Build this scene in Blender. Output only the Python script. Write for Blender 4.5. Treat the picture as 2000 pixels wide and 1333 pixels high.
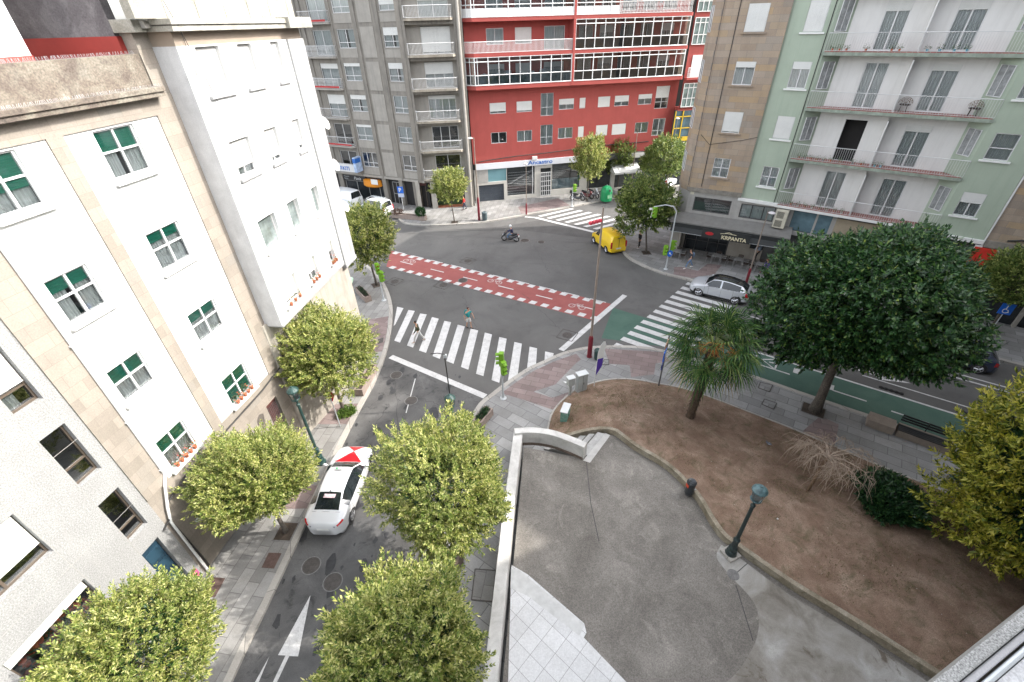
import bpy, math, random
import numpy as np
from mathutils import Vector, Matrix, geometry, noise
R = math.radians
for o in list(bpy.data.objects): bpy.data.objects.remove(o)
sc = bpy.context.scene
COL = sc.collection

# ---------------------------------------------------------------- camera, sky, sun, exposure
CAM_H = 18.5
FOC, PITCH, ROLL = 882.0, R(35.25), R(-1.65)      # focal length in pixels of a 2000 px wide picture
_up = np.array([0, -math.cos(PITCH), -math.sin(PITCH)])
_fw = np.array([0, -math.sin(PITCH), math.cos(PITCH)])
_ri = np.array([1.0, 0, 0])
_c, _s = math.cos(ROLL), math.sin(ROLL)
_Z = np.array([[_c, -_s, 0], [_s, _c, 0], [0, 0, 1]])
_ri, _fw, _up = _Z @ _ri, _Z @ _fw, _Z @ _up
cam_d = bpy.data.cameras.new('camera'); cam = bpy.data.objects.new('camera', cam_d); COL.objects.link(cam)
cam_d.sensor_width = 36; cam_d.lens = FOC * 36 / 2000; cam_d.clip_start = 0.05; cam_d.clip_end = 600
_M = Matrix(((_ri[0], -_ri[1], -_ri[2], 0), (_fw[0], -_fw[1], -_fw[2], 0), (_up[0], -_up[1], -_up[2], CAM_H), (0, 0, 0, 1)))
cam.matrix_world = _M
sc.camera = cam
w = bpy.data.worlds.new('World'); sc.world = w; w.use_nodes = True
nt = w.node_tree; bg = nt.nodes['Background']
sky = nt.nodes.new('ShaderNodeTexSky'); sky.sky_type = 'NISHITA'; sky.sun_disc = False
SUN_AZ, SUN_EL = 3.0, 40.0                         # degrees from +x towards +y
sky.sun_elevation = R(SUN_EL); sky.sun_rotation = R(90 - SUN_AZ); sky.air_density = 1.0; sky.dust_density = 3.0; sky.ozone_density = 0.6
hs = nt.nodes.new('ShaderNodeHueSaturation'); hs.inputs['Saturation'].default_value = 0.28; nt.links.new(sky.outputs[0], hs.inputs['Color']); nt.links.new(hs.outputs[0], bg.inputs[0]); bg.inputs[1].default_value = 0.15
sl = bpy.data.lights.new('sun', 'SUN'); sl.energy = 1.3; sl.angle = R(0.55); sl.color = (1.0, 0.95, 0.88)
so = bpy.data.objects.new('sun', sl); COL.objects.link(so)
sd = Vector((math.cos(R(SUN_EL)) * math.cos(R(SUN_AZ)), math.cos(R(SUN_EL)) * math.sin(R(SUN_AZ)), math.sin(R(SUN_EL))))
so.rotation_euler = (-sd).to_track_quat('-Z', 'Y').to_euler(); so.location = (60, 0, 60)
sc.view_settings.view_transform = 'Standard'; sc.view_settings.look = 'None'
sc.view_settings.exposure = 2.38; sc.view_settings.gamma = 1.0

def G(px, py, z=0.0):
    """point of the horizontal level z that the survey pixel (px, py) fell on"""
    d = np.array([px - 1000, py - 666.5, FOC]); r = (d @ _ri, d @ _fw, d @ _up)
    t = (z - CAM_H) / r[2]; return Vector((r[0] * t, r[1] * t, z))

# ---------------------------------------------------------------- materials
MATS = {}
def _noise(nt, vec, scale, detail=6, rough=0.6):
    n = nt.nodes.new('ShaderNodeTexNoise'); n.inputs['Scale'].default_value = scale
    n.inputs['Detail'].default_value = detail; n.inputs['Roughness'].default_value = rough
    nt.links.new(vec, n.inputs['Vector']); return n
def _ramp(nt, fac, stops):
    r = nt.nodes.new('ShaderNodeValToRGB'); e = r.color_ramp.elements
    e[0].position, e[0].color = stops[0][0], (*stops[0][1], 1)
    e[1].position, e[1].color = stops[-1][0], (*stops[-1][1], 1)
    for p, c in stops[1:-1]:
        x = e.new(p); x.color = (*c, 1)
    nt.links.new(fac, r.inputs[0]); return r
def _mix(nt, fac, a, b, mode='MIX'):
    m = nt.nodes.new('ShaderNodeMix'); m.data_type = 'RGBA'; m.blend_type = mode
    for s, v in ((m.inputs[0], fac), (m.inputs[6], a), (m.inputs[7], b)):
        if isinstance(v, (int, float)): s.default_value = v
        elif isinstance(v, tuple): s.default_value = (*v[:3], 1)
        else: nt.links.new(v, s)
    return m.outputs[2]
def _base(name, rough=0.7, metal=0.0, spec=0.5):
    m = bpy.data.materials.new(name); m.use_nodes = True; nt = m.node_tree
    b = nt.nodes['Principled BSDF']; b.inputs['Roughness'].default_value = rough; b.inputs['Metallic'].default_value = metal
    b.inputs['Specular IOR Level'].default_value = spec
    tc = nt.nodes.new('ShaderNodeTexCoord')
    return m, nt, b, tc.outputs['Object']
def _bump(nt, b, h, strength=0.3, dist=0.02):
    n = nt.nodes.new('ShaderNodeBump'); n.inputs['Strength'].default_value = strength; n.inputs['Distance'].default_value = dist
    nt.links.new(h, n.inputs['Height']); nt.links.new(n.outputs[0], b.inputs['Normal'])
def mat(name, col, rough=0.7, var=0.12, scale=2.0, metal=0.0, fine=0.0, fscale=40.0, bump=0.0, streak=0.0, streakcol=(0.1, 0.09, 0.07), spec=0.5, coat=0.0, stretch=(1, 1, 1)):
    if name in MATS: return MATS[name]
    m, nt, b, vec = _base(name, rough, metal, spec)
    if stretch != (1, 1, 1):
        mp = nt.nodes.new('ShaderNodeMapping'); mp.inputs['Scale'].default_value = stretch; nt.links.new(vec, mp.inputs[0]); vec = mp.outputs[0]
    lo = tuple(max(0, c * (1 - var)) for c in col); hi = tuple(min(1, c * (1 + var)) for c in col)
    n = _noise(nt, vec, scale); c = _ramp(nt, n.outputs[0], [(0.3, lo), (0.7, hi)]).outputs[0]
    if fine:
        f = _noise(nt, vec, fscale, 2); fr = _ramp(nt, f.outputs[0], [(0.35, (1 - fine,) * 3), (0.65, (1 + fine * 0.6,) * 3)])
        c = _mix(nt, 1.0, c, fr.outputs[0], 'MULTIPLY')
        if bump: _bump(nt, b, f.outputs[0], bump, 0.01)
    if streak:
        mp = nt.nodes.new('ShaderNodeMapping'); mp.inputs['Scale'].default_value = (1.6, 1.6, 0.16); nt.links.new(vec, mp.inputs[0])
        s = _noise(nt, mp.outputs[0], 1.8, 8, 0.7); sr = _ramp(nt, s.outputs[0], [(0.48, (0, 0, 0)), (0.72, (streak,) * 3)])
        c = _mix(nt, sr.outputs[0], c, streakcol)
    nt.links.new(c, b.inputs['Base Color'])
    if coat: b.inputs['Coat Weight'].default_value = coat; b.inputs['Coat Roughness'].default_value = 0.05
    MATS[name] = m; return m
def mat_blocks(name, cols, bw=0.9, bh=0.42, mortar=(0.2, 0.17, 0.14), ms=0.008, rough=0.8, plane='xz', rot=0.0, stain=0.25, offset=0.5, bumpy=0.15, staincol=(0.10, 0.09, 0.075)):
    """coursed stone or paving; plane xz for walls, xy for paving"""
    if name in MATS: return MATS[name]
    m, nt, b, vec = _base(name, rough)
    if plane == 'xz':
        sx = nt.nodes.new('ShaderNodeSeparateXYZ'); nt.links.new(vec, sx.inputs[0])
        ad = nt.nodes.new('ShaderNodeMath'); nt.links.new(sx.outputs[0], ad.inputs[0]); nt.links.new(sx.outputs[1], ad.inputs[1])
        cb = nt.nodes.new('ShaderNodeCombineXYZ'); nt.links.new(ad.outputs[0], cb.inputs[0]); nt.links.new(sx.outputs[2], cb.inputs[1]); v2 = cb.outputs[0]
    else:
        mp = nt.nodes.new('ShaderNodeMapping'); mp.inputs['Rotation'].default_value = (0, 0, rot); nt.links.new(vec, mp.inputs[0]); v2 = mp.outputs[0]
    br = nt.nodes.new('ShaderNodeTexBrick'); br.inputs['Scale'].default_value = 1.0
    br.inputs['Brick Width'].default_value = bw; br.inputs['Row Height'].default_value = bh
    br.inputs['Mortar Size'].default_value = ms; br.offset = offset; br.inputs['Mortar Smooth'].default_value = 0.1
    br.inputs['Color1'].default_value = (0, 0, 0, 1); br.inputs['Color2'].default_value = (1, 1, 1, 1); br.inputs['Mortar'].default_value = (0.5, 0.5, 0.5, 1)
    nt.links.new(v2, br.inputs['Vector'])
    n = len(cols); c = _ramp(nt, br.outputs['Color'], [(i / max(1, n - 1), cols[i]) for i in range(n)]).outputs[0]
    f = _noise(nt, vec, 22, 4); fr = _ramp(nt, f.outputs[0], [(0.3, (0.86,) * 3), (0.7, (1.1,) * 3)])
    c = _mix(nt, 1.0, c, fr.outputs[0], 'MULTIPLY')
    c = _mix(nt, br.outputs['Fac'], c, mortar)
    if stain:
        mp = nt.nodes.new('ShaderNodeMapping'); mp.inputs['Scale'].default_value = (0.7, 0.7, 0.25) if plane == 'xz' else (0.5, 0.5, 0.5); nt.links.new(vec, mp.inputs[0])
        s = _noise(nt, mp.outputs[0], 1.3, 9, 0.72); sr = _ramp(nt, s.outputs[0], [(0.45, (0, 0, 0)), (0.75, (stain,) * 3)])
        c = _mix(nt, sr.outputs[0], c, staincol)
    nt.links.new(c, b.inputs['Base Color'])
    if bumpy: _bump(nt, b, f.outputs[0], bumpy, 0.01)
    MATS[name] = m; return m
def mat_patchy(name, stops, scale=0.8, rough=0.85, detail=10, fine=0.25, fscale=60, bump=0.3, distort=0.6, second=None):
    if name in MATS: return MATS[name]
    m, nt, b, vec = _base(name, rough)
    n = _noise(nt, vec, scale, detail, 0.65); n.inputs['Distortion'].default_value = distort
    c = _ramp(nt, n.outputs[0], stops).outputs[0]
    if second:
        col, sc2, lo, hi, amt = second
        n2 = _noise(nt, vec, sc2, 8, 0.7); n2.inputs['Distortion'].default_value = 1.0
        r2 = _ramp(nt, n2.outputs[0], [(lo, (0, 0, 0)), (hi, (amt,) * 3)]); c = _mix(nt, r2.outputs[0], c, col)
    f = _noise(nt, vec, fscale, 3, 0.7); fr = _ramp(nt, f.outputs[0], [(0.32, (1 - fine,) * 3), (0.68, (1 + fine,) * 3)])
    c = _mix(nt, 1.0, c, fr.outputs[0], 'MULTIPLY')
    nt.links.new(c, b.inputs['Base Color'])
    if bump: _bump(nt, b, f.outputs[0], bump, 0.015)
    MATS[name] = m; return m
def mat_glass(name='window_glass', tint=(0.75, 0.8, 0.82), refl=0.14):
    if name in MATS: return MATS[name]
    m = bpy.data.materials.new(name); m.use_nodes = True; nt = m.node_tree; nt.nodes.clear()
    o = nt.nodes.new('ShaderNodeOutputMaterial'); t = nt.nodes.new('ShaderNodeBsdfTransparent'); t.inputs[0].default_value = (*tint, 1)
    g = nt.nodes.new('ShaderNodeBsdfGlossy'); g.inputs['Roughness'].default_value = 0.03; g.inputs[0].default_value = (0.9, 0.93, 0.95, 1)
    lw = nt.nodes.new('ShaderNodeLayerWeight'); lw.inputs[0].default_value = 0.35
    ma = nt.nodes.new('ShaderNodeMath'); ma.operation = 'MULTIPLY_ADD'; ma.inputs[1].default_value = 0.7; ma.inputs[2].default_value = refl; ma.use_clamp = True
    nt.links.new(lw.outputs['Fresnel'], ma.inputs[0]); mx = nt.nodes.new('ShaderNodeMixShader')
    nt.links.new(ma.outputs[0], mx.inputs[0]); nt.links.new(t.outputs[0], mx.inputs[1]); nt.links.new(g.outputs[0], mx.inputs[2]); nt.links.new(mx.outputs[0], o.inputs[0])
    MATS[name] = m; return m
def mat_leaf(name, stops, rough=0.5, trans=0.25, spec=0.4):
    if name in MATS: return MATS[name]
    m, nt, b, vec = _base(name, rough, 0, spec)
    g = nt.nodes.new('ShaderNodeNewGeometry'); c = _ramp(nt, g.outputs['Random Per Island'], stops).outputs[0]
    n = _noise(nt, vec, 1.1, 3); nr = _ramp(nt, n.outputs[0], [(0.35, (0.72, 0.8, 0.7)), (0.65, (1.12, 1.08, 1.0))])
    c = _mix(nt, 1.0, c, nr.outputs[0], 'MULTIPLY')
    nt.links.new(c, b.inputs['Base Color'])
    tr = nt.nodes.new('ShaderNodeBsdfTranslucent'); nt.links.new(c, tr.inputs[0]); mx = nt.nodes.new('ShaderNodeMixShader'); mx.inputs[0].default_value = trans
    nt.links.new(b.outputs[0], mx.inputs[1]); nt.links.new(tr.outputs[0], mx.inputs[2]); nt.links.new(mx.outputs[0], nt.nodes['Material Output'].inputs[0])
    MATS[name] = m; return m

WHITE = mat('white_paint', (0.66, 0.66, 0.64), 0.6, 0.05)
FRAME = mat('white_frame', (0.58, 0.58, 0.575), 0.4, 0.04)
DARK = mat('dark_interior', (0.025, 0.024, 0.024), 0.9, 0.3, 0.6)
BLACK = mat('black_plastic', (0.02, 0.02, 0.022), 0.5, 0.1)
RUBBER = mat('tyre_rubber', (0.018, 0.018, 0.018), 0.85, 0.1)
STEEL = mat('galvanised_steel', (0.45, 0.47, 0.48), 0.45, 0.12, 5, metal=0.3)
CHROME = mat('alloy', (0.6, 0.6, 0.62), 0.25, 0.05, metal=0.9)
GLASS = mat_glass()
CURT = mat('curtain_cloth', (0.6, 0.6, 0.58), 0.9, 0.25, 2.2, stretch=(9, 9, 0.6))
SHUT = mat('white_shutter', (0.62, 0.62, 0.595), 0.6, 0.05)

# ---------------------------------------------------------------- mesh helpers
class MB:
    def __init__(s): s.v = []; s.f = []
    def quad(s, a, b, c, d):
        n = len(s.v); s.v += [tuple(a), tuple(b), tuple(c), tuple(d)]; s.f.append((n, n + 1, n + 2, n + 3)); return s
    def box(s, x0, x1, y0, y1, z0, z1):
        n = len(s.v); s.v += [(x0, y0, z0), (x1, y0, z0), (x1, y1, z0), (x0, y1, z0), (x0, y0, z1), (x1, y0, z1), (x1, y1, z1), (x0, y1, z1)]
        s.f += [(n, n + 3, n + 2, n + 1), (n + 4, n + 5, n + 6, n + 7), (n, n + 1, n + 5, n + 4), (n + 1, n + 2, n + 6, n + 5), (n + 2, n + 3, n + 7, n + 6), (n + 3, n, n + 4, n + 7)]; return s
    def tube(s, pts, r, n=8, cap=True):
        pts = [Vector(p) for p in pts]; rs = r if isinstance(r, (list, tuple)) else [r] * len(pts); base = len(s.v); k = len(pts); up = None
        for i, p in enumerate(pts):
            d = (pts[min(i + 1, k - 1)] - pts[max(i - 1, 0)]).normalized()
            a = Vector((0, 0, 1)) if abs(d.z) < 0.9 else Vector((1, 0, 0))
            if up is not None: a = up
            x = d.cross(a).normalized(); y = d.cross(x).normalized(); up = -y if up is None else (up - d * up.dot(d)).normalized()
            if up.length < 0.5: up = -y
            for j in range(n):
                t = 2 * math.pi * j / n; q = p + (x * math.cos(t) + y * math.sin(t)) * rs[i]; s.v.append(tuple(q))
        for i in range(k - 1):
            for j in range(n):
                a = base + i * n + j; b = base + i * n + (j + 1) % n; s.f.append((a, b, b + n, a + n))
        if cap: s.f.append(tuple(base + j for j in range(n))[::-1]); s.f.append(tuple(base + (k - 1) * n + j for j in range(n)))
        return s
    def lathe(s, c, prof, n=16):
        base = len(s.v); k = len(prof)
        for r, z in prof:
            r = max(r, 1e-4)
            for j in range(n): t = 2 * math.pi * j / n; s.v.append((c[0] + r * math.cos(t), c[1] + r * math.sin(t), c[2] + z))
        for i in range(k - 1):
            for j in range(n): a = base + i * n + j; b = base + i * n + (j + 1) % n; s.f.append((a, b, b + n, a + n))
        if prof[0][0] > 1e-3: s.f.append(tuple(base + j for j in range(n))[::-1])
        if prof[-1][0] > 1e-3: s.f.append(tuple(base + (k - 1) * n + j for j in range(n)))
        return s
    def poly(s, pts, z0, z1=None, sides=True):
        """flat polygon at height z1 (z0 = bottom of its sides)"""
        z1 = z0 if z1 is None else z1; n = len(s.v); k = len(pts)
        s.v += [(p[0], p[1], z1) for p in pts]
        for t in geometry.tessellate_polygon([[Vector((p[0], p[1], 0)) for p in pts]]):
            a, b, c = [Vector(s.v[n + i]) for i in t]
            t = t if (b - a).cross(c - a).z > 0 else t[::-1]; s.f.append(tuple(n + i for i in t))
        if sides and z1 != z0:
            m = len(s.v); s.v += [(p[0], p[1], z0) for p in pts]
            for i in range(k): j = (i + 1) % k; s.f.append((n + i, n + j, m + j, m + i))
        return s
    def strip(s, pts, w, z0, z1, side=1):
        """solid band of width w along a polyline, on one side of it"""
        P = [Vector((p[0], p[1])) for p in pts]; k = len(P); off = []
        zz = lambda z, i: z[i] if isinstance(z, (list, tuple)) else z
        for i in range(k):
            d = (P[min(i + 1, k - 1)] - P[max(i - 1, 0)]).normalized(); off.append(P[i] + Vector((-d.y, d.x)) * w * side)
        n = len(s.v)
        for i in range(k): s.v += [(P[i].x, P[i].y, zz(z0, i)), (P[i].x, P[i].y, zz(z1, i)), (off[i].x, off[i].y, zz(z1, i)), (off[i].x, off[i].y, zz(z0, i))]
        for i in range(k - 1):
            a = n + 4 * i
            for j in range(4): s.f.append((a + j, a + (j + 1) % 4, a + 4 + (j + 1) % 4, a + 4 + j))
        s.f += [(n, n + 1, n + 2, n + 3), (n + 4 * k - 4, n + 4 * k - 1, n + 4 * k - 2, n + 4 * k - 3)]; return s
    def xf(s, M):
        s.v = [tuple(M @ Vector(p)) for p in s.v]; return s
    def add(s, o):
        n = len(s.v); s.v += o.v; s.f += [tuple(i + n for i in f) for f in o.f]; return s
    def mesh(s, name, m, smooth=False):
        me = bpy.data.meshes.new(name); me.from_pydata(s.v, [], s.f); me.materials.append(m)
        if smooth: me.shade_smooth()
        me.update(); return me
    def build(s, name, m, parent=None, smooth=False, bevel=0.0, loc=None):
        o = bpy.data.objects.new(name, s.mesh(name, m, smooth)); COL.objects.link(o)
        if parent is not None: o.parent = parent
        if loc is not None: o.location = loc
        if bevel: b = o.modifiers.new('bevel', 'BEVEL'); b.width = bevel; b.segments = 2; b.limit_method = 'ANGLE'
        return o
def pieces(name, m, parent, *boxes):
    for b in boxes: MB().box(*b).build(name, m, parent)
def tag(o, label=None, cat=None, group=None, kind=None):
    if label: o['label'] = label
    if cat: o['category'] = cat
    if group: o['group'] = group
    if kind: o['kind'] = kind
    return o
def empty(name, loc, label, cat, group=None, rz=0.0, scale=1.0):
    o = bpy.data.objects.new(name, None); COL.objects.link(o); o.location = loc; o.rotation_euler = (0, 0, rz); o.empty_display_size = 0.2
    if scale != 1.0: o.scale = (scale,) * 3
    return tag(o, label, cat, group)
def clone(root, loc, rz, label, group=None, scale=None):
    r = root.copy(); COL.objects.link(r); r.location = loc; r.rotation_euler = (0, 0, rz); r['label'] = label
    if group: r['group'] = group
    if scale: r.scale = (scale,) * 3 if isinstance(scale, (int, float)) else scale
    for ch in list(root.children):
        c = ch.copy(); COL.objects.link(c); c.parent = r
        for g in list(ch.children):
            d = g.copy(); COL.objects.link(d); d.parent = c
    return r
def part(name, me, parent, loc=(0, 0, 0)):
    o = bpy.data.objects.new(name, me); COL.objects.link(o); o.parent = parent; o.location = loc; return o
def text_mesh(s, size, m, extrude=0.012, shear=0.0, bold=0.0, name='lettering', space=1.0):
    c = bpy.data.curves.new(name, 'FONT'); c.body = s; c.size = size; c.extrude = extrude; c.shear = shear; c.offset = bold; c.space_character = space
    o = bpy.data.objects.new(name, c); me = bpy.data.meshes.new_from_object(o); bpy.data.objects.remove(o); me.materials.append(m); return me
def wall_text(s, size, m, parent, x, y, z, name='lettering', shear=0.0, bold=0.0, width=None, space=1.0):
    """letters standing on a facade; local facade axes x along, -y outwards"""
    me = text_mesh(s, size, m, 0.012, shear, bold, name, space)
    if width:
        xs = [v.co.x for v in me.vertices]; k = width / (max(xs) - min(xs)); x0 = min(xs)
        for v in me.vertices: v.co.x = (v.co.x - x0) * k
    o = part(name, me, parent, (x, y, z)); o.rotation_euler = (R(90), 0, 0); return o

def wall_cells(mb, s0, s1, z0, z1, holes, y=0.0, depth=0.2):
    """flat wall with real openings and their reveals; holes = (s0, s1, z0, z1)"""
    holes = [(max(h[0], s0), min(h[1], s1), max(h[2], z0), min(h[3], z1)) for h in holes if h[0] < s1 - 1e-6 and h[1] > s0 + 1e-6 and h[2] < z1 - 1e-6 and h[3] > z0 + 1e-6]
    S = sorted({s0, s1, *[h[0] for h in holes], *[h[1] for h in holes]}); Z = sorted({z0, z1, *[h[2] for h in holes], *[h[3] for h in holes]})
    for j in range(len(Z) - 1):
        run = None
        for i in range(len(S) - 1):
            cs, cz = (S[i] + S[i + 1]) / 2, (Z[j] + Z[j + 1]) / 2
            solid = not any(h[0] < cs < h[1] and h[2] < cz < h[3] for h in holes)
            if solid and run is None: run = S[i]
            if (not solid or i == len(S) - 2) and run is not None:
                e = S[i + 1] if solid else S[i]; mb.quad((run, y, Z[j]), (e, y, Z[j]), (e, y, Z[j + 1]), (run, y, Z[j + 1])); run = None
    for a, b, c, d in holes:
        q = y + depth
        mb.quad((a, y, c), (b, y, c), (b, q, c), (a, q, c)); mb.quad((a, q, d), (b, q, d), (b, y, d), (a, y, d))
        mb.quad((a, y, c), (a, q, c), (a, q, d), (a, y, d)); mb.quad((b, q, c), (b, y, c), (b, y, d), (b, q, d))
    return mb
_WC = {}
def _cached(key, fn):
    if key not in _WC: _WC[key] = fn()
    return _WC[key]
def window(root, s0, s1, z0, z1, y=0.12, mull=1, transom=None, shut=0.0, shutm=None, framem=None, curtain=0, sill=None, sillm=None, fw=0.05, name='window', label=None, low=None, inside=False):
    """a window set in its opening: frame (part) with pane, shutter, curtain, sill (sub-parts)"""
    framem = framem or FRAME; w_, h_ = round(s1 - s0, 2), round(z1 - z0, 2); loc = (s0, y, z0)
    def fr():
        m = MB(); m.box(0, fw, -0.03, 0.04, 0, h_); m.box(w_ - fw, w_, -0.03, 0.04, 0, h_); m.box(fw, w_ - fw, -0.03, 0.04, 0, fw); m.box(fw, w_ - fw, -0.03, 0.04, h_ - fw, h_)
        for i in range(mull):
            x = w_ * (i + 1) / (mull + 1); m.box(x - fw * 0.6, x + fw * 0.6, -0.025, 0.035, fw, h_ - fw)
        if transom: m.box(fw, w_ - fw, -0.02, 0.03, h_ * transom - fw * 0.5, h_ * transom + fw * 0.5)
        return m.mesh(name, framem)
    f = part(name, _cached(('f', w_, h_, mull, transom, framem.name, fw), fr), root, loc)
    if label: f['label'] = label
    part('pane', _cached(('p', w_, h_, low), lambda: MB().quad((fw, 0.02, fw), (w_ - fw, 0.02, fw), (w_ - fw, 0.02, h_ - fw), (fw, 0.02, h_ - fw)).mesh('pane', low or GLASS)), f)
    if shut:
        shutm = shutm or SHUT
        def sh():
            m = MB(); zb = h_ * (1 - shut); n = max(2, int((h_ - zb) / 0.055)); st = (h_ - zb) / n
            for i in range(n): m.box(fw * 0.6, w_ - fw * 0.6, -0.065 - 0.006 * (i % 2), -0.032, zb + i * st, zb + (i + 1) * st - 0.006)
            m.box(fw * 0.5, w_ - fw * 0.5, -0.075, -0.031, zb - 0.03, zb - 0.004); return m.mesh('shutter', shutm)
        part('shutter', _cached(('s', w_, h_, shut, shutm.name), sh), f, (0, .112, 0) if inside else (0, 0, 0))
    if curtain:
        def cu():
            m = MB(); spans = [(0.03, 0.97)] if curtain == 1 else [(0.03, 0.4), (0.6, 0.97)] if curtain == 2 else [(0.03, 0.55)]
            for a, b in spans:
                n = int((b - a) * w_ / 0.035) + 2; xs = [w_ * (a + (b - a) * i / n) for i in range(n + 1)]
                ys = [0.12 + 0.022 * math.sin(i * 1.9) + 0.01 * math.sin(i * 0.7) for i in range(n + 1)]
                for i in range(n): m.quad((xs[i], ys[i], 0.02), (xs[i + 1], ys[i + 1], 0.02), (xs[i + 1], ys[i + 1], h_ - 0.02), (xs[i], ys[i], h_ - 0.02))
            return m.mesh('curtain', CURT)
        part('curtain', _cached(('c', w_, h_, curtain), cu), f)
    if sill:
        def si():
            ov, pr, th = sill; return MB().box(-ov, w_ + ov, -y - pr, -0.031, -th - 0.02, -0.02).mesh('sill', sillm or WHITE)
        part('sill', _cached(('l', w_, y, sill, (sillm or WHITE).name), si), f)
    return f
def railing(root, path, z0, h, m, step=0.11, r=0.009, top=0.022, name='railing', low=0.06, lattice=False):
    """balcony railing along a polyline of (s, y)"""
    mb = MB()
    for (a, b) in zip(path[:-1], path[1:]):
        A, B = Vector((a[0], a[1], 0)), Vector((b[0], b[1], 0)); L = (B - A).length; n = max(1, int(L / step))
        for zz in (z0 + low, z0 + h): mb.tube([A + Vector((0, 0, zz)), B + Vector((0, 0, zz))], top if zz > z0 + low else r * 1.4, 4)
        for i in range(n + 1):
            p = A.lerp(B, i / n)
            if lattice and i < n:
                q = A.lerp(B, (i + 1) / n)
                mb.tube([p + Vector((0, 0, z0 + low)), q + Vector((0, 0, z0 + h))], r, 3, False); mb.tube([q + Vector((0, 0, z0 + low)), p + Vector((0, 0, z0 + h))], r, 3, False)
            if not lattice or i % 6 == 0: mb.tube([p + Vector((0, 0, z0 + low)), p + Vector((0, 0, z0 + h))], r, 4, False)
    return mb.build(name, m, root)
# ---------------------------------------------------------------- ground
ASPH = mat_patchy('asphalt', [(0.3, (0.078, 0.075, 0.072)), (0.5, (0.10, 0.097, 0.093)), (0.7, (0.122, 0.118, 0.113))], scale=0.22, rough=0.9, fine=0.18, fscale=55, bump=0.35, second=((0.05, 0.048, 0.046), 0.5, 0.56, 0.72, 0.5))
ASPH_OLD = mat_patchy('worn_asphalt', [(0.3, (0.055, 0.054, 0.053)), (0.55, (0.095, 0.093, 0.091)), (0.75, (0.14, 0.137, 0.134))], scale=0.6, rough=0.8, fine=0.25, fscale=45, bump=0.4, second=((0.022, 0.022, 0.023), 1.3, 0.55, 0.66, 0.75))
LINE = mat_patchy('road_paint', [(0.25, (0.36, 0.355, 0.345)), (0.5, (0.50, 0.495, 0.485)), (0.8, (0.57, 0.565, 0.555))], scale=2.5, rough=0.7, fine=0.16, fscale=30, bump=0.1, second=((0.16, 0.155, 0.15), 6.0, 0.56, 0.74, 0.75))
REDP = mat_patchy('red_lane_paint', [(0.3, (0.22, 0.06, 0.055)), (0.7, (0.28, 0.085, 0.075))], scale=0.7, fine=0.15, bump=0.2, second=((0.12, 0.06, 0.055), 1.2, 0.6, 0.75, 0.4))
GREENP = mat_patchy('green_lane_paint', [(0.3, (0.045, 0.095, 0.073)), (0.7, (0.068, 0.125, 0.097))], scale=0.7, fine=0.15, bump=0.2, second=((0.05, 0.07, 0.06), 1.1, 0.58, 0.75, 0.4))
PAVE = mat_blocks('granite_paving', [(0.19, 0.186, 0.178), (0.235, 0.23, 0.22), (0.29, 0.284, 0.272)], 1.0, 0.5, (0.12, 0.115, 0.11), 0.012, 0.8, 'xy', R(-80), 0.5)
PAVE2 = mat_blocks('grey_paving', [(0.20, 0.198, 0.194), (0.25, 0.248, 0.243), (0.31, 0.308, 0.30)], 1.2, 0.6, (0.11, 0.11, 0.11), 0.014, 0.8, 'xy', R(37), 0.45)
PINK = mat_blocks('pink_paving', [(0.17, 0.125, 0.12), (0.215, 0.16, 0.152), (0.25, 0.195, 0.185)], 0.9, 0.45, (0.1, 0.085, 0.08), 0.012, 0.8, 'xy', R(20), 0.4)
KERB = mat_blocks('kerb_stone', [(0.33, 0.31, 0.28), (0.4, 0.38, 0.345)], 1.0, 3.0, (0.15, 0.14, 0.13), 0.012, 0.8, 'xy', R(-20), 0.4)
TERR = mat_patchy('terrace_screed', [(0.25, (0.10, 0.09, 0.078)), (0.42, (0.142, 0.130, 0.115)), (0.56, (0.18, 0.166, 0.148)), (0.74, (0.25, 0.232, 0.208))], scale=0.55, rough=0.85, fine=0.35, fscale=26, bump=0.5, second=((0.32, 0.30, 0.265), 1.1, 0.55, 0.72, 0.6))
PATCHC = mat_patchy('pale_cement_patch', [(0.3, (0.13, 0.115, 0.095)), (0.45, (0.22, 0.205, 0.18)), (0.6, (0.30, 0.29, 0.27)), (0.7, (0.38, 0.37, 0.35))], scale=0.7, rough=0.85, fine=0.15, bump=0.3, second=((0.085, 0.065, 0.045), 0.5, 0.54, 0.60, 0.85))
SOIL = mat_patchy('dry_soil', [(0.25, (0.115, 0.07, 0.047)), (0.45, (0.185, 0.12, 0.083)), (0.6, (0.25, 0.175, 0.128)), (0.78, (0.34, 0.265, 0.2))], scale=0.9, rough=0.95, fine=0.45, fscale=40, bump=0.8, distort=0.5, second=((0.075, 0.07, 0.03), 1.7, 0.50, 0.68, 0.7))
WTILE = mat_blocks('pale_floor_tile', [(0.56, 0.56, 0.56), (0.6, 0.6, 0.6), (0.64, 0.64, 0.64)], 0.6, 0.6, (0.17, 0.165, 0.16), 0.006, 0.5, 'xy', R(-46), 0.2, offset=0.0)
CONC = mat('cast_concrete', (0.36, 0.34, 0.31), 0.85, 0.2, 1.3, fine=0.15, fscale=50, bump=0.3, streak=0.6)
def struct(name, mb, m, **k): return tag(mb.build(name, m, **k), kind='structure')

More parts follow.
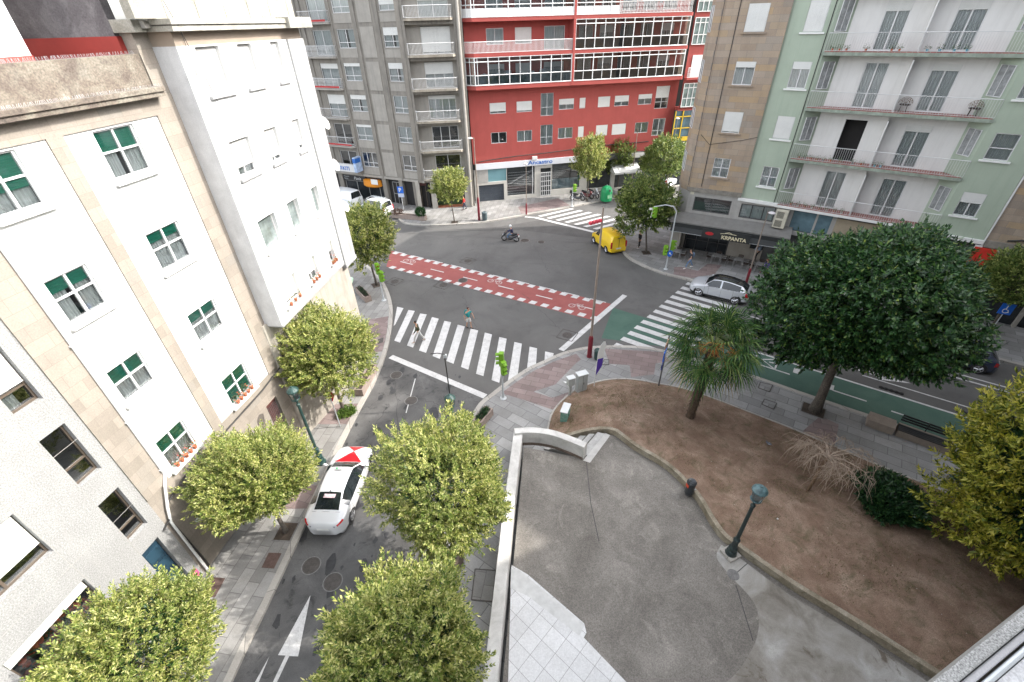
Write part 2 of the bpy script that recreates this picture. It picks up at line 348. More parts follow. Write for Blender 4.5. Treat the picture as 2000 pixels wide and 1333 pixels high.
struct('ground', MB().quad((-220, -120, -0.02), (220, -120, -0.02), (220, 300, -0.02), (-220, 300, -0.02)), ASPH)
struct('road', MB().poly([(-12, -3), (0, -3), (0, 17), (26, 6), (40, -6), (75, -6), (60, 20), (34, 40), (24, 45), (40, 75), (-60, 95), (-60, 45), (-16, 44), (-12, 36)], 0.0), ASPH)
struct('side_street', MB().poly([(-11, -3), (-2, -3), (-1.4, 17), (-1.35, 20.2), (-8.5, 25.1), (-9.3, 19), (-9.8, 10)], 0.004), ASPH_OLD)
kerbL = [(-10.35, -3), (-10.03, 6.13), (-9.86, 8.35), (-9.61, 11.92), (-9.29, 17.01), (-9.01, 19.84), (-8.72, 22.2), (-8.66, 24.93), (-8.85, 27.5), (-9.2, 29.9), (-9.75, 32.2), (-10.9, 35.1), (-12.8, 38.3), (-18, 44), (-34, 57)]
kerbI = [(-3.95, -3), (-3.75, 4), (-3.4, 10), (-2.95, 16), (-2.27, 19.26), (-1.37, 20.55), (-0.33, 21.7), (0.95, 22.92), (2.0, 23.62), (3.2, 24.4), (4.3, 24.85), (5.32, 25.08), (6.88, 25.13), (8.76, 24.95), (10.13, 24.5), (12.5, 23.3), (14.82, 21.7), (17.66, 19.5), (20.77, 17.2), (28, 11.9), (50, -4)]
kerbF = [(-34, 71), (-21, 60.3), (-15.6, 56.6), (-13.4, 53.4), (-12.6, 50.8), (-11.2, 49.4), (-8.2, 48.9), (-3.4, 49.3), (1.6, 51.2), (7.4, 53.6), (15, 57.2), (32, 65)]
kerbR = [(36, 68), (26, 60.5), (17.5, 54), (13.6, 49.4), (11.6, 45), (10.9, 41.5), (11.1, 39.2), (12.0, 37.4), (13.4, 35.7), (15.3, 34.3), (17.2, 33.0), (22, 29.4), (33, 20.9), (60, 0)]
def smooth(P, n=6):
    out = []
    for i in range(len(P) - 1):
        p0, p1, p2, p3 = [Vector(P[max(0, min(len(P) - 1, i + k))]) for k in (-1, 0, 1, 2)]
        for j in range(n):
            t = j / n; out.append(0.5 * ((2 * p1) + (p2 - p0) * t + (2 * p0 - 5 * p1 + 4 * p2 - p3) * t * t + (3 * p1 - p0 - 3 * p2 + p3) * t ** 3))
    out.append(Vector(P[-1])); return [(p.x, p.y) for p in out]
sL, sI, sF, sR = [smooth(k, 4) for k in (kerbL, kerbI, kerbF, kerbR)]
def inset(P, wd, side):
    out = []
    for i in range(len(P)):
        d = (Vector(P[min(i + 1, len(P) - 1)]) - Vector(P[max(i - 1, 0)])).normalized(); o = Vector(P[i]) + Vector((-d.y, d.x)) * wd * side; out.append((o.x, o.y))
    return out
for nm, P, side, close, m in (('pavement', sL, 1, [(-40, 50), (-30, 20), (-20, -3)], PAVE), ('pavement', sI, -1, [(50, -12), (0, -12)], PAVE2), ('pavement', sF, 1, [(40, 90), (-40, 90)], PAVE), ('pavement', sR, 1, [(70, 10), (60, 60)], PAVE2)):
    side_ = side
    inn = inset(P, 0.28, side_)
    struct(nm, MB().poly(inn + close, 0.0, 0.125), m)
    struct('kerb', MB().strip(P, 0.28, -0.01, 0.14, side_), KERB)
# pink bands of the crossing approaches
struct('pavement', MB().poly([(-8.98, 25.2), (-9.15, 27.5), (-9.5, 29.8), (-10.9, 29.4), (-11.2, 26.0), (-10.9, 24.9)], 0.129), PINK)
struct('pavement', MB().poly([(-9.7, 12.9), (-9.6, 14.2), (-12.0, 14.2), (-12.2, 12.9)], 0.129), PINK)
struct('pavement', MB().poly([(-9.35, 18.3), (-9.25, 20.0), (-11.2, 20.0), (-11.4, 18.4)], 0.129), PINK)
struct('pavement', MB().poly([(-0.75, 20.55), (0.25, 21.6), (1.35, 22.6), (2.7, 23.5), (4.3, 24.3), (5.2, 21.9), (3.6, 20.6), (2.7, 19.6), (2.4, 18.9), (0.6, 19.9)], 0.129), PINK)
struct('pavement', MB().poly([(1.2, 20.6), (2.6, 21.2), (4.1, 23.2), (5.6, 24.75), (6.2, 24.8), (5.7, 22.0), (5.0, 21.2), (3.6, 20.6), (2.3, 20.0)], 0.133), PAVE2)
struct('pavement', MB().poly([(6.3, 24.8), (10.1, 24.2), (10.3, 23.2), (9.3, 23.0), (8.9, 21.9), (7.4, 21.7), (7.6, 22.9), (6.3, 23.1)], 0.129), PINK)
struct('pavement', MB().poly([(14.3, 35.4), (15.6, 34.6), (17.8, 35.2), (19.1, 36.9), (18.0, 37.3), (16.6, 35.9), (15.4, 36.8), (14.8, 36.8)], 0.129), PINK)
struct('pavement', MB().poly([(1.5, 51.7), (7.5, 54.2), (6.4, 57.0), (1.2, 54.2)], 0.129), PINK)
struct('pavement', MB().poly([(15.5, 16.8), (17.1, 17.9), (17.7, 17.2), (16.5, 15.6)], 0.129), PINK)

# painted markings
def lerp2(a, b, t): return (a[0] + (b[0] - a[0]) * t, a[1] + (b[1] - a[1]) * t)
def band(a, b, wd): return inset([a, b], wd / 2, 1) + inset([b, a], wd / 2, 1)
zm = 0.009
lane = MB().poly([(-11.9, 42.5), (7.95, 30.9), (6.55, 28.35), (-11.6, 38.85)], 0.005); struct('cycle_lane', lane, REDP)
A0, A1, B0_, B1_ = (-11.9, 42.25), (7.9, 30.65), (-11.5, 38.95), (6.6, 28.75)
wm = MB()
def dash(mb, P, Q, L, wd, t0, t1, n, skew=0.0, z=zm):
    d = (Vector(Q) - Vector(P)).normalized(); nn = Vector((-d.y, d.x)); tot = (Vector(Q) - Vector(P)).length
    for i in range(n):
        c = t0 + (t1 - t0) * i / max(1, n - 1); p = Vector(P) + d * tot * c
        mb.poly([tuple(p + d * (-L / 2 - skew) - nn * wd / 2), tuple(p + d * (L / 2 - skew) - nn * wd / 2), tuple(p + d * (L / 2 + skew) + nn * wd / 2), tuple(p + d * (-L / 2 + skew) + nn * wd / 2)], z)
dash(wm, B0_, B1_, 0.55, 0.48, 0.03, 0.985, 20, 0.04)
dash(wm, A0, A1, 0.55, 0.48, 0.03, 0.955, 22, 0.04)
dash(wm, (A0[0], A0[1] + .3), (A1[0], A1[1] + .3), 1.35, 0.12, 0.05, 0.955, 10)
dash(wm, (-11.7, 40.6), (7.2, 29.7), 1.5, 0.12, 0.1, 0.93, 6)
# zebra over the side street
for q in [
    [G(700 + x * .27525, 480 + y * .27525) for x, y in q] for q in (
    ((250, 572), (275, 435), (320, 445), (262, 560)), ((255, 675), (355, 458), (400, 465), (295, 690)), ((345, 710), (438, 483), (485, 490), (388, 725)), ((430, 745), (522, 508), (570, 520), (480, 762)), ((527, 785), (610, 535), (658, 545), (578, 805)),
    ((625, 820), (705, 562), (755, 575), (675, 840)), ((728, 862), (797, 590), (850, 603), (780, 882)), ((835, 910), (897, 618), (948, 632), (887, 927)), ((945, 955), (1000, 650), (1052, 662), (1000, 975)), ((1060, 965), (1107, 685), (1160, 697), (1130, 920)), ((1195, 885), (1215, 718), (1268, 730), (1260, 848)), ((1320, 825), (1325, 752), (1385, 765), (1382, 795)))]:
    wm.poly([tuple(p.xy) for p in q], zm)
a, b = G(763, 697), G(948, 775); wm.poly(band((a.x, a.y), (b.x, b.y), 0.42), 0.011)
# zebra over the avenue (nearer one, partly on the green lane)
Z0, Z1 = Vector((6.9, 25.15)), Vector((15.4, 34.4)); dz = (Z1 - Z0).normalized(); nz = Vector((0.79, -0.613))
for i in range(13):
    p = Z0 + dz * (0.1 + i * 0.965); L = 4.3 if i > 0 else 2.2
    L = min(L, 4.3) ; q = p + nz * L
    wm.poly([tuple(p), tuple(p + dz * 0.5), tuple(q + dz * 0.5), tuple(q)], zm)
for p, q, wd in (((3.35, 24.9), (9.35, 32.2), 0.42), ((3.1, 50.7), (9.0, 45.9), 0.42), ((1.9, 51.0), (3.1, 50.7), 0.3)): wm.poly(band(p, q, wd), 0.0115)
# zebra at the far side
for i in range(8):
    p = Vector((3.4, 51.2)) + Vector((1.02, -0.78)) * i * 0.93; q = p + Vector((3.6, 2.0)) * 1.15
    wm.poly([tuple(p), tuple(p + Vector((0.4, -0.3))), tuple(q + Vector((0.4, -0.3))), tuple(q)], zm)
# avenue lane lines
dv = Vector((0.80, -0.60)); nv = Vector((0.6, 0.8))
def along(p, L, wd): p = Vector(p); return band(tuple(p), tuple(p + dv * L), wd)
wm.poly(along((16.2, 24.2), 26, 0.14), zm); wm.poly(along((14.5, 28.1), 4.2, 0.12), zm); wm.poly(along((19.5, 26.2), 5, 0.1), zm); wm.poly(along((21.75, 21.4), 30, 0.1), zm); wm.poly(along((17.8, 28.6), 40, 0.12), zm); wm.poly(along((25.5, 22.2), 20, 0.14), zm)
wm.poly([(22.3, 21.9), (24.15, 20.5), (22.6, 20.9)], zm); wm.poly(band((22.5, 21.4), (20.8, 22.7), 0.14), zm)
for p in ((16.02, 22.68), (19.14, 20.09), (21.34, 18.23)): wm.poly(along(p, 1.7, 0.11), 0.0135)
for p in ((16.0, 23.9), (18.0, 22.3), (19.2, 20.7)): wm.poly([tuple(Vector(p)), tuple(Vector(p) + dv * .35), tuple(Vector(p) + dv * .35 - nv * .55), tuple(Vector(p) - nv * .55)], 0.0135)
for s_, e_ in (((16.35, 23.25), (17.45, 23.2)), ((17.45, 23.2), (16.7, 22.2)), ((16.7, 22.2), (16.35, 23.25)), ((16.7, 22.95), (17.1, 22.75))): wm.poly(band(s_, e_, 0.1), 0.0135)
# arrows on the side street
wm.poly([(-8.33, 9.0), (-8.78, 6.92), (-8.5, 6.9), (-8.75, 5.3), (-8.6, 5.3), (-8.36, 6.88), (-8.03, 6.86)], 0.0125)
wm.poly([(-9.08, 6.9), (-9.36, 5.6), (-9.15, 5.6)], 0.0125)
wm.poly(band((-6.25, 22.3), (-6.3, 19.2), 0.06), 0.0125)
struct('road_markings', wm, LINE)
gl = MB().poly([(8.0, 30.3), (6.35, 26.2), (10.2, 25.05), (13.5, 22.75), (17.0, 20.2), (20.9, 17.25), (30, 10.3), (32, 13.2), (24.5, 17.9), (16.3, 24.1), (12.2, 27.2)], 0.0055)
struct('cycle_lane', gl, GREENP)
def cyclist_symbol(x, y, ang, s=1.0):
    m = MB(); M = Matrix.Translation((x, y, 0)) @ Matrix.Rotation(ang, 4, 'Z') @ Matrix.Scale(s, 4)
    for cx in (-0.42, 0.42):
        for k in range(12):
            t, u = 2 * math.pi * k / 12, 2 * math.pi * (k + 1) / 12
            m.quad((cx + .3 * math.cos(t), .3 * math.sin(t), 0.0135), (cx + .3 * math.cos(u), .3 * math.sin(u), 0.0135), (cx + .2 * math.cos(u), .2 * math.sin(u), 0.0135), (cx + .2 * math.cos(t), .2 * math.sin(t), 0.0135))
    for a, b in (((-.42, 0), (-.1, .45)), ((-.1, .45), (.35, .4)), ((.42, 0), (.3, .55)), ((-.1, .45), (.05, 0)), ((.05, 0), (.35, .4))): m.poly(band(a, b, .08), 0.0136)
    m.v = [(*(M @ Vector(v)).xy, v[2]) for v in m.v]; return m
cs = MB()
for x, y in ((-9.6, 39.9), (-1.35, 35.2), (5.2, 30.6)): cs.add(cyclist_symbol(x, y, R(-30)))
struct('road_markings', cs, mat_patchy('worn_symbol_paint', [(.3, (.30, .17, .16)), (.7, (.46, .38, .36))], scale=6, fine=.3))

# park: soil mound, its kerb, terrace, parapet, steps
gout = smooth([(1.84, 17.3), (2.3, 18.85), (3.5, 20.35), (4.7, 21.1), (6.0, 21.47), (7.3, 21.45), (8.61, 21.06), (10.74, 20.2), (13.63, 18.05), (15.27, 16.75), (18.02, 14.31), (21, 11.9), (26, 7.6), (33, 1.5)], 4)
gin = smooth([(2.03, 16.26), (3.16, 16.5), (4.85, 16.4), (5.93, 15.15), (7.11, 13.97), (7.75, 12.79), (8.02, 12.0), (8.15, 11.1), (8.35, 10.35), (8.75, 9.83), (10.11, 8.32), (11.58, 6.99), (13.17, 5.42), (17, 1.5)], 4)
def resample(P, n):
    P = [Vector(p) for p in P]; d = [0]
    for a, b in zip(P[:-1], P[1:]): d.append(d[-1] + (b - a).length)
    out = []
    for i in range(n):
        t = d[-1] * i / (n - 1); k = max(0, min(len(P) - 2, sum(1 for x in d if x <= t) - 1)); out.append(P[k].lerp(P[k + 1], (t - d[k]) / max(1e-6, d[k + 1] - d[k])))
    return out
ga, gb = resample(gout, 160), resample(gin, 160); sm = MB(); NR = 40
def soil_z(t, i, p):
    rise = min(1.0, i / 22.0); zt = 0.15 + (1.13 - 0.15) * (0.25 + 0.75 * rise)
    b = math.sin(min(1, t * 1.15) * math.pi / 2); return 0.14 + (zt - 0.14) * b + 0.03 * noise.noise(Vector((p.x * 1.3, p.y * 1.3, 0))) * min(1, 8 * t) * min(1, 8 * (1 - t)) * 2
for i in range(160):
    for j in range(NR + 1):
        t = j / NR; p = ga[i].lerp(gb[i], t); sm.v.append((p.x, p.y, soil_z(t, i, p)))
for i in range(159):
    for j in range(NR): a = i * (NR + 1) + j; sm.f.append((a, a + NR + 1, a + NR + 2, a + 1))
struct('soil_bed', sm, SOIL, smooth=True)
def soil_at(x, y):
    best = min(range(0, 160), key=lambda i: min((ga[i].lerp(gb[i], t) - Vector((x, y))).length for t in (0.2, 0.4, 0.6, 0.8)))
    tb = min((j / 20 for j in range(21)), key=lambda t: (ga[best].lerp(gb[best], t) - Vector((x, y))).length); return soil_z(tb, best, Vector((x, y)))
zk = [0.35 + 0.9 * min(1, i / 9) for i in range(len(gin))]
KST = mat_patchy('old_kerb_stone', [(0.3, (0.15, 0.125, 0.085)), (0.5, (0.24, 0.205, 0.15)), (0.7, (0.33, 0.30, 0.24))], scale=1.6, fine=0.25, fscale=30, bump=0.4, second=((0.09, 0.085, 0.05), 2.0, 0.5, 0.66, 0.6))
tag(MB().strip(gin, 0.2, [0.1 if i < 9 else 0.85 for i in range(len(gin))], zk, 1).build('retaining_kerb', KST, bevel=0.02), 'long curved mossy stone kerb between bare soil bed and grey terrace', 'kerb wall')
tag(MB().strip(gout, 0.1, 0.0, 0.165, 1).build('garden_edging', KERB), 'low thin stone edging round the bare soil bed along the pavement', 'edging')
TZ = 0.9
terr = [(0.45, 15.55), (3.4, 14.75), (3.55, 14.6), (4.75, 16.3)] + [p for p in gin[9:]] + [(17, -6), (-1.3, -6), (-0.8, 4)]
struct('terrace', MB().poly(terr, 0.0, TZ), TERR)
struct('terrace_paving', MB().poly([(-0.28, 9.5), (0.35, 9.1), (2.28, 7.3), (2.32, 7.0), (2.2, 6.85), (5.2, 3.5), (5.2, -5), (-0.9, -5)], 0.9, 0.93), WTILE)
struct('terrace_paving', MB().poly([(-0.3, 9.35), (0.0, 9.3), (2.3, 7.25), (2.05, 6.9), (0.3, 8.3), (-0.33, 8.6)], 0.934), mat('worn_white_edge', (0.5, 0.5, 0.49), 0.6, 0.15, 3))
struct('terrace_patch', MB().poly(smooth([(8.3, 10.1), (8.9, 9.4), (10.0, 8.1), (11.4, 6.9), (13.1, 5.2), (15.5, 2.6), (12, 1.8), (8.5, 2.0), (5.2, 3.9), (5.9, 5.0), (7.2, 5.8), (8.25, 6.8), (8.6, 7.8), (8.1, 8.9), (7.9, 9.6), (8.3, 10.1)], 4)[:-1], 0.906), PATCHC)
PARA = mat_patchy('parapet_render', [(0.25, (0.36, 0.35, 0.33)), (0.5, (0.50, 0.49, 0.47)), (0.75, (0.62, 0.61, 0.59))], scale=1.4, rough=0.8, fine=0.12, fscale=40, bump=0.2, second=((0.22, 0.22, 0.2), 1.8, 0.55, 0.75, 0.5))
pw = MB(); pin = [(-0.9, -2), (-0.66, 5.36), (-0.29, 8.76), (0.42, 15.5)]
pw.strip([(-1.35, -2), (-1.22, 5.38), (-0.62, 11.17), (-0.03, 16.05)], 0.45, 0.0, 1.65, -1)
par = pw.build('parapet', PARA, bevel=0.02); tag(par, 'long straight white parapet along the left side of the terrace', 'parapet')
cw = smooth([(-0.02, 16.05), (0.9, 16.08), (1.9, 15.86), (2.8, 15.4), (3.5, 14.95)], 5)
cwo = MB().strip(cw, 0.36, 0.86, 1.78, -1).build('curved_wall', PARA, bevel=0.02); tag(cwo, 'short curved white wall beside the steps, brick at its foot', 'wall')
MB().strip(inset(cw, 0.362, -1), 0.025, 0.88, 1.06, -1).build('brick_base', mat_blocks('dark_brick', [(0.10, 0.07, 0.055), (0.15, 0.11, 0.09)], 0.2, 0.07), cwo)
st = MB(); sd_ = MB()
SA = [(3.6, 14.86), (3.3, 15.17), (2.97, 15.40), (2.62, 15.58), (2.22, 15.78), (1.85, 15.93), (1.5, 16.03)]
SB = [(4.75, 16.3), (4.33, 16.44), (3.9, 16.47), (3.45, 16.49), (3.0, 16.46), (2.55, 16.38), (2.1, 16.28)]
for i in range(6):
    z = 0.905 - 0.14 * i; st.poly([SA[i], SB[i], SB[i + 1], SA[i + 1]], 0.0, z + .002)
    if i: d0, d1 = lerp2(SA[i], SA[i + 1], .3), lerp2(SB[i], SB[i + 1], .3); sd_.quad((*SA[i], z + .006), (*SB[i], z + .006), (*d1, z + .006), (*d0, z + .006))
tag(st.build('steps', mat('worn_step_stone', (0.36, 0.355, 0.34), 0.8, 0.2, 3, fine=0.2)), 'flight of worn grey stone steps between curved wall and soil bed', 'steps')
struct('step_shade', sd_, mat('step_shade', (0.07, 0.065, 0.055), 0.9, 0.4, 5))  # shade below each riser, painted as dark strips on the treads
struct('step_landing', MB().quad((3.3, 14.6, 0.911), (3.62, 14.45, 0.911), (4.95, 16.2, 0.911), (4.72, 16.35, 0.911)), mat('pale_step_edge', (0.42, 0.41, 0.39), 0.8, 0.15, 3))

# manhole covers and gratings
IRON = mat('cast_iron', (0.07, 0.062, 0.056), 0.6, 0.3, 6, fine=0.3, fscale=60)
IRONB = mat('rusty_iron', (0.095, 0.06, 0.05), 0.7, 0.3, 6, fine=0.3, fscale=60)
FRM = mat('cover_frame', (0.17, 0.165, 0.16), 0.8, 0.2, 5, fine=0.2)
def manhole(x, y, z, r, label, square=0.0, ang=0.0, m=IRON):
    e = empty('manhole_cover', (x, y, z), label, 'manhole', 'round manhole covers in the streets', ang)
    if square:
        f = MB()
        for s_ in (-1, 1): f.box(-square, square, min(s_ * square, s_ * (square - .06)), max(s_ * square, s_ * (square - .06)), 0.002, 0.012); f.box(min(s_ * square, s_ * (square - .06)), max(s_ * square, s_ * (square - .06)), -square + .06, square - .06, 0.002, 0.012)
        f.build('frame', IRON, e)
    MB().lathe((0, 0, 0), [(0, 0), (r * 1.12, 0), (r * 1.12, 0.004), (0, 0.004)], 28).build('rim', FRM if not square else IRON, e)
    l = MB().lathe((0, 0, 0), [(0, 0.003), (r, 0.003), (r, 0.012), (0, 0.012)], 28)
    for k in range(-3, 4):
        hw = math.sqrt(max(0.01, (r * .85) ** 2 - (k * r * .24) ** 2)); l.box(-hw, hw, k * r * .24 - .012, k * r * .24 + .012, 0.0125, 0.018)
    l.build('lid', m, e)
for p, r, sq, an, lb in (((608, 1105), .36, 0, 0, 'round iron cover in worn asphalt behind the white taxi, left one of the pair'), ((650, 1137), .36, 0, 0, 'round iron cover behind the white taxi, right one of the pair'), ((774, 733), .36, 0, 0, 'brown round cover below the left end of the stop line'), ((803, 783), .36, 0, 0, 'faint round cover beside the thin lane line of the side street'),
    ((1108, 655), .34, .62, -30, 'round cover in square frame beside the maroon lamp post'), ((866, 557), .34, .62, -30, 'round cover in square frame just below the red cycle lane'), ((914, 510), .34, .62, -30, 'round cover in square frame just above the red cycle lane'), ((904, 548), .4, 0, 0, 'brown round cover at the lower edge of the red cycle lane'), ((771, 550), .34, .62, -30, 'round cover in square frame near the left traffic light'),
    ((1057, 473), .36, 0, 0, 'round cover in asphalt right of the scooter, farther one'), ((1025, 470), .45, 0, 0, 'dark patched round cover just right of the scooter')): g = G(*p); manhole(g.x, g.y, 0.006, r, lb, sq, R(an))
g = G(1432, 1123, 0.9); manhole(g.x, g.y, 0.905, .2, 'small round cover in the cement by the park lamp', 0, 0, FRM)
def plate(P, z, m, label, name='access_cover', cat='cover', frame=True):
    c = sum((Vector(p) for p in P), Vector((0, 0))) / len(P); e = empty(name, (c.x, c.y, z), label, cat, 'rectangular covers in the pavements')
    Q = [tuple(Vector(p) - c) for p in P]; MB().poly(Q, 0.0, 0.010).build('lid', m, e)
    if frame:
        f = MB(); q = [Vector(x) for x in Q] + [Vector(Q[0])]
        for a, b in zip(q[:-1], q[1:]): f.poly(band(tuple(a), tuple(b), 0.05), 0.0, 0.014)
        f.build('frame', IRON, e)
def Gp(*pp, z=0.13): return [tuple(G(*p, z).xy) for p in pp]
plate(Gp((408, 1127), (440, 1130), (420, 1167), (390, 1165)), 0.131, IRONB, 'brown steel cover near the blue door of the granite building', frame=False)
plate(Gp((525, 1080), (550, 1081), (535, 1111), (511, 1109)), 0.131, IRONB, 'brown steel cover beside the tree pit at the kerb', frame=False)
plate(Gp((928, 1112), (968, 1115), (962, 1176), (921, 1172)), 0.131, PAVE, 'large paved cover with black frame beside the white parapet')
plate(Gp((1485, 747), (1509, 753), (1503, 766), (1481, 758)), 0.131, PAVE2, 'framed cover in grey pavement nearer the green lane')
plate(Gp((1493, 780), (1517, 788), (1511, 800), (1488, 790)), 0.131, PAVE2, 'framed cover in grey pavement nearer the soil bed')
plate(Gp((639, 770), (662, 771), (655, 786), (627, 785)), 0.132, mat('dark_grating', (0.06, 0.08, 0.075), 0.6), 'dark green plate in the pavement under the give way sign', frame=False)
plate(Gp((1180, 703), (1189, 703), (1189, 713), (1175, 713)), 0.138, PAVE2, 'small framed cover beside the litter bin of the corner')
plate([(-9.6, 26.7), (-9.25, 26.9), (-9.15, 26.3), (-9.5, 26.1)], 0.131, IRON, 'small cover at the left kerb of the crossing', frame=False)
SOILD = mat_patchy('pit_soil', [(0.3, (0.03, 0.022, 0.016)), (0.7, (0.075, 0.055, 0.04))], scale=3, fine=0.4, bump=0.6)
def pit(x, y, ang, label, w_=0.75, d_=0.85):
    e = empty('tree_pit', (x, y, 0.127), label, 'tree pit', 'square tree pits in the pavements', ang)
    MB().box(-w_ / 2, w_ / 2, -d_ / 2, d_ / 2, 0.0, 0.008).build('soil', SOILD, e); f = MB()
    for s_ in (-1, 1): f.box(-w_ / 2 - .05, w_ / 2 + .05, s_ * d_ / 2 - (.05 if s_ < 0 else 0), s_ * d_ / 2 + (.05 if s_ > 0 else 0), 0, 0.014); f.box(s_ * w_ / 2 - (.05 if s_ < 0 else 0), s_ * w_ / 2 + (.05 if s_ > 0 else 0), -d_ / 2, d_ / 2, 0, 0.014)
    f.build('frame', FRM, e)
pit(-10.35, 11.75, R(-5), 'dark soil pit of the tree beside the white taxi'); pit(16.95, 18.35, R(-37), 'leafy soil pit of the big dark green tree', 1.1, 0.9)
pit(-2.66, 10.3, 0, 'soil pit of the tree right of the taxi'); pit(-6.11, 49.55, 0, 'soil pit of the small tree before the grey block'); pit(13.1, 40.0, 0, 'soil pit of the tree beside the yellow van'); pit(-11.6, 35.0, R(30), 'soil pit of the tree at the left traffic light')

# wear of the asphalt: cut patches, sealed cracks, oil
WORN = mat_patchy('patched_asphalt', [(0.3, (0.055, 0.053, 0.051)), (0.7, (0.085, 0.083, 0.08))], scale=0.8, fine=0.3, fscale=50, bump=0.5)
SEAL = mat('crack_sealant', (0.035, 0.034, 0.033), 0.6, 0.4, 5)
wp = MB(); rg = random.Random(21)
for P in ([(-6.5, 47.8), (-1, 48.2), (4.5, 50.0), (6.2, 48.0), (2.5, 47.2), (-2, 46.9)], [(1.5, 46.9), (9.5, 43.9), (9.9, 45.6), (4, 48.0)], [(-7.6, 12.6), (-6.6, 12.5), (-6.4, 14.9), (-7.5, 15.0)], [(-6.0, 8.4), (-4.6, 8.6), (-4.5, 11.5), (-5.7, 11.2)]): wp.poly(smooth(P + [P[0]], 3)[:-1], 0.0062 + .0006 * len(wp.f) / 20)
struct('asphalt_patch', wp, WORN)
ck = MB()
def crack(a, b, n, amp, w_):
    P = []; a, b = Vector(a), Vector(b); d = (b - a); nn = Vector((-d.y, d.x)).normalized()
    for i in range(n + 1): P.append(tuple(a + d * i / n + nn * rg.uniform(-amp, amp)))
    for p, q in zip(P[:-1], P[1:]): ck.poly(band(p, q, w_ * rg.uniform(.6, 1.3)), 0.0075)
for a, b in (((-11, 47), (9, 42.8)), ((-9, 44.8), (-2, 46.5)), ((-10, 37.5), (1, 31.5)), ((-4, 33), (-2.5, 27.5)), ((1, 33), (3.5, 27.5)), ((-8, 24.3), (-4.5, 9)), ((-7, 21), (-3.5, 19.5)), ((-9, 19.5), (-6.5, 22)), ((11, 34), (20, 27)), ((-6, 36), (-7.5, 33)), ((2.5, 43), (3.5, 36.5)), ((-8.6, 16), (-7.4, 20)), ((-5, 40), (6, 38)), ((18, 27), (30, 18.5))): crack(a, b, 26, .12, .03)
struct('asphalt_cracks', ck, SEAL)
oil = MB()
for i in range(90):
    x, y = rg.choice([(-9.25, None), (-6.2, None), (-7.6, None), (-3.9, None)])[0] + rg.gauss(0, .3), rg.uniform(5, 24); r = abs(rg.gauss(0, .12)) + .04; k = 9
    oil.poly([(x + r * rg.uniform(.5, 1.1) * math.cos(6.283 * j / k), y + 1.7 * r * rg.uniform(.5, 1.1) * math.sin(6.283 * j / k)) for j in range(k)], 0.0082 + i * 1e-5)
tag(oil.build('oil_stains', mat('oil_stain', (0.03, 0.03, 0.032), 0.55, 0.4, 4)), kind='stuff')
tc_ = MB()
for a, b in (((3.45, 14.5), (3.3, 12.2)), ((3.3, 12.2), (3.35, 10.4)), ((8.2, 8.5), (8.0, 6.6)), ((9.0, 9.3), (8.35, 8.9))): tc_.poly(band(a, b, 0.03), 0.9075)
struct('terrace_joint', tc_, SEAL)
# ---------------------------------------------------------------- buildings
STONE = mat_blocks('beige_stone', [(0.24, 0.21, 0.175), (0.28, 0.245, 0.208), (0.305, 0.265, 0.222), (0.26, 0.236, 0.205)], 0.75, 0.42, (0.22, 0.19, 0.155), 0.007, stain=0.35)
STONE_R = mat_blocks('brown_granite_blocks', [(0.26, 0.215, 0.175), (0.31, 0.235, 0.17), (0.33, 0.27, 0.215), (0.36, 0.255, 0.15), (0.29, 0.25, 0.21)], 1.05, 0.42, (0.2, 0.175, 0.15), 0.008, stain=0.4)
GRANITE = mat('pale_speckled_granite', (0.29, 0.29, 0.285), 0.6, 0.08, 1.2, fine=0.32, fscale=26, streak=0.25, streakcol=(0.35, 0.34, 0.33))
RENDER = mat('white_render', (0.74, 0.74, 0.73), 0.8, 0.03, 0.8, streak=0.45, streakcol=(0.40, 0.395, 0.38))
CEMENT = mat('grey_cement', (0.33, 0.33, 0.33), 0.85, 0.15, 1.5, fine=0.15, fscale=40, streak=0.5, streakcol=(0.2, 0.2, 0.2))
LICHEN = mat_patchy('lichen_cement', [(0.28, (0.085, 0.068, 0.058)), (0.45, (0.14, 0.115, 0.092)), (0.6, (0.20, 0.18, 0.145)), (0.75, (0.29, 0.28, 0.24))], scale=1.6, fine=0.35, fscale=18, bump=0.5, second=((0.06, 0.045, 0.04), 1.0, 0.5, 0.72, 0.6))
PALEC = mat_patchy('pale_rough_cement', [(0.3, (0.21, 0.20, 0.165)), (0.5, (0.30, 0.29, 0.25)), (0.7, (0.40, 0.39, 0.36))], scale=1.3, fine=0.2, fscale=26, bump=0.4, second=((0.2, 0.16, 0.1), 1.6, 0.6, 0.78, 0.6))
TAN = mat('tan_render', (0.29, 0.235, 0.185), 0.85, 0.08, 1.2, streak=0.3, streakcol=(0.3, 0.24, 0.18))
GSHUT = mat('green_shutter', (0.025, 0.24, 0.155), 0.45, 0.08, 3)
BROWNF = mat('bronze_frame', (0.10, 0.078, 0.06), 0.4, 0.1)
GREYC = mat('weathered_concrete', (0.235, 0.216, 0.188), 0.9, 0.16, 0.9, fine=0.14, fscale=30, bump=0.2, streak=0.75, streakcol=(0.10, 0.095, 0.088))
GREYC2 = mat('smooth_grey_panel', (0.31, 0.29, 0.258), 0.85, 0.1, 1.2, fine=0.06, streak=0.4, streakcol=(0.17, 0.165, 0.155))
REDW = mat('red_render', (0.35, 0.066, 0.055), 0.8, 0.07, 0.9, fine=0.05, streak=0.22, streakcol=(0.19, 0.035, 0.03))
GREENW = mat('pale_green_render', (0.335, 0.39, 0.31), 0.85, 0.05, 0.8, fine=0.04, streak=0.28, streakcol=(0.2, 0.26, 0.2))
WALLW = mat('off_white_wall', (0.66, 0.65, 0.63), 0.85, 0.04, 0.8, fine=0.03, streak=0.3, streakcol=(0.4, 0.39, 0.37))
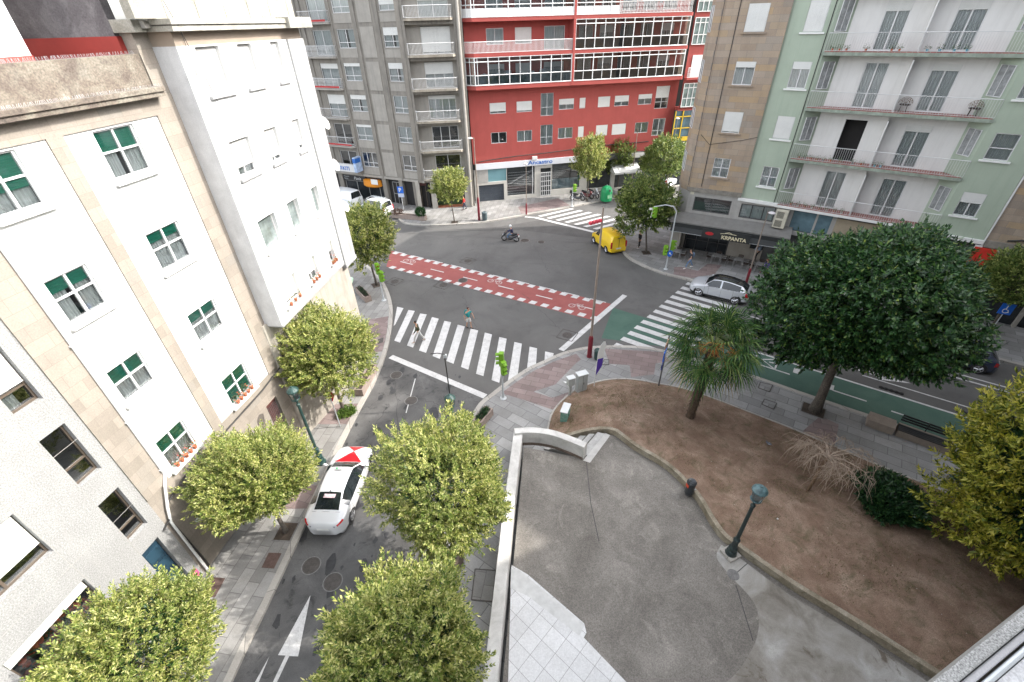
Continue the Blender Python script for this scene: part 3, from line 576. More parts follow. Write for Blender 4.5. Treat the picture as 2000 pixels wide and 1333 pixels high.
GREYPAINT = mat('grey_plinth', (0.33, 0.32, 0.30), 0.8, 0.1, 1.5, fine=0.08, streak=0.35, streakcol=(0.2, 0.19, 0.18))
def local(root, x, y, z):
    return root.matrix_basis.inverted() @ Vector((x, y, z))
def building(name, label, O, az):
    e = empty(name, (O[0], O[1], 0), label, 'building', None, R(az)); bpy.context.view_layer.update(); return e
def u2(O, az, s, d=0.0):
    c, s_ = math.cos(R(az)), math.sin(R(az)); return (O[0] + c * s + s_ * d, O[1] + s_ * s - c * d)

# --- granite building nearest on the left, then the white one with green shutters, then the white projecting one
OL = (-13.05, 9.765)
b0 = building('granite_building', 'pale granite building with bronze windows and blue door at the lower left', OL, 79.3)
h0 = [(-0.93, -0.2, 10.25, 12.05), (-0.93, -0.2, 7.28, 9.28), (-0.93, -0.2, 4.3, 6.32), (-4.6, -2.38, 6.26, 8.06), (-4.6, -2.38, 9.3, 11.1), (-4.75, -2.39, 2.6, 4.7), (-0.95, -0.25, 0.13, 3.5), (-7.9, -5.4, 2.6, 4.7), (-7.9, -5.5, 6.26, 8.06)]
wall_cells(MB(), -16, 0.17, 0.1, 16.6, h0, 0, 0.28).build('wall', GRANITE, b0)
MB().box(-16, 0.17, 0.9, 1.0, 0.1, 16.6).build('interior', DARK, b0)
MB().box(-16, 0.17, -0.02, 10, 16.6, 16.75).build('roof', CONC, b0)
m = MB()
for x in (-2.36, -0.2 - 0.76): m.box(x - .006, x + .006, -0.004, 0.002, 3.6, 16.5)
for z in (5.41, 8.62): m.box(-16, 0.16, -0.004, 0.002, z - .006, z + .006)
m.build('panel_joint', GREYPAINT, b0)
window(b0, *h0[0], y=.2, mull=0, transom=.3, framem=BROWNF, shut=.62, fw=.06, curtain=3)
window(b0, *h0[1], y=.2, mull=0, transom=.3, framem=BROWNF, fw=.06); window(b0, *h0[2], y=.2, mull=0, transom=.25, framem=BROWNF, fw=.06)
for k in (3, 4, 8): window(b0, *h0[k], y=.2, mull=1, transom=.25, framem=BROWNF, shut=.5 if k != 3 else .74, shutm=mat('cream_shutter', (0.66, 0.68, 0.62), 0.6, .04), fw=.06)
for k in (5, 7):
    f = window(b0, *h0[k], y=.22, mull=1, framem=BROWNF, fw=.07, shut=.2, shutm=mat('cream_shutter', (0.66, 0.68, 0.62), 0.6, .04))
rng = random.Random(5)
dsp = empty('window_display', (*u2(OL, 79.3, -3.5, -0.5), 2.6), 'display of orange and red flowers in the granite building shop window', 'flowers', None, R(79.3))
dm = MB()
for k in range(60):
    x, y, z = rng.uniform(-1.1, 1.0), rng.uniform(-.12, .15), rng.uniform(.3, 1.5); r = rng.uniform(.05, .12)
    dm.lathe((x, y, z), [(0, -r), (r * .8, -r * .5), (r, 0), (r * .7, r * .5), (0, r * .8)], 6)
dm.build('blossom', mat('orange_flowers', (0.5, 0.09, 0.03), .7, .6, 9), dsp)
dm = MB(); [dm.tube([(rng.uniform(-1.1, 1), 0, 0), (rng.uniform(-1.1, 1), rng.uniform(-.1, .1), rng.uniform(.6, 1.5))], .02, 4) for k in range(40)]; dm.build('stem', mat('stem_green', (0.05, .12, .04), .7), dsp)
dr = MB(); dr.box(-0.93, -0.27, 0.18, 0.24, 0.15, 3.45); d_ = dr.build('door', mat('blue_door', (0.014, 0.04, 0.065), 0.45, .1), b0)
m = MB()
for z in (.5, 1.2, 1.9, 2.6): m.box(-.85, -.35, .165, .181, z, z + .5)
m.build('panel', mat('blue_door2', (0.02, 0.055, 0.085), 0.45, .1), d_); MB().lathe((-0.82, 0.15, 1.1), [(0, -.03), (.03, 0), (0, .03)], 8).build('handle', CHROME, d_)
DOGM = mat('pink_poster', (0.6, 0.08, 0.22), 0.6)
MB().box(-0.18, 0.05, -0.03, -0.01, 0.35, 0.8).build('poster', DOGM, b0)

b1 = building('white_building', 'white building with green roller shutters and beige stone pilasters', OL, 79.3)
rows = [(14.75, 16.15), (11.6, 12.97), (8.5, 9.78), (5.15, 6.55)]
colA, colB = (1.47, 2.72), (4.88, 6.28)
h1 = [(c[0], c[1], r[0], r[1]) for r in rows for c in (colA, colB)] + [(6.4, 7.2, 0.13, 3.7), (1.4, 3.1, 0.6, 3.6)]
wall_cells(MB(), 1.15, 7.28, 5.02, 16.22, h1, 0, 0.22).build('wall', RENDER, b1)
wall_cells(MB(), 0.17, 8.35, 0.1, 5.02, h1, 0.02, 0.3).build('ground_floor_wall', STONE, b1)
pieces('pilaster', STONE, b1, (0.17, 1.15, -0.05, 0.2, 5.02, 16.22), (3.53, 4.0, -0.05, 0.0, 5.02, 16.22), (7.28, 8.35, -0.05, 0.2, 5.02, 16.22)); pieces('frieze', STONE, b1, (0.17, 8.35, -0.052, 0.2, 16.22, 16.76))
m = MB(); m.box(0.17, 7.62, -0.36, 0.3, 16.76, 16.90); m.box(0.17, 7.66, -0.42, 0.3, 16.90, 17.04); m.build('cornice', LICHEN, b1, bevel=.015)
MB().box(0.17, 7.6, 0.0, 0.25, 17.04, 17.95).build('roof_parapet', LICHEN, b1)
MB().box(0.17, 7.6, 0.25, 9, 17.0, 17.3).build('roof', CONC, b1)
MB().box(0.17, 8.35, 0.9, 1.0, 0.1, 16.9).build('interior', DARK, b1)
sp = MB()
for i in range(190):
    x = .2 + i * .039
    for y, z, hh in ((-.39, 17.04, .09), (.12, 17.95, .09)): sp.tube([(x, y, z), (x + rng.uniform(-.03, .03), y + rng.uniform(-.05, .05), z + hh)], .0035, 3, False)
tag(sp.build('bird_spikes', STEEL, b1), kind='stuff')
for i, r in enumerate(rows):
    for j, c in enumerate((colA, colB)):
        sh = [.42, .26, .3, .27][i] if j else [.62, .3, .46, .5][i]
        if i == 3 and j: sh = .93
        window(b1, c[0], c[1], r[0], r[1], y=.1, mull=1, transom=.55, shut=round(sh, 2), shutm=GSHUT, inside=True, curtain=[1, 2, 1, 1][(i + j) % 4], sill=(.12, .14, .12), fw=.055)
m = MB(); m.tube([(1.1, -.09, 16.7), (1.1, -.09, 5.4), (0.85, -.12, 5.0), (0.5, -.12, 4.2), (0.32, -.1, 3.6), (0.3, -.1, .15)], .05, 8)
for z in (14.2, 11.1, 8.0, 5.6, 2.5): m.box(1.03, 1.17, -.16, .0, z, z + .05)
m.build('drain_pipe', WHITE, b1)
CAB = mat('black_cable', (0.03, 0.028, 0.026), .7)
m = MB(); m.tube([(0.0, -.07, 3.55), (0.35, -.1, 3.75), (0.6, -.11, 4.35), (1.6, -.12, 4.62), (4, -.12, 4.66), (6.5, -.12, 4.7), (8.1, -.12, 4.9), (8.4, -.3, 5.6), (8.45, -.3, 6.5)], .035, 6)
m.tube([(0.35, -.06, 3.7), (0.45, -.08, .15)], .04, 6); m.build('cable', CAB, b1)
m = MB(); m.box(6.45, 7.15, .12, .16, .15, 3.6); dd = m.build('door', mat('maroon_door', (0.09, 0.03, 0.025), .5), b1)
m = MB(); [m.box(6.5 + k * .1, 6.52 + k * .1, .08, .11, 1.2, 3.5) for k in range(7)]; m.build('grille', CHROME, dd)
window(b1, 1.4, 3.1, .6, 3.6, y=.2, mull=2, framem=BROWNF)
# roof-top walls behind the parapet
b1r = building('rooftop_room', 'white rooftop room behind the mossy parapet at the upper left', OL, 79.3)
MB().box(-4, 5.93, 2.0, 6.0, 17.3, 23).build('wall', RENDER, b1r); MB().box(-4, 5.95, 1.985, 2.0, 17.3, 18.02).build('painted_band', REDW, b1r)

b2 = building('white_building', 'white projecting building with closed white shutters and grey corner pilaster', u2(OL, 79.3, 8.25, .9), 82)
r2_ = [(16.6, 18.05), (13.68, 15.02), (10.55, 11.9), (7.75, 8.95)]; c2_ = [(0.8, 2.05), (3.12, 4.05), (5.4, 6.05)]
h2 = [(c[0], c[1], r[0], r[1]) for r in r2_ for c in c2_]
wall_cells(MB(), 0.0, 6.72, 7.3, 18.1, h2, 0, .3).build('wall', RENDER, b2)
pieces('side_return', mat('pale_side_cement', (.52, .52, .52), .85, .12, 1.5, fine=.1, streak=.3, streakcol=(.3, .3, .3)), b2, (-0.02, 0.0, .0, 1.3, 7.2, 18.1)); pieces('pilaster', CEMENT, b2, (6.72, 8.1, -.1, 1.5, 7.1, 18.1))
MB().box(0, 8.1, .02, 1.2, 18.1, 18.5).build('fascia', TAN, b2)
m = MB(); m.box(-0.25, 8.25, -.3, 1.2, 18.5, 18.66); m.box(-.3, 8.35, -.36, 1.2, 18.68, 18.84); m.box(6.5, 8.5, -.5, 1.2, 18.5, 18.9); m.box(-.8, -.3, .55, 1.3, 18.5, 18.84); m.build('cornice', PALEC, b2, bevel=.012)
m = MB(); m.box(-1.1, 8.2, .1, .4, 18.84, 21.0)
for k in range(6): m.box(.2 + k * 1.5, .24 + k * 1.5, .08, .1, 18.84, 21)
m.build('roof_parapet', PALEC, b2)
MB().box(7.62, 8.3, -.04, .5, 16.76, 18.5).build('corner_pier', STONE, b1)
dkw = mat_patchy('stained_party_wall', [(0.3, (0.07, 0.063, 0.068)), (0.5, (0.125, 0.115, 0.12)), (0.7, (0.21, 0.20, 0.205))], scale=1.0, fine=0.2, fscale=20, bump=.3, second=((.28, .26, .26), 1.5, .58, .75, .4))
m = MB(); m.box(-0.75, -0.45, 1.35, 14, 18.42, 25); m.build('party_wall', dkw, b2)
m = MB(); m.box(-0.76, -0.46, 1.3, 14, 17.0, 18.42); m.build('painted_band', mat('red_paint_band', (0.28, 0.03, 0.022), .7, .08), b2)
MB().box(0, 8.1, 1.0, 1.1, .1, 18.2).build('interior', DARK, b2); MB().box(-.5, 8.2, .4, 10, 18.6, 18.8).build('roof', CONC, b2)
cy = [(8.1, 1.2), (7.8, .5), (7.2, .2), (5.5, .12), (3, .22), (0, .72), (-.2, 1.0)]
m = MB(); P = smooth([(a, b) for a, b in cy[::-1]], 4); Q = [(p[0], p[1]) for p in P] + [(8.1, 6), (-.2, 6)]
m.poly(Q, .1, 7.3); m.build('ground_floor_wall', mat('cream_base_render', (.36, .33, .285), .8, .15, 1.5, fine=.12, streak=.5, streakcol=(.2, .17, .14)), b2)
m = MB(); m.box(0, 6.75, -.03, 1.2, 7.12, 7.3); m.box(6.7, 8.15, -.14, 1.5, 6.9, 7.12); m.build('bay_base', CEMENT, b2, bevel=.02)
shl = [[1.0, 1.0, 1.0], [.72, .82, .82], [0, 0, 0], [.82, .6, 0.45]]
for i, r in enumerate(r2_):
    for j, c in enumerate(c2_):
        window(b2, c[0], c[1], r[0], r[1], y=.2, low=mat('grey_green_pane', (.16, .19, .185), .08, .5, 1.5, spec=.9) if i == 2 else None, mull=0 if i == 2 else 1, shut=shl[i][j], shutm=mat('aged_shutter', (.46, .455, .44), .6, .05) if i < 3 else mat('cream_blind', (.66, .65, .58), .7, .03), sill=(.14, .12, .1), sillm=CEMENT if i != 2 else WHITE, fw=.05, curtain=1 if i != 2 else 0)
m = MB(); m.tube([(.4, -.03, 18.8), (.42, -.03, 16.5), (.75, -.03, 14.8), (.5, -.03, 13.6), (.62, -.03, 12.2), (.45, -.03, 10.4), (.6, -.03, 8.2)], .012, 4)
m.tube([(-.5, -.2, 20.5), (.1, -.25, 18.6), (.55, -.2, 17.2), (1.0, -.03, 16.2)], .012, 4); m.build('cable', CAB, b2)
AWN = mat('pale_green_awning', (.30, .43, .33), .7, .06)
def awning(x, y, az, wd, pr, dr_, m_, label, z, group=None, val=.2):
    e = empty('awning', (x, y, z), label, 'awning', group, R(az))
    a = MB().quad((0, -pr, -dr_), (wd, -pr, -dr_), (wd, 0, 0), (0, 0, 0)); a.quad((0, -pr, -dr_ - val), (wd, -pr, -dr_ - val), (wd, -pr, -dr_), (0, -pr, -dr_))
    a.f += []; n = len(a.v); a.v += [(0, 0, 0), (0, 0, -dr_ - val), (0, -pr, -dr_ - val), (0, -pr, -dr_)]; a.f.append((n, n + 1, n + 2, n + 3)); n += 4; a.v += [(wd, 0, 0), (wd, 0, -dr_ - val), (wd, -pr, -dr_ - val), (wd, -pr, -dr_)]; a.f.append((n, n + 1, n + 2, n + 3))
    a.build('canvas', m_, e); f = MB(); f.tube([(0.02, -.02, -.03), (0.02, -pr, -dr_ - .02)], .02, 4); f.tube([(wd - .02, -.02, -.03), (wd - .02, -pr, -dr_ - .02)], .02, 4); f.build('frame', STEEL, e); return e
O2 = u2(OL, 79.3, 8.25, .9)
p = G(662, 583, 3.6); awning(*u2((p.x, p.y), 82, -1.0, -.7), 82, 1.9, 1.1, .5, AWN, 'pale green awning at the corner, the one nearer the round tree', 3.9)
p = G(684, 548, 3.6); awning(*u2((p.x, p.y), 82, -1.0, -.9), 95, 1.6, 1.1, .5, AWN, 'darker green awning round the corner behind the leafy tree', 3.9)
def potted(name, label, loc, n=3, rz=0.0, wide=.5, flower=(0.5, .06, .03), potc=(0.38, 0.12, 0.06), cat='flower box', group='flower boxes on the window sills'):
    e = empty(name, loc, label, cat, group, rz); mb = MB(); rg = random.Random(int(abs(loc[0] * 91 + loc[2] * 17)))
    for i in range(n):
        x = -wide / 2 + wide * (i + .5) / n; mb.lathe((x, 0, 0), [(0, 0), (.055, 0), (.08, .13), (.085, .15), (0, .14)], 8)
    mb.build('pot', mat('terracotta%d' % int(potc[0] * 100), potc, .8, .15), e)
    pl = MB(); fl = MB()
    for k in range(70):
        x, y, z = rg.uniform(-wide / 2 - .05, wide / 2 + .05), rg.gauss(0, .07), .14 + abs(rg.gauss(0, .12)); a, t = rg.uniform(0, 6.3), rg.uniform(.035, .07)
        dx, dy = math.cos(a) * t, math.sin(a) * t; pl.quad((x, y, z), (x + dx * .5 - dy * .4, y + dy * .5 + dx * .4, z + .02), (x + dx, y + dy, z + rg.uniform(-.02, .05)), (x + dx * .5 + dy * .4, y + dy * .5 - dx * .4, z + .02))
        if k % 6 == 0 and flower: fl.lathe((x, y, z + .06), [(0, -.02), (.028, 0), (0, .02)], 6)
    pl.build('foliage', mat_leaf('pot_leaf', [(0, (.03, .08, .02)), (.5, (.07, .15, .04)), (1, (.16, .24, .07))]), e)
    if flower: fl.build('blossom', mat('flower%d' % int(flower[0] * 100 + flower[1] * 10), flower, .7), e)
    return e
FB = 'flower boxes on the window sills'
p = u2(OL, 79.3, 5.6, .06); potted('flower_box', 'flower box with orange pots under the fully closed green shutter', (p[0], p[1], 5.14), 5, R(79.3), 1.2)
p = u2(OL, 79.3, 2.1, .06); potted('flower_box', 'flower box with orange pots on the lowest window left of the drain pipe shade', (p[0], p[1], 5.14), 5, R(79.3), 1.1)
for j, lb in ((0, 'flower box with red pots above the leafy street tree crown'), (1, 'flower box with dry plants under the middle cream blind'), (2, 'flower box with grass plants at the grey corner pilaster')):
    p = u2(O2, 82, sum(c2_[j]) / 2, .08); potted('flower_box', lb, (p[0], p[1], 7.74), 3, R(82), c2_[j][1] - c2_[j][0])
tag(MB().box(-14.9, -8, 1.5, 12, 0.1, 7.0).xf(Matrix.Identity(4)).build('ground_wall', GREYPAINT), kind='structure') if False else None

# --- grey concrete block
GO = (-9.93, 54.55)
gr = building('concrete_apartment_block', 'tall grey concrete apartment block with white railed balconies', GO, 4.8)
ST = 3.06
dwr = [(1.65, 4.6, 3.75 + ST * k, 3.75 + ST * k + 2.35) for k in range(9)]
wall_cells(MB(), -0.1, 5.05, 3.5, 31, dwr, .75, .15).build('wall', GREYC2, gr)
m = MB(); m.box(-.55, -.1, .0, .9, 3.5, 31); m.box(5.05, 5.35, -.02, .9, 3.5, 31)
for k in range(10): m.box(-.1, 5.05, .0, .75, 3.5 + ST * k - .32, 3.5 + ST * k + .02)
m.build('loggia_frame', GREYC, gr)
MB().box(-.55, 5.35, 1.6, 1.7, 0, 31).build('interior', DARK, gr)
MB().tube([(5.5, -.2, 31), (5.5, -.2, .2)], .17, 10).build('drain_pipe', GREYC2, gr); MB().box(5.35, 5.9, .0, .6, .1, 31).build('pier', GREYC, gr)
for k in range(7):
    z = 3.5 + ST * k
    window(gr, dwr[k][0], dwr[k][1], z + .25, z + 2.55, y=.84, mull=[1, 2, 3, 2, 3, 1, 2][k], transom=None if k in (5,) else .33, shut=[0, 0, .15, .45, 0.92, 0.4, .0][k], curtain=[0, 0, 1, 1, 2, 1, 1][k], fw=.06)
    sb = MB(); pts = [(.15, .75), (.15, -.25), (.45, -.55), (4.75, -.55), (5.0, -.25), (5.0, .75)]; sb.poly(pts, z, z + .2); s_ = sb.build('balcony_slab', mat('stained_slab', (0.30, 0.27, 0.22), .85, .25, 2, streak=.5, streakcol=(.13, .09, .06)), gr)
    railing(s_, [(.2, .6), (.2, -.22), (.47, -.5), (4.73, -.5), (4.95, -.22), (4.95, .6)], z + .2, 1.0, FRAME, .13, .012, .03)
gl_ = building('concrete_apartment_block', 'angled wing of the grey concrete block with lettered shop signs below', GO, -25)
w4c, w2c, bLc = (-2.5, -.3), (-8.45, -6.2), (-12.75, -9.2)
h = []
for k in range(9): h += [(w4c[0], w4c[1], 4.45 + 3.05 * k, 6.15 + 3.05 * k), (w2c[0], w2c[1], 4.4 + 3.05 * k, 6.1 + 3.05 * k), (bLc[0] + .9, bLc[1] - .1, 3.75 + 3.05 * k, 6.05 + 3.05 * k)]
wall_cells(MB(), -21.5, .25, 3.25, 31, h + [(-17.6, -14.0, 3.9 + 3.05 * k, 6.1 + 3.05 * k) for k in range(9)], 0, .2).build('wall', GREYC, gl_)
m = MB()
for k in range(9):
    z = 3.9 + 3.05 * k; m.box(-5.3, -3.6, -.05, .0, z - .35, z + 2.35)
    for c in (w4c, w2c): m.box(c[0] - .05, c[1] + .05, -.04, 0, 3.05 * k + 3.55, 3.05 * k + 4.3)
m.build('panel', GREYC2, gl_)
m = MB()
for x in (-13.6, -12.95, -8.95, -5.8, -2.95): m.box(x, x + .2, -.12, 0, 3.25, 31)
m.build('rib', GREYC, gl_)
MB().box(-21.5, .2, 1.1, 1.2, 0, 31).build('interior', DARK, gl_)
RT = mat('red_awning_trim', (.38, .03, .03), .7, .3, 8)
for k in range(7):
    z0 = 4.45 + 3.05 * k
    window(gl_, w4c[0], w4c[1], z0, z0 + 1.7, y=.1, mull=1, transom=.3, shut=[0, 0, .0, .3, .38, .7, 0][k], curtain=[0, 1, 1, 2, 2, 1, 1][k], fw=.06, sill=(.08, .05, .08), sillm=GREYC2)
    z0 = 4.4 + 3.05 * k
    window(gl_, w2c[0], w2c[1], z0, z0 + 1.7, y=.1, mull=[2, 1, 1, 1, 1, 1, 1][k], transom=.3, shut=[0, .14, .24, .16, 0, 0, .2][k], curtain=[0, 1, 2, 1, 2, 1, 1][k], fw=.06, sill=(.08, .05, .08), sillm=GREYC2)
    z0 = 3.75 + 3.05 * k
    window(gl_, bLc[0] + .9, bLc[1] - .1, z0, z0 + 2.3, y=.14, mull=1, shut=[0, 0, .4, .2, 0, 0, .2][k], curtain=1 if k > 1 else 0, fw=.06)
    sb = MB().poly([(bLc[0] - .3, 0), (bLc[0] - .3, -.35), (bLc[0] - .1, -.6), (bLc[1] + .05, -.6), (bLc[1] + .25, -.35), (bLc[1] + .25, 0)], z0 - .25, z0 - .1).build('balcony_slab', GREYC2, gl_)
    railing(sb, [(bLc[0] - .25, 0), (bLc[0] - .25, -.35), (bLc[0] - .1, -.55), (bLc[1] + .05, -.55), (bLc[1] + .2, -.35), (bLc[1] + .2, 0)], z0 - .1, 1.0, FRAME, .13, .012, .03, lattice=(k in (3, 4)))
    if k in (1, 3, 5): MB().box(bLc[0], bLc[1], -.57, -.54, z0 - .02, z0 + .16).build('flower_trim', RT, sb)
    window(gl_, -17.6, -14.0, 3.9 + 3.05 * k, 6.1 + 3.05 * k, y=.05, mull=3, transom=.5, fw=.06, curtain=1)
# its ground floor
pieces('pillar', GREYC, gl_, *[(x0, x1, 0, .6, .1, 3.25) for x0, x1 in ((-13.0, -12.3), (-6.1, -5.5), (-3.6, -3.1), (-1.6, -1.2))]); MB().box(-21.5, .2, -.12, .1, 3.2, 3.45).build('fascia', GREYC2, gl_)
SHOPD = mat('dark_shopfront', (0.022, 0.026, 0.03), .25, .5, 1.5)
m = MB(); m.box(-12.3, -6.1, .3, .35, .1, 3.2); m.build('shop_front', SHOPD, gl_); pieces('shop_front', DARK, gl_, (-5.5, -3.6, .5, .55, .1, 3.2), (-3.1, -1.6, .45, .5, .1, 3.2), (-1.2, .3, .5, .55, .1, 3.2), (-21.5, -13, .4, .45, .1, 3.2))
m = MB()
for x in (-12.2, -10.4, -8.6, -6.9): m.box(x, x + .07, .26, .3, .15, 2.4)
m.box(-12.2, -6.2, .26, .3, 2.35, 2.43)
for x in (-4.95, -4.35, -3.75): m.box(x, x + .06, .44, .5, .15, 2.75)
m.box(-4.95, -3.7, .44, .5, 2.7, 2.77); m.box(-4.95, -3.7, .44, .5, 1.3, 1.36); m.build('shop_frame', mat('grey_frame', (.3, .3, .29), .5), gl_)
sgn = MB().box(-12.3, -8.8, .1, .26, 2.45, 3.15).build('shop_sign', BLACK, gl_); wall_text('Panis', .55, FRAME, sgn, -10.6, .09, 2.58, shear=.3)
for i, t in enumerate(('Peluqueria', 'Estetica')): wall_text(t, .2, STEEL, sgn, -12.15, .09, 2.85 - .27 * i)
ow = MB().lathe((0, 0, 0), [(0, 0), (1.2, 0), (1.35, .12), (1.3, .75), (0, .8)], 20).xf(Matrix.Translation((-7.55, -.05, 2.1)) @ Matrix.Diagonal((1.0, .5, 1, 1)).to_4x4()); ow = ow.build('orange_canopy', mat('orange_canopy', (.62, .22, .01), .5, .1), gl_)
MB().box(-7.2, -6.2, -.75, -.7, 2.55, 3.15).build('small_sign', WHITE, ow)
BLU = mat('sign_blue', (0.02, 0.12, 0.42), .5)
ks = MB().box(-12.95, -9.3, -.66, -.6, 3.72, 4.62).build('banner', FRAME, gl_); wall_text('KITI', .62, BLU, ks, -11.3, -.67, 3.92, bold=.012)
m = MB()
for k in range(5): m.box(-11.75, -11.38, -.675, -.662, 3.95 + .09 * k, 4.0 + .09 * k)
m.build('logo', BLU, ks)
bs = MB().box(-9.0, -8.6, -1.2, -.1, 3.9, 5.6).build('projecting_sign', mat('pale_blue_sign', (.35, .45, .62), .5, .3, 3), gl_); MB().box(-9.02, -8.58, -1.22, -.3, 5.0, 5.5).build('logo', BLU, bs)
pieces('pillar', mat('pale_pillar', (.40, .38, .34), .8, .1, streak=.3), gr, (.75, 1.35, -.05, .6, .12, 3.4), (4.75, 5.35, 0, .8, .12, 3.4), (-1.0, -.55, 0, .6, .12, 3.4))
MB().box(-.6, 5.4, -.1, .5, 3.25, 3.5).build('fascia', GREYC, gr); MB().box(-.6, 4.8, 1.2, 1.25, .12, 3.3).build('shop_front', SHOPD, gr)
m = MB(); m.box(-.5, .7, .45, .5, 2.75, 3.2); m.build('shop_sign', mat('maroon_sign', (.09, .03, .03), .6, .5, 9), gr)
m = MB(); m.box(1.4, 4.7, .0, 1.1, .11, .135); m.build('mat_floor', mat('terracotta_floor', (.34, .12, .06), .8, .15), gr)
m = MB(); [m.box(x, x + .05, .42, .47, .15, 2.7) for x in (-.45, .1, .65)]; m.build('shop_frame', BROWNF, gr)
MB().box(1.4, 4.6, .9, 1.0, .15, 1.0).build('planter_row', mat('hedge_dark', (.03, .06, .02), .9, .6, 9), gr)

# --- red building
RO = (-3.68, 56.32); RAZ = 11.5
rb = building('red_apartment_building', 'red apartment building with white glazed galleries above a lettered shop', RO, RAZ)
rw = [(1.96, 3.83), (5.07, 6.89), (10.1, 11.92), (12.6, 13.33), (14.88, 16.38), (16.95, 18.75), (19.95, 21.7)]
h = [(a, b, 10.0, 11.1) for a, b in rw] + [(a, b, 6.85, 8.05) for a, b in rw] + [(7.92, 9.44, 9.45, 11.8), (7.92, 9.44, 6.3, 8.5), (22.15, 23.9, 9.45, 11.85), (22.3, 23.95, 6.4, 8.35)]
wall_cells(MB(), -.35, 24.95, 4.7, 12.6, h, 0, .18).build('wall', REDW, rb)
up = [(2.0, 3.85, 16.55, 18.0), (5.1, 6.9, 16.55, 18.0), (8.3, 10.6, 15.95, 18.05)]
wall_cells(MB(), -.35, 24.95, 12.6, 31, up + [(a, b, z, z + 1.5) for z in (13.3, 19.6) for a, b in ((2, 3.85), (5.1, 6.9), (8.3, 10.6))] + [(a, a + 1.6, z, z + 1.9) for z in (13.2, 16.1, 19.2) for a in (12.2, 14.6, 17.0, 19.4, 21.8)], .35, .15).build('wall', REDW, rb)
MB().box(-.35, 30, 1.3, 1.4, .1, 31).build('interior', DARK, rb)
for i, (a, b) in enumerate(rw):
    window(rb, a, b, 10.0, 11.1, y=.08, mull=0 if i == 3 else 1, shut=[.75, .82, .5, .9, .95, .55, .4][i], fw=.055, curtain=1)
    window(rb, a, b, 6.85, 8.05, y=.08, mull=0 if i == 3 else 1, shut=[0, .0, .0, .93, .96, .96, 0][i], fw=.055, curtain=[0, 1, 1, 0, 0, 0, 1][i])
for z0, z1, mm in ((9.45, 11.8, 1), (6.3, 8.5, 1)): window(rb, 7.92, 9.44, z0, z1, y=.1, mull=1, transom=.38, framem=mat('mid_grey_frame', (.45, .46, .46), .5), curtain=1, fw=.06)
window(rb, 22.15, 23.9, 9.45, 11.85, y=.1, mull=1, transom=.3, framem=mat('mid_grey_frame', (.45, .46, .46), .5), fw=.06, shut=.5); window(rb, 22.3, 23.95, 6.4, 8.35, y=.08, mull=1, transom=.3, fw=.07, curtain=1)
for a, b, c, d in up: window(rb, a, b, c, d, y=.42, mull=1, shut=.75 if a == 5.1 else 0, curtain=1, fw=.06)
for z in (13.3, 19.6):
    for a, b in ((2, 3.85), (5.1, 6.9), (8.3, 10.6)): window(rb, a, b, z, z + 1.5, y=.42, mull=1, curtain=1, shut=.6 if a == 5.1 else .3, fw=.06)
for z in (13.2, 16.1, 19.2):
    for a in (12.2, 14.6, 17.0, 19.4, 21.8): window(rb, a, a + 1.6, z, z + 1.9, y=.42, mull=1, curtain=2, shut=.35 if a in (14.6, 21.8) else 0, fw=.06)
# galleries: floor bands that overhang by 1.2 m
BX = -1.2
def bandp(z0, z1, e=0.0): return MB().poly([(-.55, .3), (-.5, -.45), (.35, BX - e), (24.45, BX - e), (24.95, -.6), (24.95, .3)], z0, z1)
m = MB()
for z0, z1 in ((12.55, 12.95), (15.55, 15.88), (18.58, 18.9), (21.65, 21.95), (24.7, 25.0)): m.add(bandp(z0, z1, .03))
m.box(11.05, 11.3, BX - .06, .35, 12.6, 25); m.build('floor_band', REDW, rb)
WP = mat('white_enamel', (.68, .68, .67), .4, .04)
def gallery(x0, x1, z0, z1, n, m_, pan=0.0, tinted=None, chamfer=False):
    mb = MB(); pts = [(x0 + (x1 - x0) * i / n, BX) for i in range(n + 1)]
    if chamfer: pts = [(-.5, -.4), (-.1, -.8)] + [(max(x0, .35), BX)] + [p for p in pts[1:]]
    zt, zm_ = z1 - .42, z0 + (z1 - z0) * .37; gl = MB(); pn = MB()
    for i, p in enumerate(pts):
        wv = .045 if i % 2 == 0 else .028; mb.box(p[0] - wv, p[0] + wv, p[1] - .03, p[1] + .03, z0, z1)
    for a, b in zip(pts[:-1], pts[1:]):
        for z, t in ((z0 + .05, .06), (zm_, .045), (zt, .045), (z1 - .03, .04)): mb.tube([(a[0], a[1], z), (b[0], b[1], z)], t, 4)
        gl.quad((*a, z0 + pan), (*b, z0 + pan), (*b, z1), (*a, z1))
        if pan: pn.quad((a[0], a[1] - .005, z0), (b[0], b[1] - .005, z0), (b[0], b[1] - .005, z0 + pan), (a[0], a[1] - .005, z0 + pan))
        if tinted: pn.quad((a[0], a[1] + .02, z0 + .05), (b[0], b[1] + .02, z0 + .05), (b[0], b[1] + .02, zm_), (a[0], a[1] + .02, zm_))
    f = mb.build('gallery', m_, rb); gl.build('pane', GLASS, f)
    if pn.v: pn.build('lower_panel', WP if pan else tinted, f)
TINT = mat('smoked_panel', (.06, .058, .06), .2, .2)
gallery(-.5, 11.0, 12.95, 15.55, 10, WP, tinted=mat('dim_panel', (.10, .12, .13), .25, .5, 2), chamfer=True)
gallery(11.3, 24.4, 12.95, 15.55, 12, WP, tinted=TINT); gallery(11.3, 24.4, 15.88, 18.58, 12, WP, tinted=TINT)
gallery(-.5, 11.0, 18.9, 21.65, 10, WP, pan=.75, chamfer=True); gallery(11.3, 16.0, 18.9, 21.65, 5, WP, pan=.75); gallery(-.5, 11, 22, 24.7, 10, WP, chamfer=True)
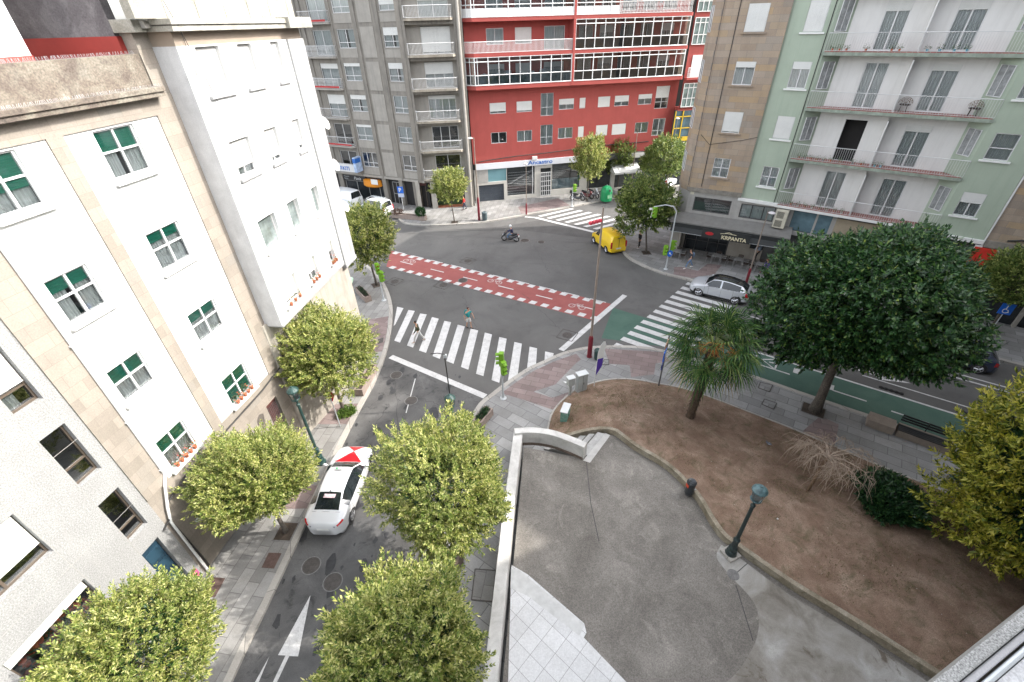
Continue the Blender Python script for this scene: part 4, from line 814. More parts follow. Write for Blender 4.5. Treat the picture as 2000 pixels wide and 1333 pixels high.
railing(rb, [(-.45, -.4), (.35, BX), (11.0, BX)], 15.88, 1.0, WP, .13, .02, .035); railing(rb, [(16.1, BX), (24.4, BX)], 18.9, 1.05, WP, .16, .018, .035, lattice=True)
m = MB()
for i in range(14): m.box(16.6 + i * .5, 16.95 + i * .5, BX + .25, BX + .28, 20.0 - (i % 3) * .12, 20.6)
tag(m.build('laundry', mat('dark_laundry', (.05, .05, .07), .9, .8, 2), rb), None)
# furniture seen through the gallery glass
m = MB(); 
for i in range(7): m.lathe((1.5 + i * 1.3, -.3 - .1 * (i % 2), 12.96), [(0, 0), (.45, 0), (.5, .5), (.35, .95 + .15 * (i % 3)), (0, 1.1)], 8)
m.build('stored_furniture', mat('pale_covers', (.35, .38, .42), .9, .5, 2), rb)
# further right section
m = MB(); wall_cells(m, 24.95, 30.5, 9.3, 31, [], -.9, .1); m.build('side_wall', REDW, rb)
for z in (9.6, 15.9, 18.9, 22):
    mb = MB(); gl2 = MB(); n = 5
    for i in range(n + 1): mb.box(25.1 + .62 * i - .04, 25.1 + .62 * i + .04, -1.06, -1.0, z, z + 2.5)
    for zz in (z, z + .9, z + 2.0, z + 2.45): mb.box(25.1, 28.2, -1.055, -1.005, zz, zz + .08)
    f = mb.build('gallery', WP, rb); gl2.quad((25.1, -.98, z), (28.2, -.98, z), (28.2, -.98, z + 2.5), (25.1, -.98, z + 2.5)); gl2.build('pane', mat('teal_pane', (.16, .22, .21), .15, .5, 1.2), f)
MB().box(24.98, 30, -1.5, -.9, 12.5, 12.7).build('balcony_slab', REDW, rb); railing(rb, [(25.0, -1.45), (29, -1.45)], 12.7, 1.0, WP, .16, .018, .03, lattice=True); MB().box(25.6, 26.8, -.96, -.91, 12.75, 14.9).build('balcony_door', WP, rb)
YEL = mat('yellow_frame', (.55, .36, .01), .5, .08)
m = MB(); m.box(24.6, 30, -.95, -.9, 5.75, 6.25)
for x in (24.6, 25.6, 26.9, 28.3): m.box(x, x + .12, -.96, -.88, 6.2, 9.2)
for z in (7.2, 8.5): m.box(24.6, 30, -.96, -.9, z, z + .1)
m.build('yellow_frame', YEL, rb); MB().box(24.6, 30, -.86, -.8, 5.75, 9.25).build('blue_glass', mat('blue_glass', (.06, .11, .14), .1, .4, 1), rb)
MB().box(24.9, 30, -.9, 0, 9.2, 9.6).build('soffit', REDW, rb)
rs = MB().box(24.3, 30, -1.05, -.85, 4.75, 5.6).build('shop_sign', mat('pale_sign', (.52, .52, .5), .5), rb); wall_text('REPO', .42, mat('sign_navy', (.03, .03, .08), .5), rs, 26.35, -1.06, 4.98)
# shop floor
m = MB(); wall_cells(m, -.35, 24.95, .1, 4.03, [(.15, 3.3, .1, 2.15), (3.72, 7.25, .54, 3.98), (1.37, 3.66, 2.48, 3.98), (8.0, 9.4, .15, 3.6), (9.48, 13.2, .85, 3.98), (14.2, 17.5, .5, 3.9), (18, 24.5, .3, 3.9)], .0, .35); m.build('shop_wall', mat('pale_shop_stone', (.46, .44, .40), .7, .08, 2), rb)
MB().box(-.35, 24.95, .7, .8, .1, 4.5).build('shop_interior', mat('dim_interior', (.05, .055, .055), .8, .6, .8), rb)
m = MB(); [m.box(.12, 1.37, -.03, .0, 2.5 + .15 * i, 2.62 + .15 * i) for i in range(10)]; m.build('louvre', mat('louvre_grey', (.36, .35, .33), .6), rb)
m = MB(); [m.box(.16, 3.3, .2, .24, .12 + .29 * i, .39 + .29 * i) for i in range(7)]; m.build('garage_door', mat('garage_blue_grey', (.05, .06, .075), .5, .15), rb)
TEAL = mat('frosted_teal_glass', (.16, .30, .33), .25, .08, .8)
m = MB(); m.box(1.37, 3.66, .1, .13, 2.48, 3.98); m.build('frosted_pane', TEAL, rb)
MB().quad((3.72, .12, .54), (7.25, .12, .54), (7.25, .12, 3.98), (3.72, .12, 3.98)).build('shop_window', GLASS, rb); MB().quad((9.48, .12, .85), (13.2, .12, .85), (13.2, .12, 3.98), (9.48, .12, 3.98)).build('shop_window', GLASS, rb)
m = MB(); [m.box(3.78 + .02 * i, 6.2 + .05 * i, .3, .33, .7 + .32 * i, .74 + .32 * i) for i in range(9)]; m.build('blind', WHITE, rb)
m = MB(); m.box(9.5, 13.1, .2, .22, .9, 2.1); m.build('frosted_strip', mat('frosted_strip', (.35, .42, .44), .4, .3, 3), rb)
m = MB(); m.box(6.95, 7.03, .05, .1, .54, 3.98)
for i in range(6): m.box(8.02 + .25 * i, 8.07 + .25 * i, -.08, -.03, .2, 3.1)
for z in (.2, .8, 1.4, 2.0, 2.6, 3.05): m.box(8.02, 9.35, -.075, -.035, z, z + .06)
m.build('gate', WP, rb)
sg = MB().box(-.1, 13.3, -.14, -.0, 4.03, 4.72).build('shop_sign', mat('sign_white', (.62, .63, .66), .4, .03), rb)
wall_text('Ancastro', .62, BLU, sg, 6.35, -.15, 4.2, width=3.1, bold=.01)
MB().box(13.3, 24.95, -.5, 0, 4.05, 4.7).build('canopy', mat('dark_canopy', (.09, .09, .09), .6, .3, 2), rb); MB().box(19.2, 24.2, -.6, -.5, 4.1, 4.65).build('shop_sign', mat('pale_sign', (.52, .52, .5), .5), rb)
m = MB(); m.tube([(.4, -.1, 4.95), (1.2, -.1, 5.05), (5, -.1, 5.3), (9, -.1, 5.4), (16, -.1, 5.75), (22, -.1, 5.8)], .05, 5); m.tube([(-.1, -.1, 0.2), (-.1, -.1, 5.0), (.5, -.1, 4.95)], .05, 5); m.build('cable', CAB, rb)
MB().box(6.9, 7.5, -.25, 0, 4.75, 5.1).build('junction_box', WHITE, rb)
awning(*u2(RO, RAZ, 17.2, .1), RAZ, 3.6, 1.6, .7, mat('white_canvas', (.6, .6, .58), .8, .06), 'white awning of the shop behind the dark parked car', 3.4)
MB().box(24.95, 31, -.6, -.5, .2, 4.7).build('shop_front', SHOPD, rb)

# --- stone corner building and green building
GRO = (20.91, 36.88); GAZ = -37.5
sb_ = building('stone_corner_building', 'brown granite corner building with grey cafe floor and black awning', GRO, -30)
STW = [(16.0, 17.5), (14.19, 15.7), (10.85, 12.36), (7.4, 8.92)]
hs = [(-4.24, -2.88, 17.5, 19.14), (-4.24, -2.88, 14.19, 15.7), (-4.24, -2.9, 10.85, 12.36), (-4.25, -2.98, 7.4, 8.92), (-4.24, -2.88, 20.9, 22.4)]
wall_cells(MB(), -5.75, -1.53, 6.35, 24, hs, 0, .18).build('wall', STONE_R, sb_)
wall_cells(MB(), -5.75, 2.6, 4.0, 6.0, [(-5.17, -2.13, 4.35, 5.58), (-1.35, 1.3, 4.3, 5.5)], .02, .2).build('mezzanine_wall', GREYPAINT, sb_)
m = MB(); m.box(-5.85, -1.53, -.1, .2, 6.0, 6.35); m.build('string_course', mat('mossy_course', (.2, .185, .16), .9, .3, 3, streak=.6), sb_)
C0 = Vector((-5.75, 0)); lf = MB(); sx = []
# faceted corner and the side that runs back
fac = [(-5.75, 0), (-6.6, .75), (-7.1, 2.3), (-7.4, 9.5)]
for a, b in zip(fac[:-1], fac[1:]):
    lf.quad((b[0], b[1], 6.0), (a[0], a[1], 6.0), (a[0], a[1], 24), (b[0], b[1], 24))
lf.build('side_wall', STONE_R, sb_); lg = MB()
for a, b in zip(fac[:-1], fac[1:]): lg.quad((b[0] + .08, b[1], 0), (a[0] + .08, a[1], 0), (a[0] + .08, a[1], 6.0), (b[0] + .08, b[1], 6.0))
lg.build('side_base', GREYPAINT, sb_)
MB().box(-7.0, 4.8, .9, 12, .1, 24).build('interior', DARK, sb_) if False else MB().box(-5.4, 2.4, 1.9, 2.0, .1, 24).build('interior', DARK, sb_)
MB().poly(fac[:3] + [(-7.4, 9.5), (-1.0, 9.5), (-1.53, 0)], 24, 24.3).build('roof', CONC, sb_)
for z0, z1 in ((17.5, 19.14), (14.19, 15.7), (10.85, 12.36), (7.4, 8.92)):
    for a, b, t0, t1 in (((-6.6, .75), (-7.1, 2.3), .1, .48), ((-6.6, .75), (-7.1, 2.3), .56, .94)):
        A, B = Vector(a), Vector(b); p, q = A.lerp(B, t0), A.lerp(B, t1); n_ = Vector((-(B - A).y, (B - A).x)).normalized() * (.012)
        n_ = n_ if n_.x < 0 else -n_
        w_ = MB(); w_.tube([(*(p + n_), z0), (*(q + n_), z0), (*(q + n_), z1), (*(p + n_), z1), (*(p + n_), z0)], .028, 4); f = w_.build('window', FRAME, sb_)
        MB().quad((*(q + n_ * .6), z0), (*(p + n_ * .6), z0), (*(p + n_ * .6), z1), (*(q + n_ * .6), z1)).build('pane', mat('dull_pane', (.08, .085, .085), .2, .4, 2), f)
MB().tube([(-4.82, -.03, 24), (-4.82, -.03, 6.5)], .03, 6).build('drain_pipe', CAB, sb_)
m = MB(); m.tube([(-5.9, -.03, 24), (-5.9, -.02, 6.5)], .02, 5); m.tube([(-5.7, -.05, 10.6), (-4.9, -.06, 9.9), (-2.5, -.06, 10.4), (-1.5, -.06, 10.7)], .018, 4); m.build('cable', CAB, sb_)
SL = (.17, .12, .09)
for i, hh in enumerate(hs): window(sb_, *hh, y=.07, mull=1, transom=.5 if i == 3 else None, shut=[.96, .22, .9, 0, .9][i], sill=SL, sillm=STONE_R, curtain=1, fw=.055)
window(sb_, -5.17, -2.13, 4.35, 5.58, y=.1, mull=1, framem=mat('dark_frame', (.06, .06, .06), .4), fw=.07); window(sb_, -1.35, 1.3, 4.3, 5.5, y=.1, mull=2, framem=mat('dark_frame', (.06, .06, .06), .4), curtain=1, fw=.07)
MB().box(-5.6, -5.3, -.03, .02, 5.75, 6.0).build('alarm_box', mat('cream_plastic', (.5, .47, .38), .5), sb_)
# cafe: roof slab, awning, recessed front
ROOFG = mat('grey_metal_roof', (.17, .165, .155), .55, .12, 1.5, streak=.4)
m = MB(); m.quad((-6.6, -1.55, 3.72), (2.9, -1.55, 3.72), (2.9, .0, 4.12), (-6.6, .0, 4.12)); m.quad((-6.6, -1.55, 3.60), (-6.6, .0, 3.6), (2.9, .0, 3.6), (2.9, -1.55, 3.6)); m.quad((-6.6, -1.55, 3.6), (2.9, -1.55, 3.6), (2.9, -1.55, 3.72), (-6.6, -1.55, 3.72))
m.quad((-7.6, 1.4, 4.1), (-6.6, 0, 4.12), (-6.6, -1.55, 3.72), (-8.4, .6, 3.72))
for i in range(19): m.box(-6.6 + i * .52, -6.57 + i * .52, -1.54, -1.5, 3.735, 3.75)
m.build('cafe_roof', ROOFG, sb_)
BA = mat('black_awning_cloth', (.018, .02, .02), .7, .15)
m = MB(); m.box(-6.4, 2.75, -1.62, -1.56, 3.18, 3.62); m.quad((-6.4, -2.1, 3.0), (2.75, -2.1, 3.0), (2.75, -1.62, 3.3), (-6.4, -1.62, 3.3)); aw = m.build('awning', BA, sb_)
MB().box(-6.4, 2.75, -2.12, -2.08, 2.97, 3.0).build('awning_bar', STEEL, aw)
sg = MB().box(-3.7, .1, -2.24, -2.14, 2.95, 3.72).build('cafe_sign', BA, sb_); wall_text('KRPANTA', .42, mat('cream_letters', (.62, .56, .38), .5), sg, -2.1, -2.26, 3.06, width=1.95, bold=.012)
m = MB(); m.tube([(-2.25, -2.26, 3.48), (-1.7, -2.26, 3.58), (-1.0, -2.26, 3.54)], .02, 4); m.tube([(-1.9, -2.26, 3.58), (-1.6, -2.26, 3.68), (-1.35, -2.26, 3.6)], .02, 4); m.build('logo', mat('cream_letters', (.62, .56, .38), .5), sg)
m = MB().lathe((0, 0, 0), [(0, 0), (.34, 0), (.34, .01), (0, .01)], 16).xf(Matrix.Translation((-3.1, -2.25, 3.35)) @ Matrix.Rotation(R(90), 4, 'X') @ Matrix.Diagonal((1, .42, 1, 1)).to_4x4()); m.build('red_badge', mat('badge_red', (.4, .015, .02), .5), sg)
SW = mat('cafe_stone', (.36, .33, .29), .8, .1, 2, streak=.25)
pieces('cafe_wall', SW, sb_, (-1.6, 0.2, 1.5, 1.9, .12, 3.6), (-6.0, -5.5, 1.5, 1.9, .12, 3.6), (0.2, 2.6, 1.5, 1.9, .12, 1.15), (2.6, 3.0, 1.2, 1.9, .12, 3.6), (-5.9, -5.7, .1, 1.5, .12, 3.6))
m = MB(); m.box(-5.5, -1.6, 1.55, 1.6, .15, 3.6); m.build('cafe_glass', SHOPD, sb_); m = MB(); m.box(.2, 2.6, 1.6, 1.65, 1.15, 3.6); m.build('cafe_glass', SHOPD, sb_)
m = MB(); [m.box(x, x + .06, 1.48, 1.54, .15, 3.5) for x in (-5.4, -4.5, -3.4, -2.5, -1.7)]; m.box(-5.4, -1.7, 1.48, 1.54, 1.1, 1.15); m.build('cafe_frame', mat('dark_frame', (.06, .06, .06), .4), sb_)

gb_ = building('green_apartment_building', 'pale green apartment building with white recessed balconies and red tiled edges', GRO, GAZ)
FZ = [(17.46, 19.2), (14.08, 15.73), (10.68, 12.25), (7.08, 8.63)]; slabz = [16.12, 12.72, 9.2, 5.65]
FZ = [(21.0, 22.7)] + FZ; slabz = [19.6] + slabz; FZ = [(24.6, 26.3)] + FZ; slabz = [23.1] + slabz
wall_cells(MB(), -1.55, 1.15, 5.95, 36, [(-.5, .68, a, b) for a, b in FZ], 0, .16).build('wall', GREENW, gb_)
wall_cells(MB(), 11.35, 14.05, 5.7, 36, [(11.82, 13.0, a - .03, b - .05) for a, b in FZ], 0, .16).build('wall', GREENW, gb_)
MB().box(-1.7, 1.3, -.25, .1, 5.72, 5.95).build('bay_base', WHITE, gb_); MB().box(11.3, 14.1, -.2, .1, 5.45, 5.7).build('bay_base', WHITE, gb_)
RD = 1.0
wall_cells(MB(), 2.1, 10.4, 5.6, 36, [(3.75, 5.1, s + .25, s + 3.0) for s in slabz] + [(7.35, 8.8, s + .25, s + 2.95) for s in slabz], RD, .15).build('recess_wall', WALLW, gb_)
for side, (xa, xb) in ((0, (1.15, 2.1)), (1, (11.35, 10.4))):
    m = MB()
    if side == 0: m.quad((xa, 0, 5.6), (xb, RD, 5.6), (xb, RD, 36), (xa, 0, 36))
    else: m.quad((xb, RD, 5.6), (xa, 0, 5.6), (xa, 0, 36), (xb, RD, 36))
    m.build('angled_wall', GREENW, gb_)
    for a, b in FZ:
        t0, t1 = .2, .82; A, B = Vector((xa, 0)), Vector((xb, RD)); p, q = A.lerp(B, t0), A.lerp(B, t1); n_ = Vector((B.y - A.y, -(B.x - A.x))).normalized() * .04
        n_ = n_ if n_.y < 0 else -n_
        w_ = MB(); w_.tube([(*(p + n_), a), (*(q + n_), a), (*(q + n_), b), (*(p + n_), b), (*(p + n_), a)], .04, 4); mid = p.lerp(q, .5); w_.tube([(*(mid + n_), a), (*(mid + n_), b)], .025, 4); f = w_.build('window', FRAME, gb_)
        MB().quad((*(p + n_ * .5), a), (*(q + n_ * .5), a), (*(q + n_ * .5), b), (*(p + n_ * .5), b)).build('pane', mat('grey_curtained_pane', (.24, .25, .25), .2, .35, 4), f)
MB().box(-1.5, 14.0, RD + .9, RD + 1.0, .1, 30).build('interior', DARK, gb_); MB().box(-1.5, 14, 0, 10, 36, 36.3).build('roof', CONC, gb_)
for i, (a, b) in enumerate(FZ):
    window(gb_, -.5, .68, a, b, y=.07, mull=1, transom=.5 if i == 5 else None, shut=[.9, .9, .96, .25, .93, 0][i], curtain=1, sill=(.16, .12, .1), fw=.055)
    window(gb_, 11.82, 13.0, a - .03, b - .05, y=.07, mull=1 if i == 5 else 0, transom=None if i == 5 else .45, shut=[.5, .4, .3, .35, 0, .4][i], curtain=1, sill=(.16, .12, .1), fw=.055)
TILE = mat_blocks('red_balcony_tiles', [(.24, .07, .055), (.3, .1, .075)], .3, .3, (.35, .3, .28), .012, .6, 'xy', 0, .2, offset=0)
for i, s in enumerate(slabz):
    for a, b, nm in ((3.75, 5.1, 0), (7.35, 8.8, 1)):
        if i == 4 and nm == 0: 
            MB().box(3.75, 3.8, RD - .02, RD + .02, s + .25, s + 2.98).build('door_frame', FRAME, gb_); continue
        window(gb_, a, b, s + .25, s + (3.0 if nm == 0 else 2.95), y=RD + .06, mull=1, curtain=1, fw=.07, name='balcony_door', shut=0 if (nm == 0 and i > 2) or i == 5 else [.2, .25, .22, .12, .14, 0][i] if True else 0)
    pts = [(1.15, 0.0), (1.1, -.12), (11.4, -.12), (11.35, 0.0), (10.4, RD), (2.1, RD)]
    sl_ = MB().poly(pts, s, s + .2).build('balcony_slab', mat('green_slab_edge', (.25, .29, .24), .85, .25, 3, streak=.6, streakcol=(.12, .12, .1)) if i < 5 else WHITE, gb_)
    MB().poly([(1.2, -.1), (11.3, -.1), (10.35, RD - .02), (2.15, RD - .02)], s + .2, s + .235).build('tiles', TILE, sl_)
    railing(sl_, [(1.15, .0), (1.15, -.08), (11.35, -.08), (11.35, .0)], s + .22, 1.05, FRAME, .135, .008, .022)
    MB().tube([(6.25, -.05, s + .2), (6.25, -.05, s + 1.35), (6.25, RD - .05, s + (3.3 if i else 3.2))], .02, 5).build('divider_rod', FRAME, sl_)
    MB().box(6.22, 6.28, .0, RD, s + .2, s + 3.2).build('partition', WALLW, sl_)
MB().tube([(1.0, -.04, 30), (1.0, -.04, 5.9)], .03, 6).build('drain_pipe', CAB, gb_); MB().tube([(14.1, -.08, 30), (14.1, -.08, 5.4), (14.0, -.12, 5.1)], .05, 6).build('drain_pipe', FRAME, gb_)
MB().box(13.8, 14.15, -.2, -.0, 4.95, 5.35).build('junction_box', WHITE, gb_)
m = MB(); m.box(1.2, 14.1, .5, .6, .1, 5.5); m.build('shop_front', mat('dim_shop', (.05, .05, .05), .5, .6, 1.2), gb_)
m = MB(); m.box(2.6, 4.2, .42, .5, 3.9, 5.45); m.box(4.35, 5.3, .42, .5, 3.9, 5.45); f = m.build('shop_window', mat('blue_tint_glass', (.10, .16, .19), .2, .3, 1.5), gb_)
m = MB(); m.box(2.4, 2.55, .35, .5, .1, 5.5); m.box(4.2, 4.35, .38, .5, .1, 5.5); m.box(5.3, 5.6, .38, .5, .1, 5.5); m.box(1.3, 14.1, .2, .45, 3.55, 3.85); m.build('shop_frame', GREYPAINT, gb_)
m = MB(); m.box(5.6, 8.4, .4, .5, 3.9, 5.4); m.build('shop_panel', mat('beige_panel', (.3, .25, .18), .8, .15), gb_)
ac = MB().box(1.42, 2.3, -.42, .0, 4.1, 5.55).build('air_conditioner', mat('cream_plastic', (.5, .47, .38), .5), gb_, bevel=.02)
m = MB()
for zc in (4.48, 5.18):
    for k in range(9): zz = zc - .26 + .06 * k; m.box(1.52, 2.05, -.432, -.42, zz, zz + .03)
m.build('grille', BLACK, ac)
rs_ = MB().box(13.75, 14.9, -.5, -.44, 4.1, 5.35).build('red_shop_sign', mat('shop_red', (.5, .03, .02), .5), gb_)

tb = building('stone_building', 'beige stone building at the right edge behind the leafy trees', u2(GRO, GAZ, 14.15), GAZ)
MB().box(0, 14, 0, 12, 5.6, 38).build('wall', STONE_R, tb); MB().box(0, 14, -.15, .2, 5.3, 5.75).build('string_course', mat('mossy_course', (.2, .185, .16), .9, .3, 3, streak=.6), tb)
m = MB(); m.box(.2, 14, -.3, .3, 4.85, 5.2); m.build('white_band', GREYC2, tb); MB().box(0, 14, .3, 12, .1, 5.3).build('shop_front', SHOPD, tb)
m = MB(); [m.box(1.2 + 2.6 * i, 1.4 + 2.6 * i, .0, .3, .1, 4.9) for i in range(5)]; m.box(.5, 14, .0, .3, 3.2, 3.7); m.build('shop_frame', GREYC2, tb)
wall_text('MODEREN', .5, GREYC, tb, 1.2, -.02, 3.25, width=3.4)
m = MB(); m.tube([(1.0, -.05, 5.9), (1.6, -.1, 6.1), (3, -.1, 6.0), (3.8, -.1, 6.6), (4.2, -.1, 8)], .06, 6); m.build('cable', CAB, tb)
tc = building('stone_building', 'unseen tall block added beyond the right edge to shade the terrace', u2(GRO, GAZ, 28.3), GAZ + 2)  # out of view, added and made tall so its shadow covers the terrace
MB().box(0, 45, 0, 12, .1, 44).build('wall', STONE_R, tc)  # body of the added unseen block that shades the terrace
for k in range(8):
    for j in range(6): window(tc, 2 + 4 * j, 3.6 + 4 * j, 5 + 3.4 * k, 6.8 + 3.4 * k, y=-.04, mull=1, shut=.5)
# our own building: ledge below the camera and the facade behind it
OA = 23.0; OO = (0.0, 0.0); ob = building('granite_facade', 'grey speckled granite window ledge at the lower right corner', OO, OA)
LG = mat('dark_speckled_granite', (.26, .26, .25), .6, .12, 6, fine=.55, fscale=220, bump=.2)
MB().box(.25, 40, -.042, -.018, 16.9, 17.30).build('ledge', LG, ob, bevel=.003)
MB().box(.25, 40, -.058, -.044, 16.9, 17.285).build('ledge_strip', mat('pale_ledge', (.36, .36, .37), .5, .1, 8, fine=.1, fscale=200), ob, bevel=.003)
MB().tube([(.25, -.068, 17.287), (40, -.068, 17.287)], .006, 8).build('metal_rail', STEEL, ob)
MB().box(.25, 40, -.6, -.076, 16.9, 17.285).build('ledge_top', mat('pale_ledge2', (.42, .42, .42), .6, .08, 8, fine=.25, fscale=160), ob)
MB().box(1, 45, -12, -.45, .3, 16.88).build('wall', GRANITE, ob); MB().box(1.0, 45, -12, -.75, 17.3, 25).build('wall', GRANITE, ob)
# ---------------------------------------------------------------- vegetation
def leaf_mesh(name, P, D, S, L, W, m, fold=0.18):
    """one folded blade per row: base P, direction D, sideways S"""
    n = len(P); N = np.cross(D, S); L = L[:, None]; W = W[:, None]
    V = np.empty((n, 4, 3)); V[:, 0] = P; V[:, 2] = P + D * L - N * L * 0.12
    V[:, 1] = P + D * L * 0.45 + S * W * 0.5 + N * W * fold; V[:, 3] = P + D * L * 0.45 - S * W * 0.5 + N * W * fold
    me = bpy.data.meshes.new(name); me.vertices.add(4 * n); me.vertices.foreach_set('co', V.ravel())
    me.loops.add(4 * n); me.loops.foreach_set('vertex_index', np.arange(4 * n, dtype=np.int32)); me.polygons.add(n)
    me.polygons.foreach_set('loop_start', np.arange(0, 4 * n, 4, dtype=np.int32)); me.polygons.foreach_set('loop_total', np.full(n, 4, dtype=np.int32))
    me.materials.append(m); me.update(); me.validate(); return me
def _unit(v): return v / np.maximum(1e-9, np.linalg.norm(v, axis=1))[:, None]
def crown_mesh(name, rx, rz, shoots, per, L, W, m, seed, slen=0.5, inner=0.25, droop=0.5, lump=0.16, low=-0.75, upb=0.6, hole=0.12):
    g = np.random.default_rng(seed); d = _unit(g.normal(size=(shoots * 3, 3))); d = d[d[:, 2] > low][:shoots]; k = len(d)
    W3 = g.normal(size=(7, 3)) * 3.1; ph = g.uniform(0, 6.28, 7); f = np.sin(d @ W3.T + ph).sum(1) / 7 ** .5
    keep = (np.sin(d @ (g.normal(size=(3, 3)) * 5).T).sum(1) > -2.3 + hole * 4) | (g.random(k) > .6); d, f = d[keep], f[keep]; k = len(d)
    sc_ = (1 + lump * f)[:, None]; dep = g.uniform(.70, .95, (k, 1)); base = d * np.array([rx, rx, rz]) * sc_ * dep
    v = _unit(d * .7 + np.array([0, 0, upb]) + g.normal(size=(k, 3)) * .28)
    t = np.tile(np.linspace(.05, 1, per), k); B = np.repeat(base, per, 0); Vv = np.repeat(v, per, 0); sl_ = np.repeat(g.uniform(.6, 1.2, k) * slen, per)
    P = B + Vv * (t * sl_)[:, None] + g.normal(size=(k * per, 3)) * .02
    r = _unit(np.cross(Vv, g.normal(size=Vv.shape))); D = _unit(r * (1.05 - .6 * t)[:, None] + Vv * (.25 + .7 * t)[:, None] - np.array([0, 0, 1]) * (droop * .55)); S = _unit(np.cross(D, np.cross(D, np.array([0, 0, 1.0])) + g.normal(size=D.shape) * .35))
    S = _unit(np.cross(D, np.array([0, 0, 1.0])) + g.normal(size=D.shape) * .4)
    n2 = int(len(P) * inner); d2 = _unit(g.normal(size=(n2, 3))); P2 = d2 * np.array([rx, rx, rz]) * g.uniform(.45, .82, (n2, 1)); D2 = _unit(d2 + g.normal(size=(n2, 3)) * .7); S2 = _unit(np.cross(D2, g.normal(size=(n2, 3))))
    P, D, S = np.vstack([P, P2]), np.vstack([D, D2]), np.vstack([S, S2]); n = len(P)
    return leaf_mesh(name, P, D, S, g.uniform(.7, 1.25, n) * L, g.uniform(.75, 1.2, n) * W, m)
BARK = mat('grey_bark', (.10, .085, .07), .95, .3, 6, fine=.35, fscale=30, bump=.6, stretch=(1, 1, .35))
def trunk_mesh(h, r, crownr, seed, lean=(0, 0), limbs=6):
    rg = random.Random(seed); mb = MB(); top = Vector((lean[0], lean[1], h))
    pts = [Vector((0, 0, -.05)), Vector((lean[0] * .1, lean[1] * .1, h * .15)), Vector((lean[0] * .5 + rg.uniform(-.05, .05), lean[1] * .5, h * .55)), top]
    mb.tube(pts, [r * 1.5, r * 1.05, r * .85, r * .75], 9)
    for i in range(limbs):
        a = 6.283 * i / limbs + rg.uniform(-.3, .3); e = rg.uniform(.5, 1.1); d = Vector((math.cos(a) * math.cos(e), math.sin(a) * math.cos(e), math.sin(e)))
        s_ = top - Vector((0, 0, rg.uniform(0, .3))); q = s_ + d * crownr * .45 + Vector((0, 0, .1)); w_ = s_ + d * crownr * .85 + Vector((rg.uniform(-.2, .2), rg.uniform(-.2, .2), .2))
        mb.tube([s_, q, w_], [r * .5, r * .3, r * .1], 6)
        for k in range(3):
            dd = (d + Vector((rg.uniform(-.8, .8), rg.uniform(-.8, .8), rg.uniform(-.2, .7)))).normalized(); mb.tube([q, q + dd * crownr * .4], [r * .2, r * .05], 5)
    return mb
LF1 = mat_leaf('variegated_leaf', [(0, (.05, .10, .018)), (.2, (.13, .19, .035)), (.42, (.25, .29, .065)), (.7, (.41, .42, .13)), (1, (.62, .59, .29))], trans=.28)
LF1b = mat_leaf('mid_green_leaf', [(0, (.05, .09, .02)), (.4, (.11, .17, .038)), (.75, (.22, .27, .07)), (1, (.42, .44, .16))], trans=.25)
LF2 = mat_leaf('deep_green_leaf', [(0, (.011, .038, .012)), (.5, (.025, .078, .024)), (.85, (.055, .135, .034)), (.95, (.11, .19, .04)), (1, (.2, .25, .05))], rough=.42, trans=.15, spec=.5)
LF3 = mat_leaf('yellow_leaf', [(0, (.05, .09, .012)), (.25, (.16, .19, .02)), (.5, (.34, .33, .035)), (.8, (.50, .46, .07)), (1, (.6, .55, .16))], trans=.25)
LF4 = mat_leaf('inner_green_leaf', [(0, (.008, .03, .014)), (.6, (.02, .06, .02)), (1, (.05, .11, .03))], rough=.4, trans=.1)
near = [crown_mesh('crown', 2.05, 1.95, 1900, 28, .118, .042, LF1, s, .5, lump=.22, hole=.22) for s in (11, 12, 13)]
ST_ = 'round street trees with yellow green leaves'
def tree(name, cen, base, cm, label, group, scale=(1, 1, 1), tr=.09, seed=1, rz=0.0, limbs=6, cr=2.0, core=None):
    e = empty(name, (base[0], base[1], base[2]), label, 'tree', group)
    lean = (cen[0] - base[0], cen[1] - base[1]); h = cen[2] - base[2] - scale[2] * cr * .45
    trunk_mesh(max(1.0, h), tr, cr * scale[0], seed, lean, limbs).build('trunk', BARK, e, smooth=True)
    c = part('crown', cm, e, (lean[0], lean[1], cen[2] - base[2])); c.rotation_euler = (0, 0, rz); c.scale = scale
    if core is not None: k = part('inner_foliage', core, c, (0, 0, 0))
    return e
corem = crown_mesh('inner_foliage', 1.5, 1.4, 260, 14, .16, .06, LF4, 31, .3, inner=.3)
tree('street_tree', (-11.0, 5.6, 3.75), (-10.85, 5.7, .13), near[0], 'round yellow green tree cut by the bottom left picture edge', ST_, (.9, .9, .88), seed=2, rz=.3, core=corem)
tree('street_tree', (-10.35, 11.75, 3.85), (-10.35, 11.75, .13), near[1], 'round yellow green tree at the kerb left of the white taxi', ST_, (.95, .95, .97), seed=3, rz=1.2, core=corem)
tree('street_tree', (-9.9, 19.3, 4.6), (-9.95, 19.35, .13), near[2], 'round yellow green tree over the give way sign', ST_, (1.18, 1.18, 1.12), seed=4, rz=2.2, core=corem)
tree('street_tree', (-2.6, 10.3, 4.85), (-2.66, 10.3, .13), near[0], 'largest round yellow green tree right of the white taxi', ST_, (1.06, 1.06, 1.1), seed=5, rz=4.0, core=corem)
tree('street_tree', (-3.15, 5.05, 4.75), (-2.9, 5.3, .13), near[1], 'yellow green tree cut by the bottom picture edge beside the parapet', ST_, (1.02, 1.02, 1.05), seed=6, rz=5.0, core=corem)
midm = [crown_mesh('crown', 2.0, 2.0, 620, 16, .22, .09, LF1b, s, .5) for s in (21, 22)]
midl = crown_mesh('crown', 2.0, 2.0, 620, 16, .22, .09, LF1, 23, .5)
